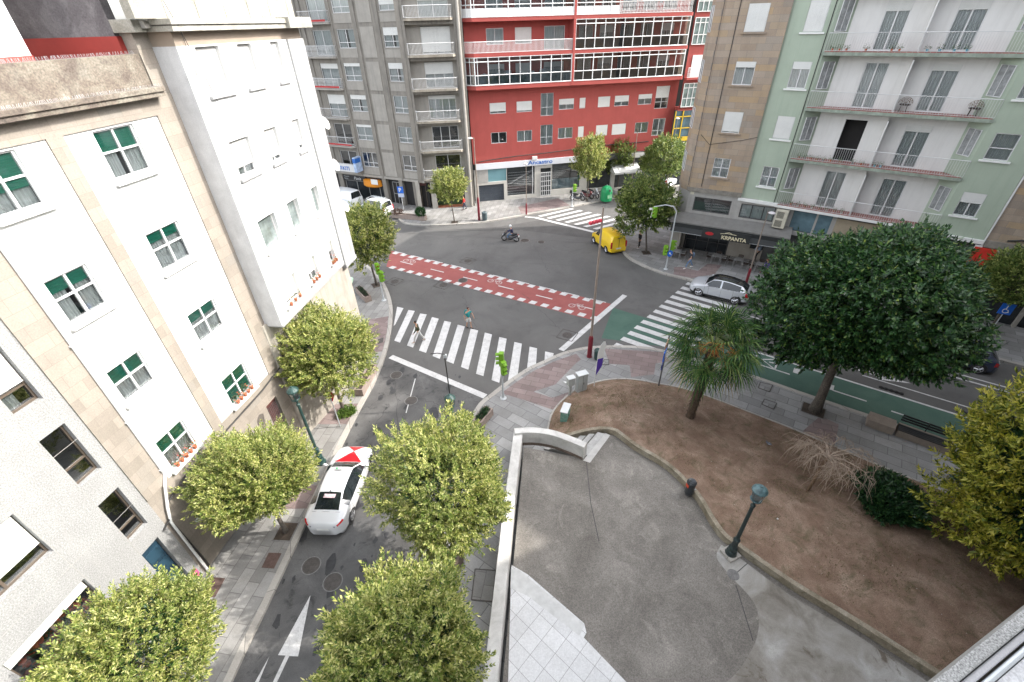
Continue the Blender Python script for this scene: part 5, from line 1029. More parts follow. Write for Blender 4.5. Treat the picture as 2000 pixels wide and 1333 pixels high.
tree('street_tree', (-11.75, 35.0, 4.4), (-11.6, 35.0, .13), midl, 'leafy tree behind the traffic light at the white corner pilaster', ST_, (1.15, 1.15, 1.3), seed=7, core=corem)
FT = 'small trees on the far pavements'
tree('street_tree', (-6.25, 49.5, 4.2), (-6.11, 49.55, .13), midl, 'small light green tree with bare trunk before the grey block', FT, (.9, .9, .9), .06, 8)
tree('street_tree', (9.9, 56.0, 4.9), (9.75, 55.6, .13), midl, 'slender light green tree before the red building, leftmost of three', FT, (.92, .92, 1.3), .07, 9)
tree('street_tree', (14.6, 60.5, 4.2), (14.6, 60.5, .13), midm[1], 'small darker tree before the red building between two lighter ones', FT, (.85, .85, 1.1), .07, 10)
tree('street_tree', (18.7, 56.5, 4.6), (18.9, 56.4, .13), midm[0], 'broad mid green tree between red building and stone corner', FT, (1.25, 1.25, 1.2), .09, 11)
tree('street_tree', (12.75, 40.6, 4.4), (13.1, 40.0, .13), midm[1], 'dense mid green tree beside the yellow van', FT, (1.28, 1.28, 1.3), .08, 12, core=corem)
tree('street_tree', (32.4, 25.1, 4.3), (32.6, 25.0, .13), midm[0], 'yellowish tree at the right edge behind the disabled parking sign', FT, (1.05, 1.05, .95), .08, 13)
big = crown_mesh('crown', 4.75, 3.8, 3400, 20, .21, .11, LF2, 41, .6, inner=.35, lump=.19, low=-.9, upb=.25, droop=.9, hole=.05)
tree('shade_tree', (16.95, 18.45, 7.15), (17.05, 18.35, .13), big, 'large dark green dome shaped tree beside the green cycle lane', None, (.93, .93, 1.02), .24, 14, limbs=9, cr=4.6)
yel = crown_mesh('crown', 2.9, 3.9, 2000, 20, .2, .07, LF3, 51, .5, lump=.17, low=-.9, hole=.3)
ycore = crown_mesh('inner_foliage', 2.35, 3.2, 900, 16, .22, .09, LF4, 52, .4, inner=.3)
zb = soil_at(18.2, 9.3)
tree('yellow_leaved_tree', (18.6, 9.3, 5.05), (18.6, 9.3, zb - .02), yel, 'tall yellow leaved tree with deep green inside at the right edge', None, (1.03, 1.03, 1.2), .13, 15, cr=2.6, core=ycore)
# low shrub
e = empty('shrub', (16.2, 11.7, soil_at(16.2, 11.7)), 'low dark green shrub on the bare soil under the weeping tree', 'shrub')
c = part('foliage', crown_mesh('foliage', 1.3, .62, 700, 14, .17, .07, LF4, 61, .3, inner=.4, low=-.1), e, (0, 0, .45))
trunk_mesh(.4, .04, 1.2, 3, (0, 0), 8).build('stem', BARK, e)
for x, y, r, lb in ((-9.7, 19.2, .33, 'tuft of weeds at the foot of the tree by the give way sign'),):
    w_ = bpy.data.objects.new('weeds', crown_mesh('weeds', r * 1.3, r * .4, 160, 8, .14, .05, mat_leaf('weed_leaf', [(0, (.06, .12, .02)), (1, (.16, .24, .05))]), 71, .15, low=0)); COL.objects.link(w_); w_.location = (x, y, .2); tag(w_, lb, 'weeds')
# palm
pz = soil_at(9.5, 17.5)
pe = empty('palm_tree', (9.5, 17.5, pz - .03), 'fan palm with orange fruit clusters on the bare soil bed', 'palm', scale=1.13)
mb = MB(); rg = random.Random(4); pts = []; rs = []
for i in range(40):
    t = i / 39; pts.append((.25 * t, -.05 + .1 * t, t * 4.3)); rs.append((.17 + .05 * t) * (1 + .09 * (i % 2)) * (1.15 if i < 2 else 1))
mb.tube(pts, rs, 12)
for i in range(420):
    t = rg.random() ** .7; a = rg.uniform(0, 6.28); r = .19 + .05 * t; p = Vector((.25 * t + math.cos(a) * r, math.sin(a) * r, t * 4.3)); q = p + Vector((math.cos(a) * .06, math.sin(a) * .06, -.1)); s_ = Vector((-math.sin(a), math.cos(a), 0)) * .02
    mb.quad(p - s_, p + s_, q + s_, q - s_)
mb.build('trunk', mat('palm_fibre', (.075, .05, .033), .95, .4, 8, fine=.4, fscale=40, bump=.8, stretch=(1, 1, .3)), pe)
PL = mat_leaf('palm_leaf', [(0, (.010, .034, .009)), (.4, (.024, .068, .016)), (.8, (.06, .12, .025)), (1, (.17, .21, .07))], rough=.6, trans=.12, spec=.2)
PD = mat_leaf('dry_palm_leaf', [(0, (.18, .13, .05)), (1, (.4, .32, .16))], rough=.7, trans=.1)
fr = MB(); dry = MB(); pt = MB()
for i in range(62):
    u = (i + .5) / 62; el = R(80) - R(128) * u ** .85; az = i * 2.39996 + rg.uniform(-.15, .15); d = Vector((math.cos(az) * math.cos(el), math.sin(az) * math.cos(el), math.sin(el)))
    o_ = Vector((.25, .05, 4.35)) + Vector((math.cos(az) * .12, math.sin(az) * .12, -.2 * u)); pl_ = rg.uniform(1.0, 1.3); c_ = o_ + d * pl_ + Vector((0, 0, -.12))
    (dry if u > .93 else pt).tube([o_, o_ + d * pl_ * .5 + Vector((0, 0, .03)), c_], [.018, .013, .01], 4)
    side = d.cross(Vector((0, 0, 1))); side = side.normalized() if side.length > .1 else Vector((1, 0, 0)); nrm = side.cross(d).normalized(); tgt = dry if u > .9 else fr; nb = 24
    for k in range(nb):
        th = R(-125) + R(250) * k / (nb - 1); dd = (d * math.cos(th) + side * math.sin(th) + nrm * .12 * math.cos(th * 2)).normalized(); L = rg.uniform(.85, 1.2) * (1 - .22 * abs(th) / 2.2)
        tip = c_ + dd * L + Vector((0, 0, -.22 * L - .30 * L * rg.random())); mid = c_ + dd * L * .55 + nrm * .02; s2 = dd.cross(nrm).normalized() * .027
        n = len(tgt.v); tgt.v += [tuple(c_ - s2 * .3), tuple(mid - s2), tuple(tip), tuple(mid + s2)]; tgt.f.append((n, n + 1, n + 2, n + 3))
fr.build('fronds', PL, pe); dry.build('dry_fronds', PD, pe); pt.build('leaf_stalks', mat('stalk_green', (.16, .2, .06), .6, .2), pe)
for ax, ay in ((-1.9, .1), (-2.6, .0), (-.9, -.1), (-1.4, -.45)):
    f = MB(); o_ = Vector((.25, .05, 4.3)); dd = Vector((math.cos(ax), math.sin(ax), 0)); t_ = o_ + dd * .85 + Vector((0, 0, ay + .1)); f.tube([o_, o_ + dd * .5 + Vector((0, 0, .25)), t_], .018, 5)
    for k in range(90):
        q = t_ + Vector((rg.gauss(0, .12), rg.gauss(0, .12), rg.gauss(-.1, .13))); f.lathe(tuple(q), [(0, -.025), (.025, 0), (0, .025)], 5)
        if k % 3 == 0: f.tube([t_, q], .005, 3, False)
    f.build('fruit_cluster', mat('orange_fruit', (.42, .16, .03), .7, .3, 12), pe)
# weeping bare tree
wx, wy = 13.15, 12.55; wz = soil_at(wx, wy)
we = empty('weeping_tree', (wx, wy, wz - .02), 'leafless weeping tree with arching pale twigs on bare soil', 'tree')
mb = MB(); topw = Vector((.55, .45, 1.75)); mb.tube([(0, 0, 0), (.1, .05, .5), (.3, .25, 1.1), topw], [.07, .06, .055, .07], 8); mb.tube([(-.12, -.1, 0), (.02, 0, .75)], .03, 6)
mb.build('trunk', mat('tan_bark', (.15, .095, .055), .9, .3, 6, fine=.3), we); mb = MB(); rg = random.Random(8)
for i in range(13):
    a = 6.283 * i / 13 + rg.uniform(-.2, .2); far = 1.0 + .55 * max(0, math.cos(a + .35)); d = Vector((math.cos(a), math.sin(a), 0)); side = Vector((-d.y, d.x, 0))
    L = [topw]; c_ = rg.uniform(-.35, .35)
    for k in range(1, 8):
        t = k / 7; L.append(topw + d * far * 1.25 * t + side * c_ * math.sin(t * 2.5) + Vector((rg.uniform(-.05, .05), rg.uniform(-.05, .05), .42 * math.sin(t * 2.3) - .35 * t * t)))
    mb.tube(L, [.038, .032, .026, .021, .016, .012, .009, .006], 5, False)
    for k in range(26):
        j = rg.randrange(1, 7); p = L[j].lerp(L[j + 1] if j < 7 else L[j], rg.random()); d2 = (d * rg.uniform(-.2, 1) + side * rg.uniform(-1.1, 1.1)).normalized(); l2 = rg.uniform(.25, .6); Q = [p]; v = d2 * .5 + Vector((0, 0, rg.uniform(.1, .7))); 
        for q in range(6):
            v = v + Vector((rg.uniform(-.25, .25), rg.uniform(-.25, .25), -.30 - .05 * q)); Q.append(Q[-1] + v.normalized() * l2 * .36)
        Q = [x if x.z > .05 else Vector((x.x, x.y, .05)) for x in Q]; mb.tube(Q, [.011, .009, .008, .007, .007, .006, .004], 4, False)
mb.build('twigs', mat('pale_twig', (.30, .235, .18), .85, .25, 5), we)
# litter and leaves on the soil (uncountable specks)
rg = random.Random(3); mb = MB()
for i in range(160):
    k = rg.randrange(10, 150); t = rg.uniform(.08, .92); p = ga[k].lerp(gb[k], t); z = soil_z(t, k, p) + .012; a = rg.uniform(0, 6.28); s_ = rg.uniform(.012, .03)
    mb.quad((p.x, p.y, z), (p.x + s_ * math.cos(a), p.y + s_ * math.sin(a), z + .006), (p.x + s_ * 1.4 * math.cos(a + .7), p.y + s_ * 1.4 * math.sin(a + .7), z), (p.x + s_ * math.cos(a + 1.5), p.y + s_ * math.sin(a + 1.5), z + .01))
tag(mb.build('litter', mat('pale_litter', (.5, .48, .42), .8, .3)), kind='stuff')
GR = mat_leaf('dry_grass', [(0, (.12, .085, .04)), (.5, (.17, .13, .06)), (.7, (.13, .15, .05)), (1, (.32, .25, .15))]); g = np.random.default_rng(9); P = []
for c in range(260):
    k = int(g.integers(4, 150)); t = g.uniform(.05, .9); p = ga[k].lerp(gb[k], t); rr = g.uniform(.15, .5)
    for j in range(80):
        x, y = p.x + g.normal() * rr, p.y + g.normal() * rr; P.append((x, y))
P = np.array(P); from_ = np.array([[q.x, q.y] for q in ga]); to_ = np.array([[q.x, q.y] for q in gb])
Z = []; ok = []
for x, y in P:
    v = np.array([x, y]); ab = to_ - from_; tt = ((v - from_) * ab).sum(1) / (ab ** 2).sum(1); dd = np.linalg.norm(from_ + ab * tt[:, None] - v, axis=1); i = int(dd.argmin())
    if .02 < tt[i] < .97 and dd[i] < .3: ok.append((x, y)); Z.append(soil_z(float(tt[i]), i, Vector((x, y))))
P3 = np.column_stack([np.array(ok), np.array(Z) - .005]); n = len(P3); D = _unit(g.normal(size=(n, 3)) * .8 + np.array([0, 0, .8])); S = _unit(np.cross(D, g.normal(size=(n, 3))))
go = bpy.data.objects.new('grass', leaf_mesh('grass', P3, D, S, g.uniform(.05, .13, n), g.uniform(.008, .02, n), GR)); COL.objects.link(go); tag(go, kind='stuff')
def planter(x, y, rz, L, label, plants=True, wd=.55, h=.5):
    e = empty('planter', (x, y, .13), label, 'planter', 'long granite planters on the pavements', rz); m = MB()
    m.box(-L / 2, L / 2, -wd / 2, -wd / 2 + .08, 0, h); m.box(-L / 2, L / 2, wd / 2 - .08, wd / 2, 0, h); m.box(-L / 2, -L / 2 + .08, -wd / 2 + .08, wd / 2 - .08, 0, h); m.box(L / 2 - .08, L / 2, -wd / 2 + .08, wd / 2 - .08, 0, h)
    m.build('box', mat('pinkish_granite', (.27, .215, .185), .8, .15, 3, fine=.2, fscale=50), e); MB().box(-L / 2 + .08, L / 2 - .08, -wd / 2 + .08, wd / 2 - .08, .05, h - .08).build('soil', SOILD, e)
    if plants: part('foliage', crown_mesh('foliage', L * .4, .18, 90, 8, .12, .05, LF4, 81, .15, low=0), e, (0, 0, h - .05)).scale = (1, wd / L * 1.1, 1)
    return e
planter(-9.22, 21.9, R(83), 2.5, 'long granite planter under the tree at the left end of the stop line', False)
planter(-12.2, 33.0, R(-55), 2.2, 'granite planter behind the left traffic light tree')
planter(-1.75, 18.3, R(60), 1.3, 'granite planter with shrub at the corner above the biggest round tree')
pl = planter(-11.5, 51.2, R(-18), 4.3, 'long granite planter with clipped ball bush in front of the grey block', False)
bb = empty('ball_bush', (-10.05, 50.85, .6), 'clipped round green bush in the long planter', 'bush'); part('foliage', crown_mesh('foliage', .62, .6, 420, 9, .09, .05, mat_leaf('box_leaf', [(0, (.01, .05, .012)), (1, (.04, .13, .03))]), 91, .08, lump=.02, low=-.6), bb, (0, 0, .35))
e = empty('dark_plant', (-13.0, 51.8, .6), 'dark reddish plant in the long planter beside the parking sign', 'plant'); part('foliage', crown_mesh('foliage', .7, .3, 120, 9, .12, .05, mat_leaf('dark_red_leaf', [(0, (.03, .015, .012)), (1, (.1, .05, .04))]), 92, .12, low=-.2), e, (0, 0, .1))
# ---------------------------------------------------------------- vehicles
def paint(name, col, metal=0.0): return mat(name, col, .28, .03, 1, metal=metal, coat=1.0)
CARGLASS = mat('car_glass', (.012, .016, .018), .04, .4, 1.2, spec=.9)
LAMPR = mat('tail_lamp_red', (.42, .01, .012), .15, .1, coat=1.0); LAMPW = mat('head_lamp_clear', (.6, .62, .65), .1, .2, 8, coat=1.0)
PLATE = mat('number_plate', (.62, .62, .6), .5)
PROF = {  # t from nose to tail : t, top height, belt height, half width, half width of roof
 'sedan': [(0, .50, .46, .62, .50), (.02, .62, .57, .76, .62), (.06, .72, .66, .85, .72), (.16, .84, .78, .90, .76), (.26, .93, .87, .915, .74), (.285, .95, .90, .915, .72), (.42, 1.38, .93, .92, .57), (.50, 1.455, .94, .92, .575), (.62, 1.45, .95, .92, .57), (.70, 1.39, .96, .92, .56), (.86, 1.08, .98, .905, .62), (.93, 1.03, .97, .87, .70), (.98, 1.0, .88, .80, .66), (1, .86, .70, .72, .60)],
 'suv': [(0, .62, .56, .66, .52), (.02, .80, .70, .80, .66), (.07, .92, .82, .88, .76), (.16, 1.0, .92, .92, .80), (.24, 1.06, 1.0, .93, .76), (.26, 1.08, 1.02, .93, .74), (.38, 1.56, 1.05, .93, .62), (.48, 1.65, 1.07, .93, .63), (.66, 1.63, 1.09, .93, .62), (.84, 1.50, 1.12, .91, .60), (.865, 1.46, 1.13, .90, .60), (.95, 1.12, 1.08, .88, .70), (.98, 1.02, .95, .84, .70), (1, .86, .72, .76, .62)],
 'van': [(0, .60, .54, .66, .52), (.02, .80, .72, .80, .66), (.06, .92, .84, .86, .74), (.14, 1.03, .97, .89, .74), (.20, 1.10, 1.06, .89, .72), (.33, 1.72, 1.08, .90, .66), (.42, 1.84, 1.10, .90, .68), (.60, 1.88, 1.10, .90, .69), (.85, 1.86, 1.10, .90, .69), (.955, 1.82, 1.10, .90, .68), (.975, 1.74, 1.10, .89, .68), (.99, 1.12, 1.05, .88, .80), (.998, .9, .8, .86, .78), (1, .62, .55, .84, .76)],
 'hatch': [(0, .55, .5, .62, .5), (.02, .68, .6, .76, .62), (.08, .80, .74, .84, .72), (.2, .93, .87, .87, .72), (.24, .96, .92, .87, .70), (.38, 1.4, .95, .875, .57), (.5, 1.5, .96, .875, .575), (.7, 1.47, .98, .87, .57), (.84, 1.38, 1.0, .86, .56), (.87, 1.3, 1.0, .86, .57), (.96, .98, .94, .83, .66), (.985, .86, .8, .8, .66), (1, .7, .6, .74, .6)]}
GL = {'sedan': ((.288, .415), (.705, .855), (.33, .79), ()), 'suv': ((.262, .375), (.87, .945), (.30, .84), (.53,)), 'van': ((.205, .325), (.972, .989), (.25, .42), ()), 'hatch': ((.245, .375), (.872, .955), (.29, .83), (.52,))}
def car(label, loc, rz, kind, L, pnt, W=1.0, roofm=None, wheel=.33, sides=None, plate=True, group=None, cat='car', name='parked_car', H=1.0, rear_glass=True):
    e = empty(name, (loc[0], loc[1], loc[2] if len(loc) > 2 else .006), label, cat, group, rz); S = PROF[kind]; ws, rw_, sg_, pil = GL[kind]; sg_ = sides or sg_
    ts = sorted(set([s[0] for s in S] + [round(i / 60, 4) for i in range(61)] + list(ws) + list(rw_) + list(sg_) + [p + d for p in pil for d in (-.012, .012)] + [.07, .93, .985, .012]))
    T = np.array([s[0] for s in S]); A = np.array(S)
    def cubic(t, c):
        i = max(0, min(len(T) - 2, int(np.searchsorted(T, t, 'right') - 1))); y = A[:, c]
        m = lambda k: 0 if k in (0, len(T) - 1) and False else (y[min(k + 1, len(T) - 1)] - y[max(k - 1, 0)]) / max(1e-6, T[min(k + 1, len(T) - 1)] - T[max(k - 1, 0)])
        h = T[i + 1] - T[i]; u = (t - T[i]) / h; lin = y[i] + (y[i + 1] - y[i]) * u; her = (2 * u ** 3 - 3 * u ** 2 + 1) * y[i] + (u ** 3 - 2 * u ** 2 + u) * h * m(i) + (-2 * u ** 3 + 3 * u ** 2) * y[i + 1] + (u ** 3 - u ** 2) * h * m(i + 1)
        return lin * .45 + her * .55
    rings = []
    for t in ts:
        h, b, w_, r = [cubic(t, c) for c in (1, 2, 3, 4)]; h *= H; b = b * H if H != 1 else b; w_ *= W; r *= W; tp = 1 - .40 * (max(0, .10 - t) / .10) ** 2 - (.26 if kind != 'van' else .03) * (max(0, t - .93) / .07) ** 2; w_ *= tp; r *= tp; x = L / 2 - t * L; z0 = .2 + (.1 if t < .03 or t > .97 else 0); cr = .035 if h - b > .2 else .02
        h_ = h - cr; q = [(0, h_ + cr), (r * .5, h_ + cr * .8), (r * .9, h_ + .0), (r, h_ - .035 * min(1, (h - b) * 3 + .3)), (r + (w_ - r) * .48, h_ - .03 + (b - h_) * .52), (w_ * .982, b + .015), (w_, b - .05), (w_ * 1.008, b * .5 + .22), (w_ * .995, .36), (w_ * .95, z0), (w_ * .5, z0 - .02), (0, z0 - .02)]
        rings.append([(x, y, z) for y, z in q])
    cats = {}
    def face(cat_, a, b, c, d):
        m = cats.setdefault(cat_, MB()); n = len(m.v); m.v += [a, b, c, d]; m.f.append((n, n + 1, n + 2, n + 3))
    for i in range(len(ts) - 1):
        tm = (ts[i] + ts[i + 1]) / 2; A_, B_ = rings[i], rings[i + 1]
        for j in range(11):
            k = 'body'
            if ws[0] < tm < ws[1] and j < 2: k = 'windscreen'
            elif rw_[0] < tm < rw_[1] and j < 2 and rear_glass: k = 'rear_window'
            elif roofm is not None and ws[1] <= tm <= rw_[0] and j < 2: k = 'roof_panel'
            elif sg_[0] < tm < sg_[1] and j in (3, 4) and not any(abs(tm - p) < .012 for p in pil): k = 'side_window'
            elif tm < .07 and .012 < tm and j in (5, 6): k = 'headlight'
            elif tm > .93 and tm < .985 and j in ((4, 5) if kind == 'sedan' else (5, 6)) and kind != 'van': k = 'tail_light'
            elif j == 8 or j == 9: k = 'sill'
            for s_ in (1, -1):
                f = lambda p: (p[0], p[1] * s_, p[2]); q = [f(A_[j]), f(A_[j + 1]), f(B_[j + 1]), f(B_[j])]; kk = k
                if k in ('side_window', 'headlight', 'tail_light'): kk = k + ('_l' if s_ > 0 else '_r')
                face(kk, *(q if s_ > 0 else q[::-1]))
    for s_, rg_ in ((0, rings[0]), (1, rings[-1])):
        m = cats['body']; n = len(m.v); pts = [(p[0], p[1], p[2]) for p in rg_] + [(p[0], -p[1], p[2]) for p in rg_[::-1][1:-1]]; m.v += pts; m.f.append(tuple(range(n, n + len(pts))))
    for tq in ((.27, .34, .545, .74) if kind != 'van' else (.3, .47)):
        for s_ in (1, -1):
            sm_ = MB(); h, b, w_, r = [cubic(tq, c) for c in (1, 2, 3, 4)]; w_ *= W; q = [(w_ * .986, b + .01), (w_ + .002, b - .05), (w_ * 1.008 + .003, b * .5 + .22), (w_ * .995 + .003, .36)]
            for (y0, z0_), (y1, z1_) in zip(q[:-1], q[1:]): x = L / 2 - tq * L; sm_.quad((x - .006, s_ * y0, z0_), (x + .006, s_ * y0, z0_), (x + .006, s_ * y1, z1_), (x - .006, s_ * y1, z1_))
            sm_.build('door_gap', BLACK, e)
    if kind in ('sedan', 'hatch', 'suv'):
        for tq in ((.262, .872) if kind == 'sedan' else (.235,)):
            h, b, w_, r = [cubic(tq, c) for c in (1, 2, 3, 4)]; x = L / 2 - tq * L; h_ = h * H; sm_ = MB(); sm_.quad((x - .007, -r * W, h_ - .018), (x + .007, -r * W, h_ - .018), (x + .007, 0, h_ + .004), (x - .007, 0, h_ + .004)); sm_.quad((x - .007, 0, h_ + .004), (x + .007, 0, h_ + .004), (x + .007, r * W, h_ - .018), (x - .007, r * W, h_ - .018)); sm_.build('panel_gap', BLACK, e)
    MM = {'body': pnt, 'windscreen': CARGLASS, 'rear_window': CARGLASS, 'roof_panel': roofm, 'side_window': CARGLASS, 'headlight': LAMPW, 'tail_light': LAMPR, 'sill': mat('dark_sill', (.03, .03, .032), .5) if kind in ('suv', 'van') else pnt}
    for k, m in cats.items():
        base = k[:-2] if k[-2:] in ('_l', '_r') else k; o = m.build(base, MM[base], e)
        bm = __import__('bmesh').new(); bm.from_mesh(o.data); __import__('bmesh').ops.remove_doubles(bm, verts=bm.verts, dist=.0008); __import__('bmesh').ops.recalc_face_normals(bm, faces=bm.faces); bm.to_mesh(o.data); bm.free(); o.data.shade_smooth()
    hw = .9 * W
    for tx in (.19, .80):
        for s_ in (1, -1):
            x = L / 2 - tx * L; y = s_ * (hw + .005)
            MB().tube([(x, y - s_ * .24, wheel + .03), (x, y + s_ * .012, wheel + .03)], wheel + .055, 24).build('wheel_arch', BLACK, e)
            w_ = MB().tube([(x, y - s_ * .2, wheel), (x, y + s_ * .005, wheel), (x, y + s_ * .03, wheel)], [wheel, wheel, wheel * .93], 24).build('wheel', RUBBER, e)
            rm = MB().tube([(x, y + s_ * .03, wheel), (x, y + s_ * .034, wheel)], wheel * .3, 12)
            for k in range(5):
                a = 2 * math.pi * k / 5; rm.tube([(x, y + s_ * .036, wheel), (x + math.cos(a) * wheel * .66, y + s_ * .03, wheel + math.sin(a) * wheel * .66)], [.05, .035], 4)
            n_ = 24
            for k in range(n_):
                a, b = 2 * math.pi * k / n_, 2 * math.pi * (k + 1) / n_; rm.quad(*[(x + math.cos(t_) * wheel * r_, y + s_ * .033, wheel + math.sin(t_) * wheel * r_) for t_, r_ in ((a, .72), (b, .72), (b, .6), (a, .6))])
            rm.build('rim', CHROME, w_)
    for s_ in (1, -1):
        x = L / 2 - (ws[0] + .045) * L; m = MB(); z = cubic(ws[0], 2) + .1; m.tube([(x, s_ * hw * .97, z - .04), (x, s_ * (hw + .1), z)], .02, 5); m.tube([(x - .03, s_ * (hw + .04), z + .02), (x - .02, s_ * (hw + .14), z + .03), (x - .03, s_ * (hw + .23), z + .02)], [.05, .075, .05], 8); m.build('mirror', pnt, e, smooth=True)
    if plate: MB().box(-L / 2 - .012, -L / 2 + .05, -.26, .26, .62 if kind != 'van' else .58, .74 if kind != 'van' else .70).build('number_plate', PLATE, e)
    return e
WP2 = paint('taxi_white_paint', (.56, .565, .57)); 
tx = car('white taxi with red diamond pattern on its bonnet driving up the side street', (-8.32, 13.85), R(86.8), 'sedan', 4.85, WP2, 1.0, plate=True, name='taxi', cat='taxi')
MB().box(-2.40, -2.36, -.55, .55, .78, .86).build('rear_recess', mat('plate_recess', (.12, .13, .16), .4), tx)
S = np.array(PROF['sedan'])
def hood_z(x): t = (4.85 / 2 - x) / 4.85; return float(np.interp(t, S[:, 0], S[:, 1])) + .012
RP = paint('taxi_red_vinyl', (.55, .012, .02))
def hoodtri(P, name):
    m = MB(); n = 10
    a, b, c = [Vector(p) for p in P]
    for i in range(n):
        l0, r0, l1, r1 = a.lerp(b, i / n), a.lerp(c, i / n), a.lerp(b, (i + 1) / n), a.lerp(c, (i + 1) / n)
        for k in range(4):
            q = [l0.lerp(r0, k / 4), l0.lerp(r0, (k + 1) / 4), l1.lerp(r1, (k + 1) / 4), l1.lerp(r1, k / 4)]
            m.quad(*[(p.x, p.y, hood_z(p.x) - .02 * abs(p.y) ** 2 * 1.2) for p in q])
    m.build(name, RP, tx, smooth=True)
hoodtri(((1.86, 0), (1.06, .66), (1.06, -.66)), 'bonnet_marking'); hoodtri(((1.86, 0), (2.26, .42), (2.26, -.42)), 'bonnet_marking')
m = MB(); m.box(.12, .22, -.17, .17, 1.455, 1.545); m.build('roof_sign', mat('roof_sign_grey', (.5, .52, .5), .3, .2, 9), tx, bevel=.02); MB().box(.14, .2, .03, .13, 1.545, 1.575).build('roof_lamp', mat('green_lamp', (.05, .4, .12), .3), tx)
MB().tube([(-.95, 0, 1.40), (-1.12, 0, 1.49)], [.03, .012], 6).build('aerial', BLACK, tx)
MB().box(-1.32, -1.12, -.3, .22, 1.375, 1.385).xf(Matrix.Identity(4)).build('window_sticker', mat('pink_white_sticker', (.5, .38, .4), .5, .5, 14), tx)
m = MB()
for i in range(9):
    for k in range(2): m.box(1.15 + .09 * i, 1.19 + .09 * i, -.918 - .0, -.912, .62 + .09 * k + .045 * (i % 2), .66 + .09 * k + .045 * (i % 2))
m.build('checker_marking', BLACK, tx)
sv = car('silver SUV with black glass roof driving over the zebra crossing', (16.8, 31.75), R(147), 'suv', 4.5, paint('silver_paint', (.55, .57, .60), .3), 1.0, roofm=mat('black_roof_glass', (.012, .013, .014), .08, .2, coat=1.0), wheel=.36, name='car')
yv = car('yellow panel van parked at the corner kerb with its rear to us', (9.75, 42.0), R(108), 'van', 4.15, paint('yellow_paint', (.78, .52, .008)), .97, name='parked_van', cat='van', rear_glass=False, wheel=.31)
m = MB()
for s_ in (1, -1): m.box(-2.09, -1.98, min(s_ * .70, s_ * .85), max(s_ * .70, s_ * .85), .72, 1.3)
m.build('tail_light', LAMPR, yv); m = MB(); m.box(-2.085, -2.06, -.01, .01, .5, 1.6); m.box(-2.09, -2.06, -.2, .2, 1.62, 1.66); m.build('door_seam', BLACK, yv)
wv = car('white panel van with roof rack parked before the grey block', (-15.9, 53.6), R(150), 'van', 4.3, paint('white_paint_van', (.68, .70, .72)), .97, sides=(.25, .9), name='parked_van', cat='van', wheel=.31)
m = MB(); [m.tube([(x, -.6, 1.95), (x, .6, 1.95)], .025, 5) for x in (-1.4, -.4, .5)]; [m.tube([(-1.5, y, 1.93), (.6, y, 1.93)], .025, 5) for y in (-.6, .6)]; m.tube([(-1.3, -.2, 2.0), (.5, -.2, 2.0)], .05, 6); m.build('roof_rack', STEEL, wv)
m = MB()
for s_ in (1, -1): m.box(-2.16, -2.08, min(s_ * .70, s_ * .85), max(s_ * .70, s_ * .85), .72, 1.2)
m.build('tail_light', LAMPR, wv)
car('long white van half hidden behind the leafy corner tree', (-20.9, 57.2), R(148), 'van', 5.6, paint('white_paint_van', (.68, .70, .72)), 1.08, H=1.15, name='parked_van', cat='van')
car('dark hatchback parked beside the green recycling container', (15.9, 57.3), R(27), 'hatch', 4.1, paint('black_paint', (.02, .022, .028)), .97, name='parked_car')
car('white car half hidden behind the broad tree in the far side street', (22.4, 61.9), R(22), 'hatch', 4.1, paint('white_paint_car', (.68, .70, .72)), .97, name='parked_car')
car('dark blue car driving behind the big dark green tree', (28.2, 22.75), R(143), 'hatch', 4.3, paint('dark_blue_paint', (.015, .025, .055)), .98, name='car')
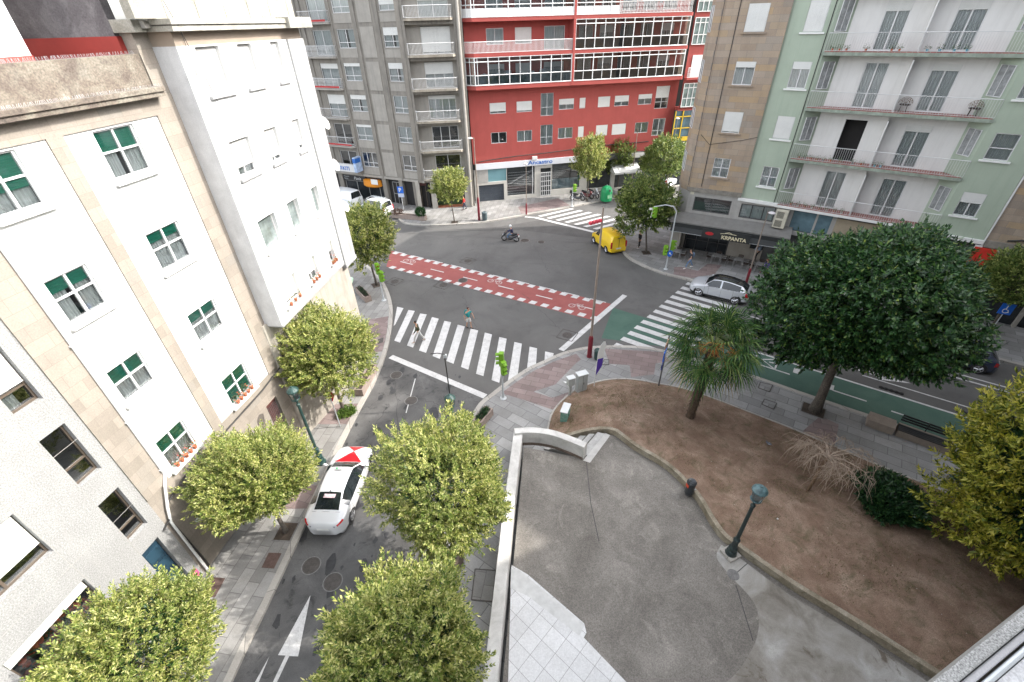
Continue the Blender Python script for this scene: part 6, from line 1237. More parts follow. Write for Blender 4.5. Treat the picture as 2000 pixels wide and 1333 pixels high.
def motorbike(label, loc, rz, body, seat=BLACK, group=None, name='motorcycle', shield=True, box=False):
    e = empty(name, (*loc, .01 if len(loc) < 3 else 0)[:3] if len(loc) < 3 else loc, label, 'motorcycle', group, rz)
    for x in (.68, -.62):
        w_ = MB(); n = 20
        w_.tube([(x + .26 * math.cos(6.2832 * k / n), 0, .3 + .26 * math.sin(6.2832 * k / n)) for k in range(n + 1)], .055, 8, False); wh = w_.build('wheel', RUBBER, e, smooth=True)
        r_ = MB(); r_.tube([(x, -.03, .3), (x, .03, .3)], .07, 10); [r_.tube([(x, 0, .3), (x + .22 * math.cos(a), 0, .3 + .22 * math.sin(a))], .014, 4) for a in [k * 1.2566 for k in range(5)]]; r_.build('rim', CHROME, wh)
    b = MB(); b.tube([(.72, 0, .55), (.60, 0, .78), (.42, 0, .92)], [.10, .17, .10], 10); b.tube([(.5, 0, .5), (.2, 0, .32), (-.1, 0, .34), (-.4, 0, .52), (-.8, 0, .72)], [.16, .19, .17, .17, .07], 10); b.build('body', body, e, smooth=True)
    MB().tube([(.12, 0, .72), (-.1, 0, .76), (-.38, 0, .78), (-.72, 0, .88)], [.08, .15, .15, .08], 10).build('seat', seat, e, smooth=True)
    f = MB(); f.tube([(.68, .07, .3), (.55, .07, .85)], .025, 6); f.tube([(.68, -.07, .3), (.55, -.07, .85)], .025, 6); f.tube([(-.62, .1, .3), (-.1, .1, .35)], .03, 6); f.build('fork', STEEL, e)
    h = MB(); h.tube([(.36, .34, .98), (.44, .2, 1.0), (.46, -.2, 1.0), (.36, -.34, .98)], .018, 6); h.tube([(.46, .24, 1.0), (.5, .32, 1.12)], .01, 4); h.tube([(.46, -.24, 1.0), (.5, -.32, 1.12)], .01, 4); h.build('handlebar', BLACK, e)
    if shield: MB().quad((.62, -.17, .88), (.62, .17, .88), (.44, .12, 1.22), (.44, -.12, 1.22)).build('windshield', mat('clear_shield', (.3, .33, .35), .1, .2), e)
    x_ = MB(); x_.tube([(-.2, -.16, .3), (-.75, -.18, .38)], [.035, .055], 8); x_.build('exhaust', CHROME, e); MB().box(-.92, -.86, -.09, .09, .55, .68).build('number_plate', PLATE, e); MB().box(-.86, -.8, -.08, .08, .74, .8).build('tail_light', LAMPR, e)
    MB().box(.74, .8, -.09, .09, .62, .74).build('headlight', LAMPW, e)
    if box: MB().box(-.95, -.6, -.2, .2, .9, 1.2).build('top_box', BLACK, e, bevel=.04)
    return e
mp = Vector((.15, 44.0)); ma = R(163)
motorbike('black scooter being ridden across the junction towards the left', (mp.x, mp.y, .01), ma, paint('black_paint', (.02, .022, .028)), name='scooter')
MG = 'motorcycles parked by the recycling container'
motorbike('black motorcycle with top box parked nearest the far traffic light', (8.6, 55.9, .13), R(-15), paint('black_paint', (.02, .022, .028)), group=MG, box=True)
motorbike('red and black motorcycle parked in the middle of the row', (9.9, 56.7, .13), R(-35), paint('dark_red_paint', (.14, .02, .02)), group=MG, shield=False)
motorbike('grey scooter parked against the green recycling container', (10.75, 57.0, .13), R(-50), paint('grey_paint', (.2, .2, .21), .3), group=MG)

# ---------------------------------------------------------------- people
SKIN = mat('skin', (.42, .24, .16), .55, .06, 8); HAIRD = mat('dark_hair', (.022, .014, .01), .8, .3, 20)
def skinned(name, V, E, Rr, m, parent, sub=1, extra=None):
    me = bpy.data.meshes.new(name); me.from_pydata([tuple(v) for v in V], E, []); o = bpy.data.objects.new(name, me); COL.objects.link(o)
    s_ = o.modifiers.new('s', 'SKIN'); s_.use_smooth_shade = True; s_.branch_smoothing = .4
    for i, r in enumerate(Rr):
        r = r if isinstance(r, tuple) else (r, r); me.skin_vertices[0].data[i].radius = r
    me.skin_vertices[0].data[0].use_root = True
    u_ = o.modifiers.new('u', 'SUBSURF'); u_.levels = u_.render_levels = sub
    dg = bpy.context.evaluated_depsgraph_get(); nm = bpy.data.meshes.new_from_object(o.evaluated_get(dg)); bpy.data.objects.remove(o)
    if extra:
        n0 = len(nm.vertices); vs = [tuple(v.co) for v in nm.vertices] + extra.v; fs = [tuple(p.vertices) for p in nm.polygons] + [tuple(i + n0 for i in f) for f in extra.f]; nm = bpy.data.meshes.new(name); nm.from_pydata(vs, [], fs)
    nm.materials.clear(); nm.materials.append(m); nm.shade_smooth(); return part(name, nm, parent)
def person(label, loc, rz, top, legs_m, shoe, hair=HAIRD, h=1.74, stride=.35, arms=(.35, -.3), elbow=(.3, .3), lean=.05, seated=False, shorts=False, sleeves=True, pack=None, hood=None, skirt=False, helmet=None, reach=None, group=None, armout=.12, ride=False):
    """faces local +x; stride = half step; arms = forward swing of each arm in radians"""
    e = empty('person', loc, label, 'person', group, rz); k = h / 1.75; Z = lambda *p: Vector(p) * k
    hipz = .93 if not seated else .5
    if ride: hipz = .86
    pel = Z(0, 0, hipz); lx = lean; ch = pel + Z(lx * .5, 0, .28); sh = pel + Z(lx, 0, .50); nk = pel + Z(lx * 1.15, 0, .58); hd = nk + Z(.025 + lx * .2, 0, .14)
    V = [pel, pel + Z(lx * .2, 0, .12), ch, sh, nk, hd]; E = [(0, 1), (1, 2), (2, 3), (3, 4), (4, 5)]; Rr = [(.10 * k, .14 * k), (.085 * k, .12 * k), (.095 * k, .15 * k), (.08 * k, .13 * k), (.05 * k, .05 * k), (.062 * k, .06 * k)]
    J = {}; ex = MB()
    for s_ in (1, -1):
        hp = pel + Z(0, .095 * s_, -.03)
        if ride: kn = hp + Z(.40, .08 * s_, -.08); an = kn + Z(.05, -.02 * s_, -.42)
        elif seated: kn = hp + Z(.42, .04 * s_, .0); an = kn + Z(.02, 0, -.40)
        else:
            st = stride * s_; kn = hp + Z(st * .55 + .05, 0, -.42 + abs(st) * .12); an = Vector((st * k, .09 * s_ * k, (.09 + (.05 if st < 0 else 0)) * k)) if True else None
        toe = an + Z(.16, .02 * s_, -.055); heel = an + Z(-.05, 0, -.06); b = len(V); V += [hp, kn, an, toe]; E += [(0, b), (b, b + 1), (b + 1, b + 2), (b + 2, b + 3)]; Rr += [.085 * k, .055 * k, .038 * k, .03 * k]; J['hp', s_], J['kn', s_], J['an', s_], J['toe', s_] = hp, kn, an, toe
        a = arms[0 if s_ > 0 else 1]; el_ = elbow[0 if s_ > 0 else 1]; so_ = sh + Z(0, .19 * s_, -.02)
        if reach: e1 = so_ + Z(.16, .05 * s_, -.22); wr = Vector(reach) * k + Z(0, .17 * s_, 0)
        else: e1 = so_ + Z(math.sin(a) * .28, armout * s_, -math.cos(a) * .28); a2 = a + el_; wr = e1 + Z(math.sin(a2) * .25, -.02 * s_, -math.cos(a2) * .25)
        fw_ = (wr - e1).normalized(); b = len(V); palm = wr + fw_ * .08 * k; V += [so_, e1, wr, palm]; E += [(3, b), (b, b + 1), (b + 1, b + 2), (b + 2, b + 3)]; Rr += [.058 * k, .042 * k, (.024 * k, .03 * k), (.014 * k, .036 * k)]; J['so', s_], J['el', s_], J['wr', s_] = so_, e1, wr
        side = Vector((1, 0, 0)) - fw_ * fw_.x; side = side.normalized() if side.length > .2 else Vector((0, 1, 0)); inw = fw_.cross(side) * (1 if s_ > 0 else -1)
        for i, (o_, ln) in enumerate(((-.03, .062), (-.01, .075), (.01, .07), (.028, .055))):
            p0 = palm + side * o_ * k - fw_ * .01; p1 = p0 + fw_ * ln * .5 * k + inw * .006; p2 = p1 + fw_ * ln * .45 * k + inw * .022 * k; ex.tube([p0, p1, p2], [.0095 * k, .0085 * k, .006 * k], 6)
        t0 = wr + fw_ * .03 * k + side * .02 * k; ex.tube([t0, t0 + side * .03 * k + fw_ * .02 * k, t0 + side * .035 * k + fw_ * .055 * k + inw * .012], [.013 * k, .011 * k, .008 * k], 6)
    # head: skull, face, nose, ears
    def ell(m_, c, r, n=14):
        pr = [(math.sin(math.pi * i / 9) , -math.cos(math.pi * i / 9)) for i in range(10)]; M = MB().lathe((0, 0, 0), pr, n); m_.add(M.xf(Matrix.Translation(c) @ Matrix.Diagonal((*r, 1))))
    hc = hd + Z(.01, 0, .04); ell(ex, hc, (.092 * k, .075 * k, .112 * k)); ell(ex, hc + Z(.035, 0, -.06), (.055 * k, .05 * k, .05 * k)); ex.tube([hc + Z(.085, 0, .015), hc + Z(.108, 0, -.02)], [.01 * k, .016 * k], 6)
    for s_ in (1, -1): ell(ex, hc + Z(0, .077 * s_, -.005), (.02 * k, .01 * k, .03 * k), 8)
    skinned('body', V, E, Rr, SKIN, e, 1, ex)
    f = MB()
    for s_ in (1, -1): ell(f, hc + Z(.083, .03 * s_, .012), (.012 * k, .014 * k, .009 * k), 8)
    ell(f, hc + Z(.086, 0, -.052), (.008 * k, .024 * k, .007 * k), 8); f.build('face_features', mat('face_dark', (.09, .035, .03), .6), e)
    if helmet is not None: hm = MB(); ell(hm, hc + Z(-.005, 0, .02), (.135 * k, .12 * k, .14 * k)); hm.build('helmet', helmet, e, smooth=True); v_ = MB(); ell(v_, hc + Z(.05, 0, 0), (.095 * k, .09 * k, .05 * k)); v_.build('visor', BLACK, e, smooth=True)
    else: hm = MB(); ell(hm, hc + Z(-.02, 0, .028), (.098 * k, .086 * k, .105 * k)); hm.build('hair', hair, e, smooth=True)
    # jacket or shirt
    JV = [pel + Z(lx * .1, 0, .02), pel + Z(lx * .3, 0, .14), ch, sh - Z(0, 0, .02), nk - Z(0, 0, .03)]; JE = [(0, 1), (1, 2), (2, 3), (3, 4)]; g = 1.22 if sleeves else 1.12
    JR = [(.12 * k * g, .16 * k * g), (.105 * k * g, .14 * k * g), (.11 * k * g, .165 * k * g), (.09 * k * g, .14 * k * g), (.06 * k, .07 * k)]
    for s_ in (1, -1):
        b = len(JV); end = J['wr', s_] if sleeves else J['so', s_].lerp(J['el', s_], .7); mid = J['el', s_] if sleeves else J['so', s_].lerp(J['el', s_], .4)
        JV += [J['so', s_], mid, end]; JE += [(3, b), (b, b + 1), (b + 1, b + 2)]; JR += [.075 * k, .058 * k, .042 * k if sleeves else .056 * k]
    skinned('jacket' if sleeves else 'shirt', JV, JE, JR, top, e)
    PV = [pel + Z(lx * .1, 0, .06), pel - Z(0, 0, .03)]; PE = [(0, 1)]; PR = [(.115 * k, .15 * k), (.125 * k, .155 * k)]
    for s_ in (1, -1):
        b = len(PV); kn, an = J['kn', s_], J['an', s_]; PV += [J['hp', s_], kn if not shorts else J['hp', s_].lerp(kn, .55)]; PE += [(1, b), (b, b + 1)]; PR += [.10 * k, .072 * k if not shorts else .095 * k]
        PV.append(an + Z(0, 0, .02) if not shorts else J['hp', s_].lerp(kn, .95)); PE.append((b + 1, b + 2)); PR.append(.052 * k if not shorts else .09 * k)
    skinned('shorts' if shorts else 'trousers', PV, PE, PR, legs_m, e)
    for s_ in (1, -1):
        m = MB(); an, toe = J['an', s_], J['toe', s_]; m.tube([an + Z(-.06, 0, -.045), an + Z(.0, 0, -.035), toe + Z(-.02, 0, .0), toe + Z(.05, 0, -.005)], [.035 * k, .047 * k, .045 * k, .025 * k], 10); m.build('shoe', shoe, e, smooth=True)
    if pack is not None:
        m = MB(); c = ch + Z(-.2, 0, .05); ell(m, c, (.13 * k, .17 * k, .25 * k)); m.tube([sh + Z(-.1, .1, .05), sh + Z(.08, .11, -.02), ch + Z(.08, .12, -.1)], .016, 5); m.tube([sh + Z(-.1, -.1, .05), sh + Z(.08, -.11, -.02), ch + Z(.08, -.12, -.1)], .016, 5)
        b_ = bpy.data.objects.new('backpack', m.mesh('backpack', pack, True)); COL.objects.link(b_); M = e.matrix_basis; bpy.context.view_layer.update(); b_.matrix_world = e.matrix_world.copy(); tag(b_, None, None); return e, b_
    return e
OLIVE = mat('olive_cloth', (.045, .05, .025), .9, .15, 6); DENIM = mat('denim', (.12, .19, .30), .85, .15, 6); WHC = mat('white_trouser_cloth', (.52, .51, .49), .85, .05); WSH = mat('white_shoe', (.72, .72, .7), .6)
TEALC = mat('teal_cloth', (.02, .26, .26), .8, .1, 5); BLK = mat('black_cloth', (.018, .018, .02), .9, .2, 6)
g_ = G(820, 668); person('person in olive jacket and white trousers walking left over the zebra', (g_.x, g_.y, .01), R(188), OLIVE, WHC, mat('beige_shoe', (.45, .38, .33), .7), stride=.38, h=1.72)
g_ = G(916, 641); e, b_ = person('person in teal top and white shorts stepping onto the zebra', (g_.x, g_.y, .01), R(-45), TEALC, WHC, BLK, hair=mat('maroon_hair', (.05, .015, .015), .8), stride=.16, shorts=True, pack=mat('teal_backpack', (.012, .16, .17), .7, .3, 5), h=1.75, sleeves=False)
tag(b_, 'round teal backpack on the back of the person in white shorts', 'backpack')
g_ = G(908, 410, .13); person('person in bright red jacket walking before the grey block', (g_.x, g_.y, .13), R(200), mat('red_cloth', (.52, .025, .02), .8, .1), mat('navy_cloth', (.02, .03, .06), .9), BLK, stride=.25, h=1.7)
g_ = G(1345, 524, .13); e, b_ = person('person in dark top and jeans walking past the cafe tables', (g_.x, g_.y, .13), R(185), BLK, DENIM, WSH, stride=.36, sleeves=False, pack=mat('blue_grey_backpack', (.10, .14, .2), .8), h=1.76)
tag(b_, 'blue grey backpack on the person walking past the cafe', 'backpack')
g_ = G(1248, 485, .13); person('person in black with white shoes standing under the tree by the yellow van', (g_.x, g_.y, .13), R(200), BLK, BLK, WSH, stride=.12, h=1.75)
PUR = mat('purple_cloth', (.10, .045, .28), .85, .12, 5)
# rider on the scooter
rx = mp + Vector((math.cos(ma), math.sin(ma))) * -.18
person('rider in dark blue jacket and white helmet on the black scooter', (rx.x, rx.y, .01), ma, mat('dark_blue_cloth', (.02, .025, .07), .85), DENIM, BLK, helmet=mat('white_helmet', (.7, .7, .7), .3), ride=True, reach=(.58, 0, 1.0), lean=.1, h=1.75)
# ---------------------------------------------------------------- cafe tables and chairs
ALU = mat('brushed_aluminium', (.42, .42, .42), .4, .1, 5, metal=.5); WICK = mat('dark_wicker', (.045, .032, .025), .8, .3, 10)
TG, CG = 'cafe tables under the black awning', 'dark chairs round the cafe tables'
def make_table(label, x, y, rz):
    e = empty('cafe_table', (x, y, .13), label, 'table', TG, rz); MB().box(-.36, .36, -.36, .36, .71, .74).build('table_top', ALU, e, bevel=.01)
    for a in (-1, 1):
        for b in (-1, 1): MB().tube([(a * .32, b * .32, .71), (a * .33, b * .33, 0)], .016, 6).build('leg', ALU, e)
    return e
def make_chair(label, x, y, rz, m_=WICK):
    e = empty('cafe_chair', (x, y, .13), label, 'chair', CG, rz); MB().box(-.22, .22, -.22, .22, .43, .47).build('seat', m_, e, bevel=.01)
    m = MB(); m.tube([(-.2, -.21, .78), (-.25, 0, .80), (-.2, .21, .78)], .02, 6)
    for i in range(6): y0 = -.19 + .076 * i; m.box(-.235, -.215, y0 - .025, y0 + .025, .5, .79)
    m.build('backrest', m_, e); m = MB()
    for b in (-1, 1): m.tube([(.2, b * .23, .45), (.2, b * .23, .66), (-.2, b * .23, .68)], .013, 5)
    m.build('armrest', ALU, e)
    for a in (-1, 1):
        for b in (-1, 1): MB().tube([(a * .2, b * .21, .44), (a * .22, b * .22, 0)], .012, 5).build('leg', ALU, e)
    return e
tabs = [((15.5, 38.7), 'metal table beside the cafe entrance, left of the walking person'), ((18.75, 37.45), 'metal table in front of the beige cafe pillar'), ((20.35, 36.55), 'metal table below the dark cafe window'), ((21.75, 35.45), 'metal table with the seated person in purple')]
t0 = make_table(tabs[0][1], *tabs[0][0], R(-32)); c0 = None
for i, (p, lb) in enumerate(tabs):
    if i: clone(t0, (*p, .13), R(-35), lb)
    a = R(-35); dx, dy = Vector((math.cos(a), math.sin(a))), Vector((-math.sin(a), math.cos(a))); q = Vector(p)
    nm = ('entrance table', 'pillar table', 'window table', 'seated person\'s table')[i]
    for k, (o_, rot, wd) in enumerate(((dx * -.62, 0, 'left of'), (dx * .62, 180, 'right of'), (dy * .6, -90, 'behind'))):
        if i == 3 and k == 1: wd = 'under the purple person at'
        pt_ = q + o_; lb2 = f'dark cafe chair {wd} the {nm}'
        if c0 is None: c0 = make_chair(lb2, pt_.x, pt_.y, a + R(rot))
        else: clone(c0, (pt_.x, pt_.y, .13), a + R(rot), lb2)
q = Vector((21.75, 35.45)) + Vector((math.cos(R(-35)), math.sin(R(-35)))) * .62
person('person in purple top sitting at the rightmost cafe table', (q.x, q.y, .10), R(-35 + 180), PUR, BLK, BLK, hair=mat('brown_hair', (.10, .045, .02), .8), seated=True, reach=(.38, 0, .76), lean=.12)
q = G(1484, 503, .13); person('person in pale blue shirt standing at the dark cafe window', (q.x - .6, q.y - .6, .13), R(100), mat('pale_blue_cloth', (.3, .36, .48), .85, .1), BLK, BLK, stride=.05, h=1.7)
# wicker chairs on the balconies
for s_, zz, lb in ((6.75, 12.96, 'round wicker chair on the second balcony beside its divider'), (10.3, 12.96, 'round wicker chair at the right end of the same balcony'),):
    p = u2(GRO, GAZ, s_, -.5); e = empty('wicker_chair', (*p, zz), lb, 'chair', 'wicker chairs on the green building balcony', R(GAZ))
    m = MB(); m.lathe((0, 0, .38), [(0, 0), (.3, .02), (.32, .08), (0, .1)], 12); m.build('seat', WICK, e); m = MB()
    for r in (.36, .28, .2): m.tube([(math.cos(a) * r * 1.05, .2 - .06, .5 + math.sin(a) * r) for a in [math.pi * k / 10 for k in range(11)]], .016, 5)
    [m.tube([(0, .16, .5), (math.cos(a) * .36, .14, .5 + math.sin(a) * .36)], .012, 4) for a in (.5, 1, 1.57, 2.1, 2.6)]; m.build('backrest', mat('tan_wicker', (.16, .1, .06), .8), e)
    for a in range(4): MB().tube([(.22 * math.cos(a * 1.57 + .78), .22 * math.sin(a * 1.57 + .78), .4), (.26 * math.cos(a * 1.57 + .78), .26 * math.sin(a * 1.57 + .78), 0)], .018, 5).build('leg', WICK, e)
POTS = 'plant pots along the green building balconies'
rg = random.Random(12)
def balcony_pots(s_list, z, lbl, pc, fl=None):
    for i, s_ in enumerate(s_list):
        p = u2(GRO, GAZ, s_, -.13); potted('plant_pot', lbl.format(['first', 'second', 'third', 'fourth', 'fifth', 'sixth', 'seventh', 'eighth', 'ninth', 'tenth'][i]), (p[0], p[1], z), 1, R(GAZ), .26, fl, pc[i % len(pc)], 'plant pot', POTS)
balcony_pots([1.6, 2.0, 2.4, 3.5, 4.9, 5.3], 16.36, '{} pot from the left on the top visible balcony, terracotta with plants', [(.4, .11, .05)], None)
balcony_pots([6.7, 7.3, 8.0, 8.6], 16.36, '{} pale blue pot right of the divider on the top visible balcony', [(.12, .32, .4)], None)
balcony_pots([1.7, 2.1, 2.5, 2.9, 3.3, 3.8, 4.4, 5.2, 5.7], 9.44, '{} plant pot from the left on the balcony with the open dark door', [(.3, .16, .09), (.2, .2, .19), (.38, .12, .06)], None)
balcony_pots([6.5, 6.85], 9.44, '{} purple pot right of the divider on the balcony with the open door', [(.12, .03, .35)], None)
balcony_pots([1.7, 2.2, 2.7, 3.2, 3.7, 4.2, 4.7, 5.2, 5.7], 5.89, '{} pot from the left on the lowest balcony with cactus plants', [(.36, .34, .3), (.34, .12, .07)], None)
# ---------------------------------------------------------------- street furniture
LGREEN = mat('lamp_green', (.015, .045, .04), .45, .12, 5); MAROON = mat('maroon_paint', (.16, .012, .022), .45, .1); PGREY = mat('post_grey', (.42, .44, .45), .45, .08)
def vbase(px, py, z=.13): g = G(px, py, z); return g
def classic_lamp(px, py, h, label, z=.13, m_=LGREEN):
    g = vbase(px, py, z); e = empty('street_lamp', g, label, 'street lamp', 'old style green street lamps', .4)
    MB().lathe((0, 0, 0), [(0, 0), (.24, 0), (.25, .08), (.2, .16), (.19, .3), (.15, .36), (.17, .5), (.12, .62), (.1, .95), (.13, 1.0), (.13, 1.06), (.075, 1.15), (.065, h - .95), (.09, h - .9), (.09, h - .85), (.05, h - .8), (.045, h - .62)], 16).build('post', m_, e, smooth=False)
    m = MB(); m.lathe((0, 0, h - .62), [(0, 0), (.13, .02), (.2, .10), (.2, .12), (.0, .12)], 12); m.lathe((0, 0, h), [(0, -.03), (.27, -.03), (.26, .02), (.17, .12), (.05, .19), (.05, .23), (0, .25)], 14)
    for k in range(4): a = k * 1.5708; m.tube([(math.cos(a) * .18, math.sin(a) * .18, h - .52), (math.cos(a) * .24, math.sin(a) * .24, h - .02)], .012, 4)
    hd = m.build('lantern_head', m_ if m_ is LGREEN else mat('lantern_blue_green', (.07, .125, .135), .3, .5, 7), e); MB().lathe((0, 0, h - .51), [(.0, 0), (.15, 0), (.21, .48), (0, .48)], 10).build('lamp_glass', mat_glass('lantern_glass', (.6, .65, .65), .25), hd); return e
classic_lamp(628, 904, 4.95, 'green cast iron lamp on the left pavement beside the taxi bonnet')
classic_lamp(895, 899, 4.3, 'green lamp rising behind the largest round tree, only its head showing')
classic_lamp(1426, 1083, 4.1, 'dark green park lamp with bluish lantern at the terrace kerb', TZ, mat('dark_lamp_green', (.018, .032, .032), .45, .2))
MB().box(-.28, .28, -.28, .28, 0, .12).xf(Matrix.Identity(4)).build('plinth', KERB, [o for o in COL.objects if o.get('label', '').startswith('dark green park')][0])
def tall_lamp(px, py, h, label, z=.13, head=(.9, -.2), base=1.3, r=.07, m_=None, hm=True):
    g = vbase(px, py, z); e = empty('lamp_post', g, label, 'lamp post', 'maroon based lamp posts'); m_ = m_ or mat('bronze_post', (.22, .18, .15), .5, .2, 2)
    MB().lathe((0, 0, 0), [(0, 0), (r * 2.2, 0), (r * 2.2, .05), (r * 1.9, .06), (r * 1.8, base * .9), (r * 1.1, base), (0, base)], 14).build('base', MAROON, e); MB().tube([(0, 0, base), (0, 0, h * .6), (0, 0, h)], [r, r * .8, r * .55], 10).build('post', m_, e)
    if hm: k = MB(); hx, hy = head; k.tube([(0, 0, h - .15), (hx * .5, hy * .5, h - .03), (hx * .8, hy * .8, h)], .03, 6); L = MB().lathe((hx, hy, h - .03), [(0, -.05), (.24, -.04), (.26, .02), (.14, .09), (0, .11)], 12); k.build('arm', m_, e); L.build('lamp_head', mat('pale_lamp_head', (.55, .52, .53), .4), e)
    return e
tp = tall_lamp(1151, 697, 10.1, 'tall bronze post with maroon base at the centre of the junction corner', hm=False, base=1.7, r=.085)
m = MB(); [m.lathe((-.12 - .16 * i, .02 * i, 9.35 - .05 * i), [(0, -.12), (.13, -.04), (.12, .08), (0, .14)], 7) for i in range(4)]; m.build('red_ornament', mat('red_foil', (.42, .03, .05), .5, .4, 12), tp)
tall_lamp(936, 430, 8.75, 'tall lamp post with maroon base before the drain pipe of the grey block', head=(-.35, -.25), base=2.6)
tall_lamp(1028, 419, 5.8, 'shorter lamp post with maroon base in front of the lettered shop', head=(-.1, -.5), base=1.3, r=.05)
tall_lamp(1457, 554, 6.2, 'slender lamp post with maroon base by the cafe tables behind the silver SUV', head=(.05, -.45), base=1.4, r=.06)
tall_lamp(1231, 371, 7.4, 'tall plain wooden coloured post behind the dark parked hatchback', hm=False, base=.6, r=.07)
tall_lamp(1300, 372, 8.6, 'lamp post with pale head by the yellow framed entrance', head=(-.2, -.5), base=1.0, r=.06)
def thin_pole(px, py, h, arm, label, z=.13):
    g = vbase(px, py, z); e = empty('lamp_post', g, label, 'lamp post', 'thin black arched posts'); MB().tube([(0, 0, 0), (0, 0, h)], .035, 7).build('post', CAB, e)
    MB().tube([(0, 0, h), (arm[0] * .5, arm[1] * .5, h + .08), (arm[0], arm[1], h + .02)], .025, 6).build('arm', CAB, e); MB().box(-.06, .12, -.06, .06, h - .22, h - .02).build('bracket', STEEL, e)
thin_pole(882, 795, 3.85, (-.75, .05), 'thin black arched post in front of the first zebra, above the largest round tree'); thin_pole(607, 808, 4.7, (.6, .05), 'thin black arched post against the tree by the give way sign')
TLY = mat('lime_signal_housing', (.14, .30, .015), .45, .08); 
def lensm(c): return mat('lens_%s' % c, dict(r=(.35, .02, .01), a=(.35, .12, .01), g=(.02, .2, .05), o=(.6, .12, .02))[c], .2, .1)
def signal_head(e, x, y, z, rz, on='g', s=1.0, n=3):
    m = MB(); m.box(-.13, .13, -.15, .15, 0, .3 * n); M = Matrix.Translation((x, y, z)) @ Matrix.Rotation(rz, 4, 'Z') @ Matrix.Scale(s, 4); m.xf(M); h = m.build('signal_head', TLY, e, bevel=.02)
    for i in range(n):
        c = 'rag'[i] if n == 3 else 'rg'[i]; zz = .3 * n - .15 - .3 * i; v = MB(); v.tube([(.13, 0, zz), (.15, 0, zz)], .1, 12); v.xf(M); v.build('lens', lensm('o' if c == 'r' and on == 'r' else c), h)
        v = MB(); k = 9
        for j in range(k - 1):
            a, b = math.pi * j / (k - 1), math.pi * (j + 1) / (k - 1); v.quad((.13, .12 * math.cos(a), zz + .12 * math.sin(a)), (.13, .12 * math.cos(b), zz + .12 * math.sin(b)), (.33, .12 * math.cos(b), zz + .12 * math.sin(b) - .03), (.33, .12 * math.cos(a), zz + .12 * math.sin(a) - .03))
        v.xf(M); v.build('visor', TLY, h)
def traffic_light(px, py, h, label, heads, z=.13, arm=None):
    g = vbase(px, py, z); e = empty('traffic_light', g, label, 'traffic light', 'lime green traffic lights of the junction'); MB().lathe((0, 0, 0), [(0, 0), (.2, 0), (.2, .03), (.09, .1), (.055, .5), (.05, h)], 12).build('post', PGREY, e)
    if arm: MB().tube([(0, 0, h - .1), (arm[0] * .15, arm[1] * .15, h + .35), (arm[0] * .5, arm[1] * .5, h + .5), (arm[0], arm[1], h + .35)], .05, 8).build('arm', PGREY, e)
    for hd in heads: signal_head(e, *hd)
    return e
traffic_light(983, 778, 2.5, 'lime green traffic light on the island corner over the first zebra', [(0, .12, 2.4, R(170)), (.1, -.12, 1.95, R(-60))])
traffic_light(750, 587, 2.5, 'lime green traffic light showing red at the left kerb of the zebra', [(-.02, .1, 2.35, R(-60), 'r'), (.2, -.05, 1.75, R(-20), 'g')])
t3 = traffic_light(1300, 526, 5.3, 'tall curved traffic light mast at the cafe corner', [(-1.75, .1, 4.75, R(200)), (.25, .1, 1.75, R(20)), (-.3, .05, 1.35, R(-70), 'r')], arm=(-1.9, .1))
MB().tube([(-1.98, .1, 5.5), (-2.02, .1, 4.75)], .03, 6).build('arm_rod', WHITE, t3); MB().box(-2.25, -1.95, .02, .14, 5.42, 5.56).build('camera_box', WHITE, t3)
def disc(e, x, y, z, r, col, name, face=(0, -1, 0), rim=None):
    q = Vector(face).to_track_quat('Z', 'Y').to_matrix().to_4x4(); m = MB().lathe((0, 0, 0), [(0, 0), (r, 0), (r, .02), (0, .02)], 20).xf(Matrix.Translation((x, y, z)) @ q); return m.build(name, col, e)
SBLUE = mat('sign_bright_blue', (.01, .12, .55), .4); sg = disc(t3, .08, -.12, 1.55, .28, SBLUE, 'round_sign', (.3, -1, .1))
ar = MB(); ar.poly([(-.035, -.17), (.035, -.17), (.035, .02), (.11, .02), (0, .17), (-.11, .02), (-.035, .02)], .0, .012); ar.xf(Matrix.Translation((.08, -.145, 1.55)) @ Vector((.3, -1, .1)).to_track_quat('Z', 'Y').to_matrix().to_4x4() @ Matrix.Rotation(R(45), 4, 'Z')); ar.build('arrow', WHITE, sg)
traffic_light(1117, 404, 2.3, 'lime green traffic light by the parked motorcycles', [(.2, 0, 1.75, R(-40))])
traffic_light(664, 404, 3.6, 'lime green traffic light partly hidden behind the white corner pilaster', [(-.5, -.1, 3.15, R(200)), (.15, 0, 1.7, R(-60))], arm=(-1.2, 0))
def sign_post(px, py, h, label, z=.13, m_=STEEL, r=.03, rz=0.0, name='road_sign', cat='sign'):
    g = vbase(px, py, z); e = empty(name, g, label, cat, None, rz); MB().tube([(0, 0, 0), (0, 0, h)], r, 8).build('post', m_, e); return e
e = sign_post(790, 420, 3.3, 'blue parking sign with white letter P before the grey block', rz=R(-8)); b = MB().box(-.34, .34, -.06, -.03, 2.55, 3.3).build('sign_plate', SBLUE, e); wall_text('P', .62, WHITE, b, -.2, -.065, 2.72, bold=.015); MB().box(-.34, .34, -.06, -.03, 2.1, 2.52).build('lower_plate', mat('pale_blue_plate', (.45, .5, .62), .5), e)
e = sign_post(665, 834, 2.55, 'give way sign with red rim leaning over the left pavement', rz=R(150)); m = MB()
tri = [(-.42, 2.6), (.42, 2.6), (0, 1.87)]; m.v = [(x, -.05, z) for x, z in tri] + [(x, -.03, z) for x, z in tri]; m.f = [(0, 2, 1), (3, 4, 5), (0, 1, 4, 3), (1, 2, 5, 4), (2, 0, 3, 5)]; t_ = m.build('sign_plate', mat('sign_red', (.5, .012, .03), .4), e)
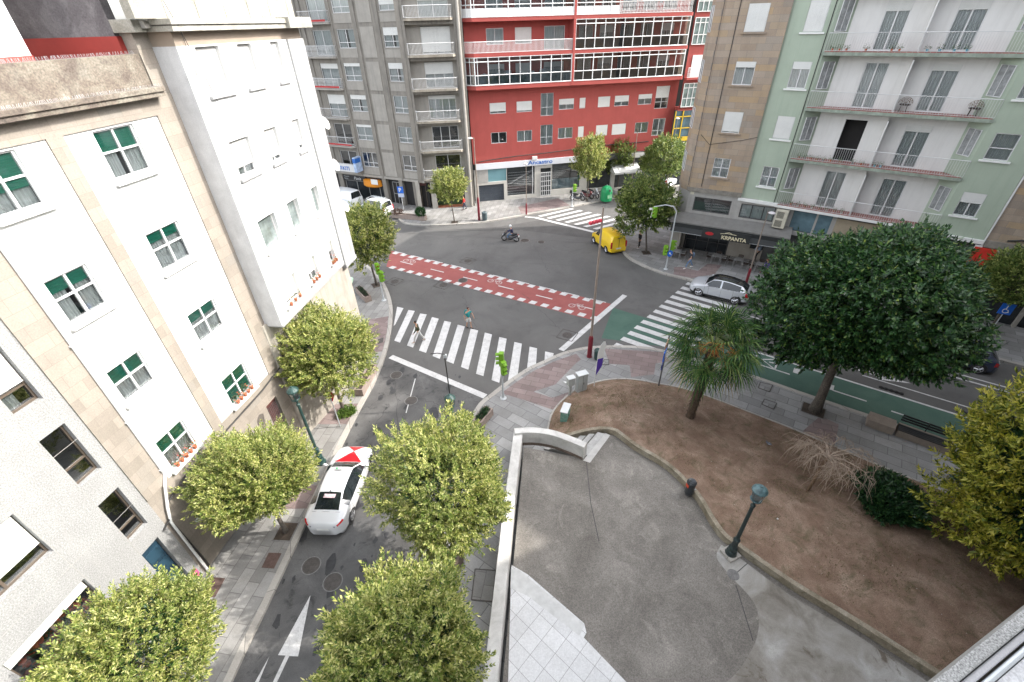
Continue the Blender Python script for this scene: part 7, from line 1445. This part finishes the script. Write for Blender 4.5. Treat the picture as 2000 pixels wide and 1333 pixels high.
m = MB(); m.v = [(-.25, -.056, 2.5), (.25, -.056, 2.5), (0, -.056, 2.07)]; m.f = [(0, 2, 1)]; m.build('white_field', WHITE, t_)
e = sign_post(1286, 755, 3.75, 'dark pole with blue and tan sign plates beside the fan palm', rz=R(62), m_=mat('dark_pole', (.09, .09, .09), .5), r=.045)
b = MB().box(-.75, -.05, -.03, .03, 3.25, 3.6).build('direction_plate', mat('tan_plate', (.36, .2, .15), .5, .2), e); b = MB().box(-.65, .0, -.03, .03, 2.35, 2.95).build('sign_plate', SBLUE, e); disc(b, -.3, -.04, 2.65, .2, WHITE, 'white_symbol'); MB().box(-.6, -.05, -.03, .03, 1.7, 2.1).build('lower_plate', mat('navy_plate', (.02, .03, .2), .5), e)
g = G(1160, 758, .14); e = empty('banner', g, 'white and purple feather banner on a thin bent pole', 'banner'); MB().tube([(0, 0, 0), (0, 0, 1.2), (.03, 0, 2.6), (.15, 0, 3.2), (.3, 0, 3.45)], .018, 6).build('pole', WHITE, e)
m = MB(); P_ = [(0.02, 1.0), (.03, 1.6), (.04, 2.2), (.05, 2.7), (.16, 3.2), (.3, 3.44)]; W_ = [(.06, .06), (.32, .10), (.36, .13), (.36, .1), (.3, .06), (.08, .02)]
def sail(i0, i1):
    m = MB()
    for i in range(i0, i1):
        (x0, z0), (x1, z1) = P_[i], P_[i + 1]; m.quad((x0, 0, z0), (x0 + W_[i][0], W_[i][1], z0), (x1 + W_[i + 1][0], W_[i + 1][1], z1), (x1, 0, z1))
    return m
sail(2, 5).build('white_cloth', WHITE, e); sail(0, 2).build('purple_cloth', mat('banner_purple', (.07, .03, .28), .7), e)
g = G(1962, 640, .13); g = Vector((31.6, 24.2, .13)); e = empty('road_sign', g, 'blue disabled parking sign under the yellowish tree at the right edge', 'sign', None, R(-30)); MB().tube([(0, 0, 0), (0, 0, 2.9)], .03, 8).build('post', STEEL, e); b = MB().box(-.32, .32, -.06, -.03, 2.3, 3.05).build('sign_plate', SBLUE, e)
m = MB(); m.tube([(.14 * math.cos(a), -.07, 2.55 + .14 * math.sin(a)) for a in [R(100) + R(260) * i / 14 for i in range(15)]], .02, 4); m.tube([(-.02, -.07, 2.92), (-.02, -.07, 2.65), (.1, -.07, 2.62), (.17, -.07, 2.45)], .025, 4); m.build('wheelchair_symbol', WHITE, b)
# bins, cabinets, bench, recycling container
def bin_(px, py, label, z, m_, h=.85, r=.22, group='litter bins'):
    g = vbase(px, py, z); e = empty('litter_bin', g, label, 'litter bin', group, .3); MB().lathe((0, 0, 0), [(0, .06), (r * .8, .06), (r, .2), (r, h * .86), (0, h * .86)], 16).build('bin', m_, e); MB().lathe((0, 0, 0), [(r * 1.06, h * .84), (r * 1.06, h * .92), (r * .8, h), (r * .5, h * .98), (0, h * .92)], 16).build('rim', m_, e); MB().lathe((0, 0, 0), [(0, 0), (r * .6, 0), (r * .5, .07), (0, .07)], 12).build('foot', STEEL, e); return e
bin_(1166, 703, 'dark green litter bin beside the maroon based post at the corner', .13, mat('bin_dark_green', (.02, .05, .045), .5)); bin_(947, 431, 'dark litter bin beside the tall lamp post on the far pavement', .13, mat('bin_grey', (.06, .085, .09), .5), 1.0, .3)
b_ = bin_(1346, 966, 'dark grey park bin with orange red mark on the terrace kerb', TZ + .02, mat('bin_charcoal', (.035, .04, .045), .35), .95, .2); b_.location.x -= .05
MB().box(-.215, -.19, -.08, .08, .62, .8).build('sticker', mat('orange_sticker', (.55, .06, .02), .4), b_); MB().box(.12, .2, -.16, -.1, .4, .46).build('clasp', CHROME, b_)
def cabinet(px, py, label, w_, d, h, m_, rz, name='utility_cabinet', plinth=.08, legs=False, z=.13):
    g = vbase(px, py, z); e = empty(name, g, label, 'cabinet', 'utility cabinets by the soil bed', rz)
    if legs: MB().box(-.07, .07, -.05, .05, 0, h * .6).build('stand', m_, e); MB().box(-w_ / 2, w_ / 2, -d / 2, d / 2, h * .6, h).build('box', m_, e, bevel=.015)
    else: MB().box(-w_ / 2, w_ / 2, -d / 2, d / 2, plinth, h).build('box', m_, e, bevel=.015); MB().box(-w_ / 2 - .02, w_ / 2 + .02, -d / 2 - .02, d / 2 + .02, 0, plinth).build('plinth', CONC, e)
    MB().box(-w_ / 2 - .03, w_ / 2 + .03, -d / 2 - .03, d / 2 + .03, h, h + .05).build('lid', mat('pale_cabinet_lid', (.52, .54, .54), .5, .05), e, bevel=.01)
    if not legs: m = MB(); m.box(-.004, .004, -d / 2 - .006, -d / 2, plinth + .05, h - .05); m.box(.04, .07, -d / 2 - .02, -d / 2, h * .5, h * .6); m.build('door_line', BLACK, e)
    return e
CABM = mat('cabinet_grey', (.36, .38, .37), .6, .1, 2, streak=.3)
cabinet(1134, 765, 'larger pale grey utility cabinet at the tip of the soil bed', .62, .38, 1.4, CABM, R(20)); cabinet(1113, 772, 'small pale grey meter box on a stand beside the larger cabinet', .42, .3, 1.35, CABM, R(20), legs=True)
gc = cabinet(1103, 826, 'teal green cabinet with scribbled graffiti on the soil bed edge', .75, .36, 1.1, mat_patchy('graffiti_teal', [(.3, (.10, .24, .2)), (.55, (.16, .32, .26)), (.62, (.3, .42, .4)), (.75, (.13, .17, .28))], scale=4, fine=.1, bump=0, distort=2.5), R(68), z=.15)
rc = empty('recycling_container', G(1183, 393, .13), 'green dome shaped recycling container beside the parked motorcycles', 'recycling container', None, R(25)); GG = mat('container_green', (.012, .26, .09), .4, .1, 3)
m = MB(); pr = [(0, .1), (.72, .1), (.72, 1.25), (.66, 1.5), (.5, 1.72), (.25, 1.85), (0, 1.9)]; m.lathe((0, 0, 0), pr, 4 if False else 8); m.build('container', GG, rc, bevel=.03); MB().lathe((0, 0, 1.86), [(0, 0), (.06, 0), (.06, .12), (0, .12)], 8).build('lifting_ring', STEEL, rc)
for a in (-90, 0): MB().tube([(math.cos(R(a)) * .55, math.sin(R(a)) * .55, 1.4), (math.cos(R(a)) * .68, math.sin(R(a)) * .68, 1.42)], .12, 12).build('opening', BLACK, rc)
MB().box(-.3, .3, -.71, -.675, .5, .95).build('label_plate', mat('light_green_plate', (.2, .45, .25), .5, .4, 9), rc)
bx = empty('granite_block', (19.75, 17.0, .13), 'low rough granite block beside the black slatted bench', 'block', None, R(-39)); MB().box(-.6, .6, -.4, .4, 0, .48).build('block', mat('tan_granite', (.24, .2, .165), .8, .15, 3, fine=.25, fscale=50), bx, bevel=.02)
be = empty('bench', (21.2, 15.9, .13), 'bench of granite base with black slatted top at the cycle lane', 'bench', None, R(-39)); MB().box(-1.1, 1.1, -.38, .38, 0, .40).build('base', mat('tan_granite', (.24, .2, .165), .8, .15, 3), be, bevel=.02)
m = MB()
for i in range(4): m.box(-1.12, 1.12, -.40 + .14 * i, -.29 + .14 * i, .42, .47)
m.build('seat', mat('black_slats', (.02, .022, .024), .4, .2), be); m = MB(); [m.box(-1.1, 1.1, .36 + .02 * i, .39 + .02 * i, .55 + .14 * i, .65 + .14 * i) for i in range(3)]; m.box(-.02, .02, .34, .4, .4, .95); m.build('backrest', BLACK, be)
for i, (x, y) in enumerate(((16.9, 24.15), (19.2, 22.45), (22.5, 19.9), (25.4, 17.75))):
    e = empty('lane_separator', (x, y, .006), ['rubber separator on the lane edge nearest the palm', 'rubber separator on the lane edge under the big dark tree, left', 'rubber separator on the lane edge right of the big tree trunk', 'rubber separator on the lane edge beside the yellow leaved tree'][i], 'lane separator', 'black rubber lane separators', R(-37)); m = MB()
    for k in range(5): m.lathe((-.5 + .25 * k, 0, 0), [(0, 0), (.12, 0), (.09, .08), (0, .11)], 8)
    m.box(-.6, .6, -.06, .06, 0, .06); m.build('separator', RUBBER, e)
def bird(x, y, z, label):
    e = empty('pigeon', (x, y, z), label, 'pigeon', None, R(150)); m = MB(); m.tube([(-.17, 0, .09), (-.08, 0, .11), (.02, 0, .13), (.08, 0, .16), (.11, 0, .21), (.13, 0, .235), (.165, 0, .228)], [.012, .035, .055, .045, .024, .024, .004], 10)
    m.tube([(0.01, .02, .08), (0.02, .025, 0)], .005, 4); m.tube([(0.01, -.02, .08), (0.02, -.025, 0)], .005, 4); m.build('body', mat('pigeon_grey', (.12, .13, .16), .7, .4, 14), e, smooth=True); w_ = MB()
    for s_ in (1, -1): w_.tube([(.04, s_ * .045, .135), (-.04, s_ * .055, .12), (-.15, s_ * .02, .095)], [.02, .03, .008], 6)
    w_.build('wing', mat('pigeon_wing', (.28, .29, .31), .7, .3, 12), e, smooth=True)
p = G(1501, 866, .8); bird(p.x, p.y, soil_at(p.x, p.y), 'grey pigeon standing on the bare soil bed')
m = MB(); m.poly([(0, 0), (.35, -.28), (.42, -.22), (.12, .05)], 0, .06); e = m.build('paper_scrap', WHITE); e.location = (3.1, 21.35, .14); tag(e, 'white scrap lying on the pink paving by the utility cabinets', 'scrap')
m = MB(); m.lathe((0, 0, 0), [(0, 0), (.035, .01), (.03, .05), (0, .06)], 8); e = m.build('paper_cup', WHITE); e.location = (*G(1517, 1017, 1.0).xy, soil_at(*G(1517, 1017, 1.0).xy)); tag(e, 'white crumpled paper on the soil left of the low shrub', 'litter')
# satellite dishes on the far side of the white corner pilaster
for i, zz in enumerate((14.3, 12.2, 9.9)):
    q = u2(O2, 82, 8.3, -.2); e = empty('satellite_dish', (q[0], q[1], zz), ['uppermost', 'middle', 'lowest'][i] + ' white dish beyond the grey corner pilaster', 'satellite dish', 'white dishes on the corner pilaster', R(82)); MB().tube([(-.3, 0, 0), (0, 0, 0), (.1, -.1, .05)], .02, 5).build('bracket', STEEL, e); MB().lathe((0, 0, 0), [(0, .05), (.2, .08), (.32, .17), (.30, .17), (.18, .1), (0, .07)], 14).xf(Matrix.Translation((.1, -.1, .05)) @ Matrix.Rotation(R(70), 4, 'X')).build('dish', WHITE, e)
